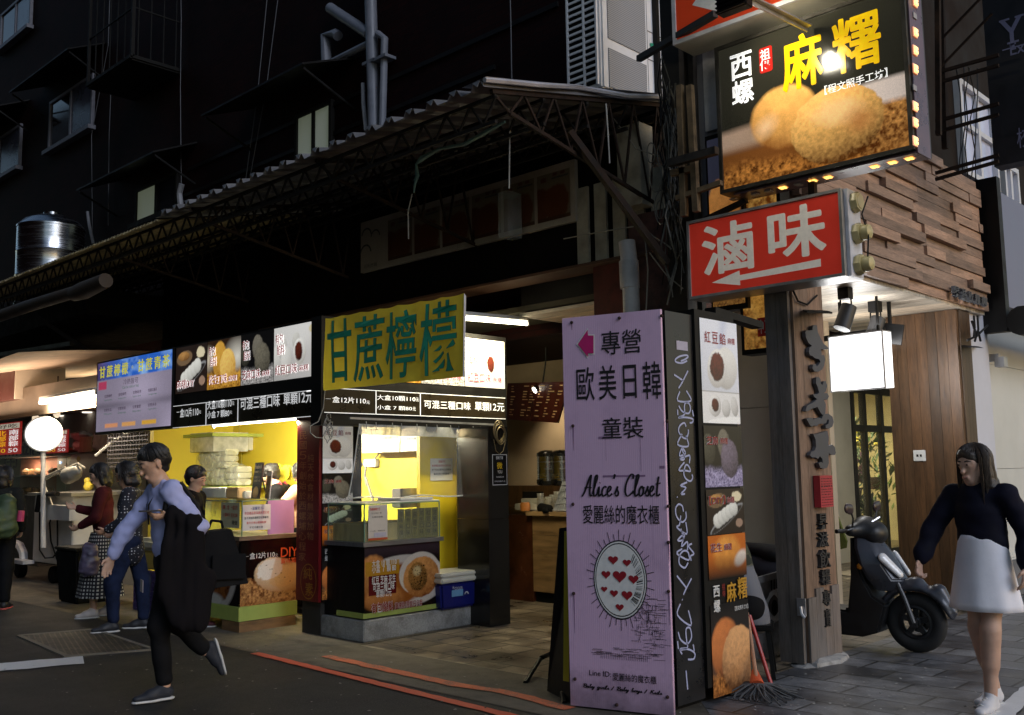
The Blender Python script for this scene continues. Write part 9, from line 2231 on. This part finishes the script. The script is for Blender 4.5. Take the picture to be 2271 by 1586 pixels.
J = std(1.66, .10, .05); gr_, grz = (-12.38, 4.22, 0), radians(150)
gp_, GP = person('black haired person carrying a green backpack at the left picture edge', gr_, grz, J, SKIN, .013, handspec={'r': ((.6,.2,-.7),(0,.8,.3),1,.5), 'l': ((.6,-.2,-.7),(0,-.6,.6),-1,.5)}, head_h=.218)
hair_cap(gp_, GP, 'bob'); top(gp_, J, cloth_mat('dark_anorak', (.015,.016,.015), .2, 6), 1.02, -.2); pants(gp_, J, TROU, .98)
PSH = mat('pink_sole_shoe', (.02,.018,.018), .6); PSO = mat('coral_sole', (.50,.10,.09), .6); shoe(gp_, J['al'], (1,.2,0), .25, PSH, solem=PSO); shoe(gp_, J['ar'], (1,-.2,0), .25, PSH, solem=PSO)
S = Sculpt(); S.cone((-.20,.09,1.22),(-.22,.10,.92),.10,.12,.05); S.cone((-.20,-.09,1.22),(-.22,-.10,.92),.10,.12,.05); S.cone((-.29,0,1.06),(-.30,0,.92),.10,.11,.05)
bk_ = held('backpack', 'dark green backpack on the back of the person at the left edge', 'backpack', S, None, mat('pack_green', (.035,.06,.028), .6, 0, .2, 7, .1), .013, (-.22,0,.85), gr_, grz, wrinkle=.014, wf=12)
m_ = MB()
for s in (1,-1): m_.tube([(-.12,.11*s,.95),(.02,.15*s,1.05),(.10,.13*s,1.22),(.03,.11*s,1.365),(-.10,.10*s,1.32)], .018, 6)
o = m_.build('strap', mat('strap_dark', (.02,.025,.02), .7), bk_, smooth=True); o.data.transform(Matrix.Translation((.22,0,-.85)))
m_ = MB(); m_.tube([(-.20,-.24,1.00),(-.20,-.25,1.12)], [.04,.035], 10); o = m_.build('side_bottle', mat('pink_bottle', (.42,.04,.12), .4), bk_, smooth=True); o.data.transform(Matrix.Translation((.22,0,-.85)))

J = dict(pelvis=(0,0,.90), chest=(.02,0,1.19), neck=(.03,0,1.335), head=(.055,0,1.475), sl=(.01,.165,1.30), sr=(.01,-.165,1.30), front=(1,0,0),
         el=(-.05,.25,1.06), wl=(.02,.26,.87), er=(.09,-.275,1.09), wr=(.19,-.315,.895), hl=(0,.08,.86), hr=(0,-.08,.86),
         kl=(.10,.055,.48), al=(.10,.03,.085), kr=(.02,-.06,.48), ar=(-.11,-.05,.09), tl=(.3,0,0), tr=(.1,0,0))
rr_, rrz = (-2.22, 6.52, 0), radians(-98)
rw_p, RP = person('woman in navy jacket and white skirt walking along the pavement at right', rr_, rrz, J, skin_mat('skin_pale', (.55,.34,.25)), .0085, handspec={'r': ((.35,-.10,-.92),(.0,.9,-.1),1,.75), 'l': ((.2,0,-.97),(0,-.9,.1),-1,.45)}, head_h=.22, head_f=(1,-.25,-.12), thin=.95)
hair_cap(rw_p, RP, 'long', mat('hair_brown', (.035,.022,.015), .4, 0, .25, 40, .4, 0, (1,1,.2)))
S = Sculpt(); pel, che = J['pelvis'], J['chest']
S.cone(lerp(pel,che,.30), lerp(pel,che,.6), .146, .138, .05, flat=(1,0,0), fs=1.28); S.cone(lerp(pel,che,.6), che, .138, .150, .05, flat=(1,0,0), fs=1.3); S.cone(J['sl'], J['sr'], .070, .070, .05); S.cone(lerp(che,J['neck'],.3), lerp(che,J['neck'],1.0), .11, .074, .04)
for s in 'lr': chain(S, [J['s'+s], J['e'+s], lerp(J['e'+s],J['w'+s],.80)], [.066,.064,.058], .02); S.cone(lerp(J['e'+s],J['w'+s],.84), lerp(J['e'+s],J['w'+s],.97), .046, .042, .01)
S.build('jacket', cloth_mat('navy_jacket', (.010,.010,.020), .2, 6, .8), rw_p, .0095, wrinkle=.013, wf=9)
m_ = MB(); m_.tube([(-.10,.22,1.02),(-.11,.26,.90),(-.10,.28,.82)], .005, 5); m_.blob((-.10,.28,.81), (.012,.012,.016), 8, 6); m_.build('drawstring', M_black, rw_p, smooth=True)
m_ = MB(); pts = []; n = 56; rows = 12
for j in range(rows+1):
    z_ = 1.06-.46*j/rows; R_ = .135+.085*(j/rows)
    for k in range(n):
        a = 2*pi*k/n; q = R_*(1+.018*(j/rows)*sin(9*a)+.012*sin(3*a+1)); pts.append((q*cos(a)*.80+.02, q*sin(a), z_))
m_.add(pts, [(j*n+k, j*n+(k+1)%n, (j+1)*n+(k+1)%n, (j+1)*n+k) for j in range(rows) for k in range(n)]); o = m_.build('skirt', cloth_mat('white_skirt', (.86,.84,.90), .04, 5, .85), rw_p, smooth=True, autosmooth=180)
md = o.modifiers.new('cloth','SOLIDIFY'); md.thickness = .006
SNK = mat('white_sneaker', (.62,.60,.62), .5, 0, .05, 10)
for a, d in ((J['al'],(1,.05,0)), (J['ar'],(1,-.15,0))):
    o = shoe(rw_p, a, d, .245, SNK, hi=.085); m_ = MB(); q_ = V_(a)
    for k in range(4): m_.tube([tuple(q_+V_((.05+.022*k,.028,-.008-.010*k))), tuple(q_+V_((.06+.022*k,0,.006-.010*k))), tuple(q_+V_((.05+.022*k,-.028,-.008-.010*k)))], .004, 5)
    m_.build('laces', WHITE, o)

J = dict(pelvis=(0,0,.50), chest=(.10,0,.84), neck=(.17,0,.98), head=(.26,0,1.09), sl=(.12,.17,.94), sr=(.12,-.17,.94), front=(.95,0,-.3), el=(.14,.25,.70), wl=(.36,.20,.62), er=(.14,-.25,.70), wr=(.36,-.20,.62),
         hl=(.02,.09,.48), hr=(.02,-.09,.48), kl=(.44,.14,.52), kr=(.44,-.14,.50), al=(.42,.14,.085), ar=(.46,-.14,.085), tl=(.6,.1,0), tr=(.6,-.1,0))
cr_, crz = (-3.86, 6.47, 0), radians(-152)
cp_, CP = person('person in camouflage topped grey jacket crouched behind the lightbox column', cr_, crz, J, SKIN2, .012, handspec={'r': ((.8,.2,-.3),(0,.3,-.9),1,.6), 'l': ((.8,-.2,-.3),(0,-.3,-.9),-1,.6)}, head_h=.22, head_f=(1,0,-.5))
hair_cap(cp_, CP, 'short')
def camo_mat():
    m, t, b = newmat('camo_jacket'); v = coords(t); f = noise(t, v, 7, 2, .4); sx = N(t, 'ShaderNodeSeparateXYZ'); t.links.new(v, sx.inputs[0])
    c = ramp(t, f, [(.40, (.012,.016,.010)), (.45, (.05,.06,.03)), (.52, (.10,.09,.05)), (.56, (.02,.025,.015))]); c.node.color_ramp.interpolation = 'CONSTANT'
    z = ramp(t, sx.outputs[2], [(.77, (0,0,0)), (.79, (1,1,1))]); t.links.new(mixc(t, z, (.15,.155,.18), c), b.inputs['Base Color']); b.inputs['Roughness'].default_value = .85; return m
top(cp_, J, camo_mat(), 1.06, -.2); pants(cp_, J, TROU, 1.0); shoe(cp_, J['al'], (1,.1,0), .26, BSH); shoe(cp_, J['ar'], (1,-.1,0), .26, BSH)
sl_ = thing('low_stool', 'low dark plastic stool under the crouched camouflage person', 'stool', cr_, crz); MB().box(-.16,.16,-.16,.16,.33,.37).build('seat', M_black, sl_, bevel=.01)
for a in (-1,1):
    for b in (-1,1): MB().bar((.12*a,.12*b,.33),(.15*a,.15*b,0),.03).build('leg', M_black, sl_)

q_ = hy(600,1050,6.15)
J = std(1.60); J.update(chest=(.07,0,1.15), neck=(.12,0,1.31), head=(.19,0,1.42), sl=(.07,.16,1.26), sr=(.07,-.16,1.26), el=(.16,.24,1.0), wl=(.34,.16,.95), er=(.16,-.24,1.0), wr=(.34,-.16,.95))
sr_, srz = (q_.x+.24, 6.22, .05), radians(-140)
s1, SP = person('dark haired stall worker in black top with red apron straps bending over the counter', sr_, srz, J, SKIN, .012, handspec={'r': ((.8,.2,-.4),(0,.3,-.9),1,.6), 'l': ((.8,-.2,-.4),(0,-.3,-.9),-1,.6)}, head_h=.215, head_f=(.8,0,-.6))
hair_cap(s1, SP, 'bun'); top(s1, J, TROU, 1.0, -.1, nm='shirt'); pants(s1, J, TROU, .95)
m_ = MB()
for s in (1,-1): m_.tube([(-.06,.10*s,1.02),(-.03,.10*s,1.18),(.06,.09*s,1.355),(.19,.09*s,1.24),(.20,.08*s,1.05)], .017, 6)
m_.build('apron_strap', mat('apron_red', (.30,.03,.04), .7), s1, smooth=True)
shoe(s1, J['al'], (1,0,0), .24, BSH); shoe(s1, J['ar'], (1,0,0), .24, BSH)
q_ = hy(650,1075,5.95); J = std(1.58); J.update(el=(.12,.26,1.10), wl=(.28,.10,1.04), er=(.10,-.24,1.06), wr=(.28,-.10,.98)); er_, erz = (q_.x+.10, 6.05, .05), radians(-160)
s2, EP = person('stall worker in peach sweater mostly hidden by the red pillar', er_, erz, J, SKIN, .013, handspec={'r': ((.8,.2,-.4),(0,.3,-.9),1,.6), 'l': ((.8,-.2,-.4),(0,-.3,-.9),-1,.6)}, head_h=.215, head_f=(.9,0,-.4))
hair_cap(s2, EP, 'bob'); top(s2, J, cloth_mat('peach_knit', (.62,.36,.22), .08, 8), 1.08, -.1, nm='sweater'); pants(s2, J, TROU, .95); shoe(s2, J['al'], (1,0,0), .24, BSH); shoe(s2, J['ar'], (1,0,0), .24, BSH)
q_ = hy(60,1040,7.5); J = std(1.60); dr_, drz = (q_.x, 7.55, 0), radians(-75)
s3, XP = person('dumpling stall worker with black hair behind the glass display cabinet', dr_, drz, J, SKIN2, .016, head_h=.22, handspec={'r': ((.7,.2,-.6),(0,.8,.3),1,.5), 'l': ((.7,-.2,-.6),(0,-.6,.6),-1,.5)})
hair_cap(s3, XP, 'bob', res=.013); top(s3, J, cloth_mat('dark_anorak', (.015,.016,.015)), 1.0, -.2, .016); pants(s3, J, TROU, .95, .016); shoe(s3, J['al'], (1,0,0), .24, BSH); shoe(s3, J['ar'], (1,0,0), .24, BSH)
bpy.data.objects.remove(_fo)
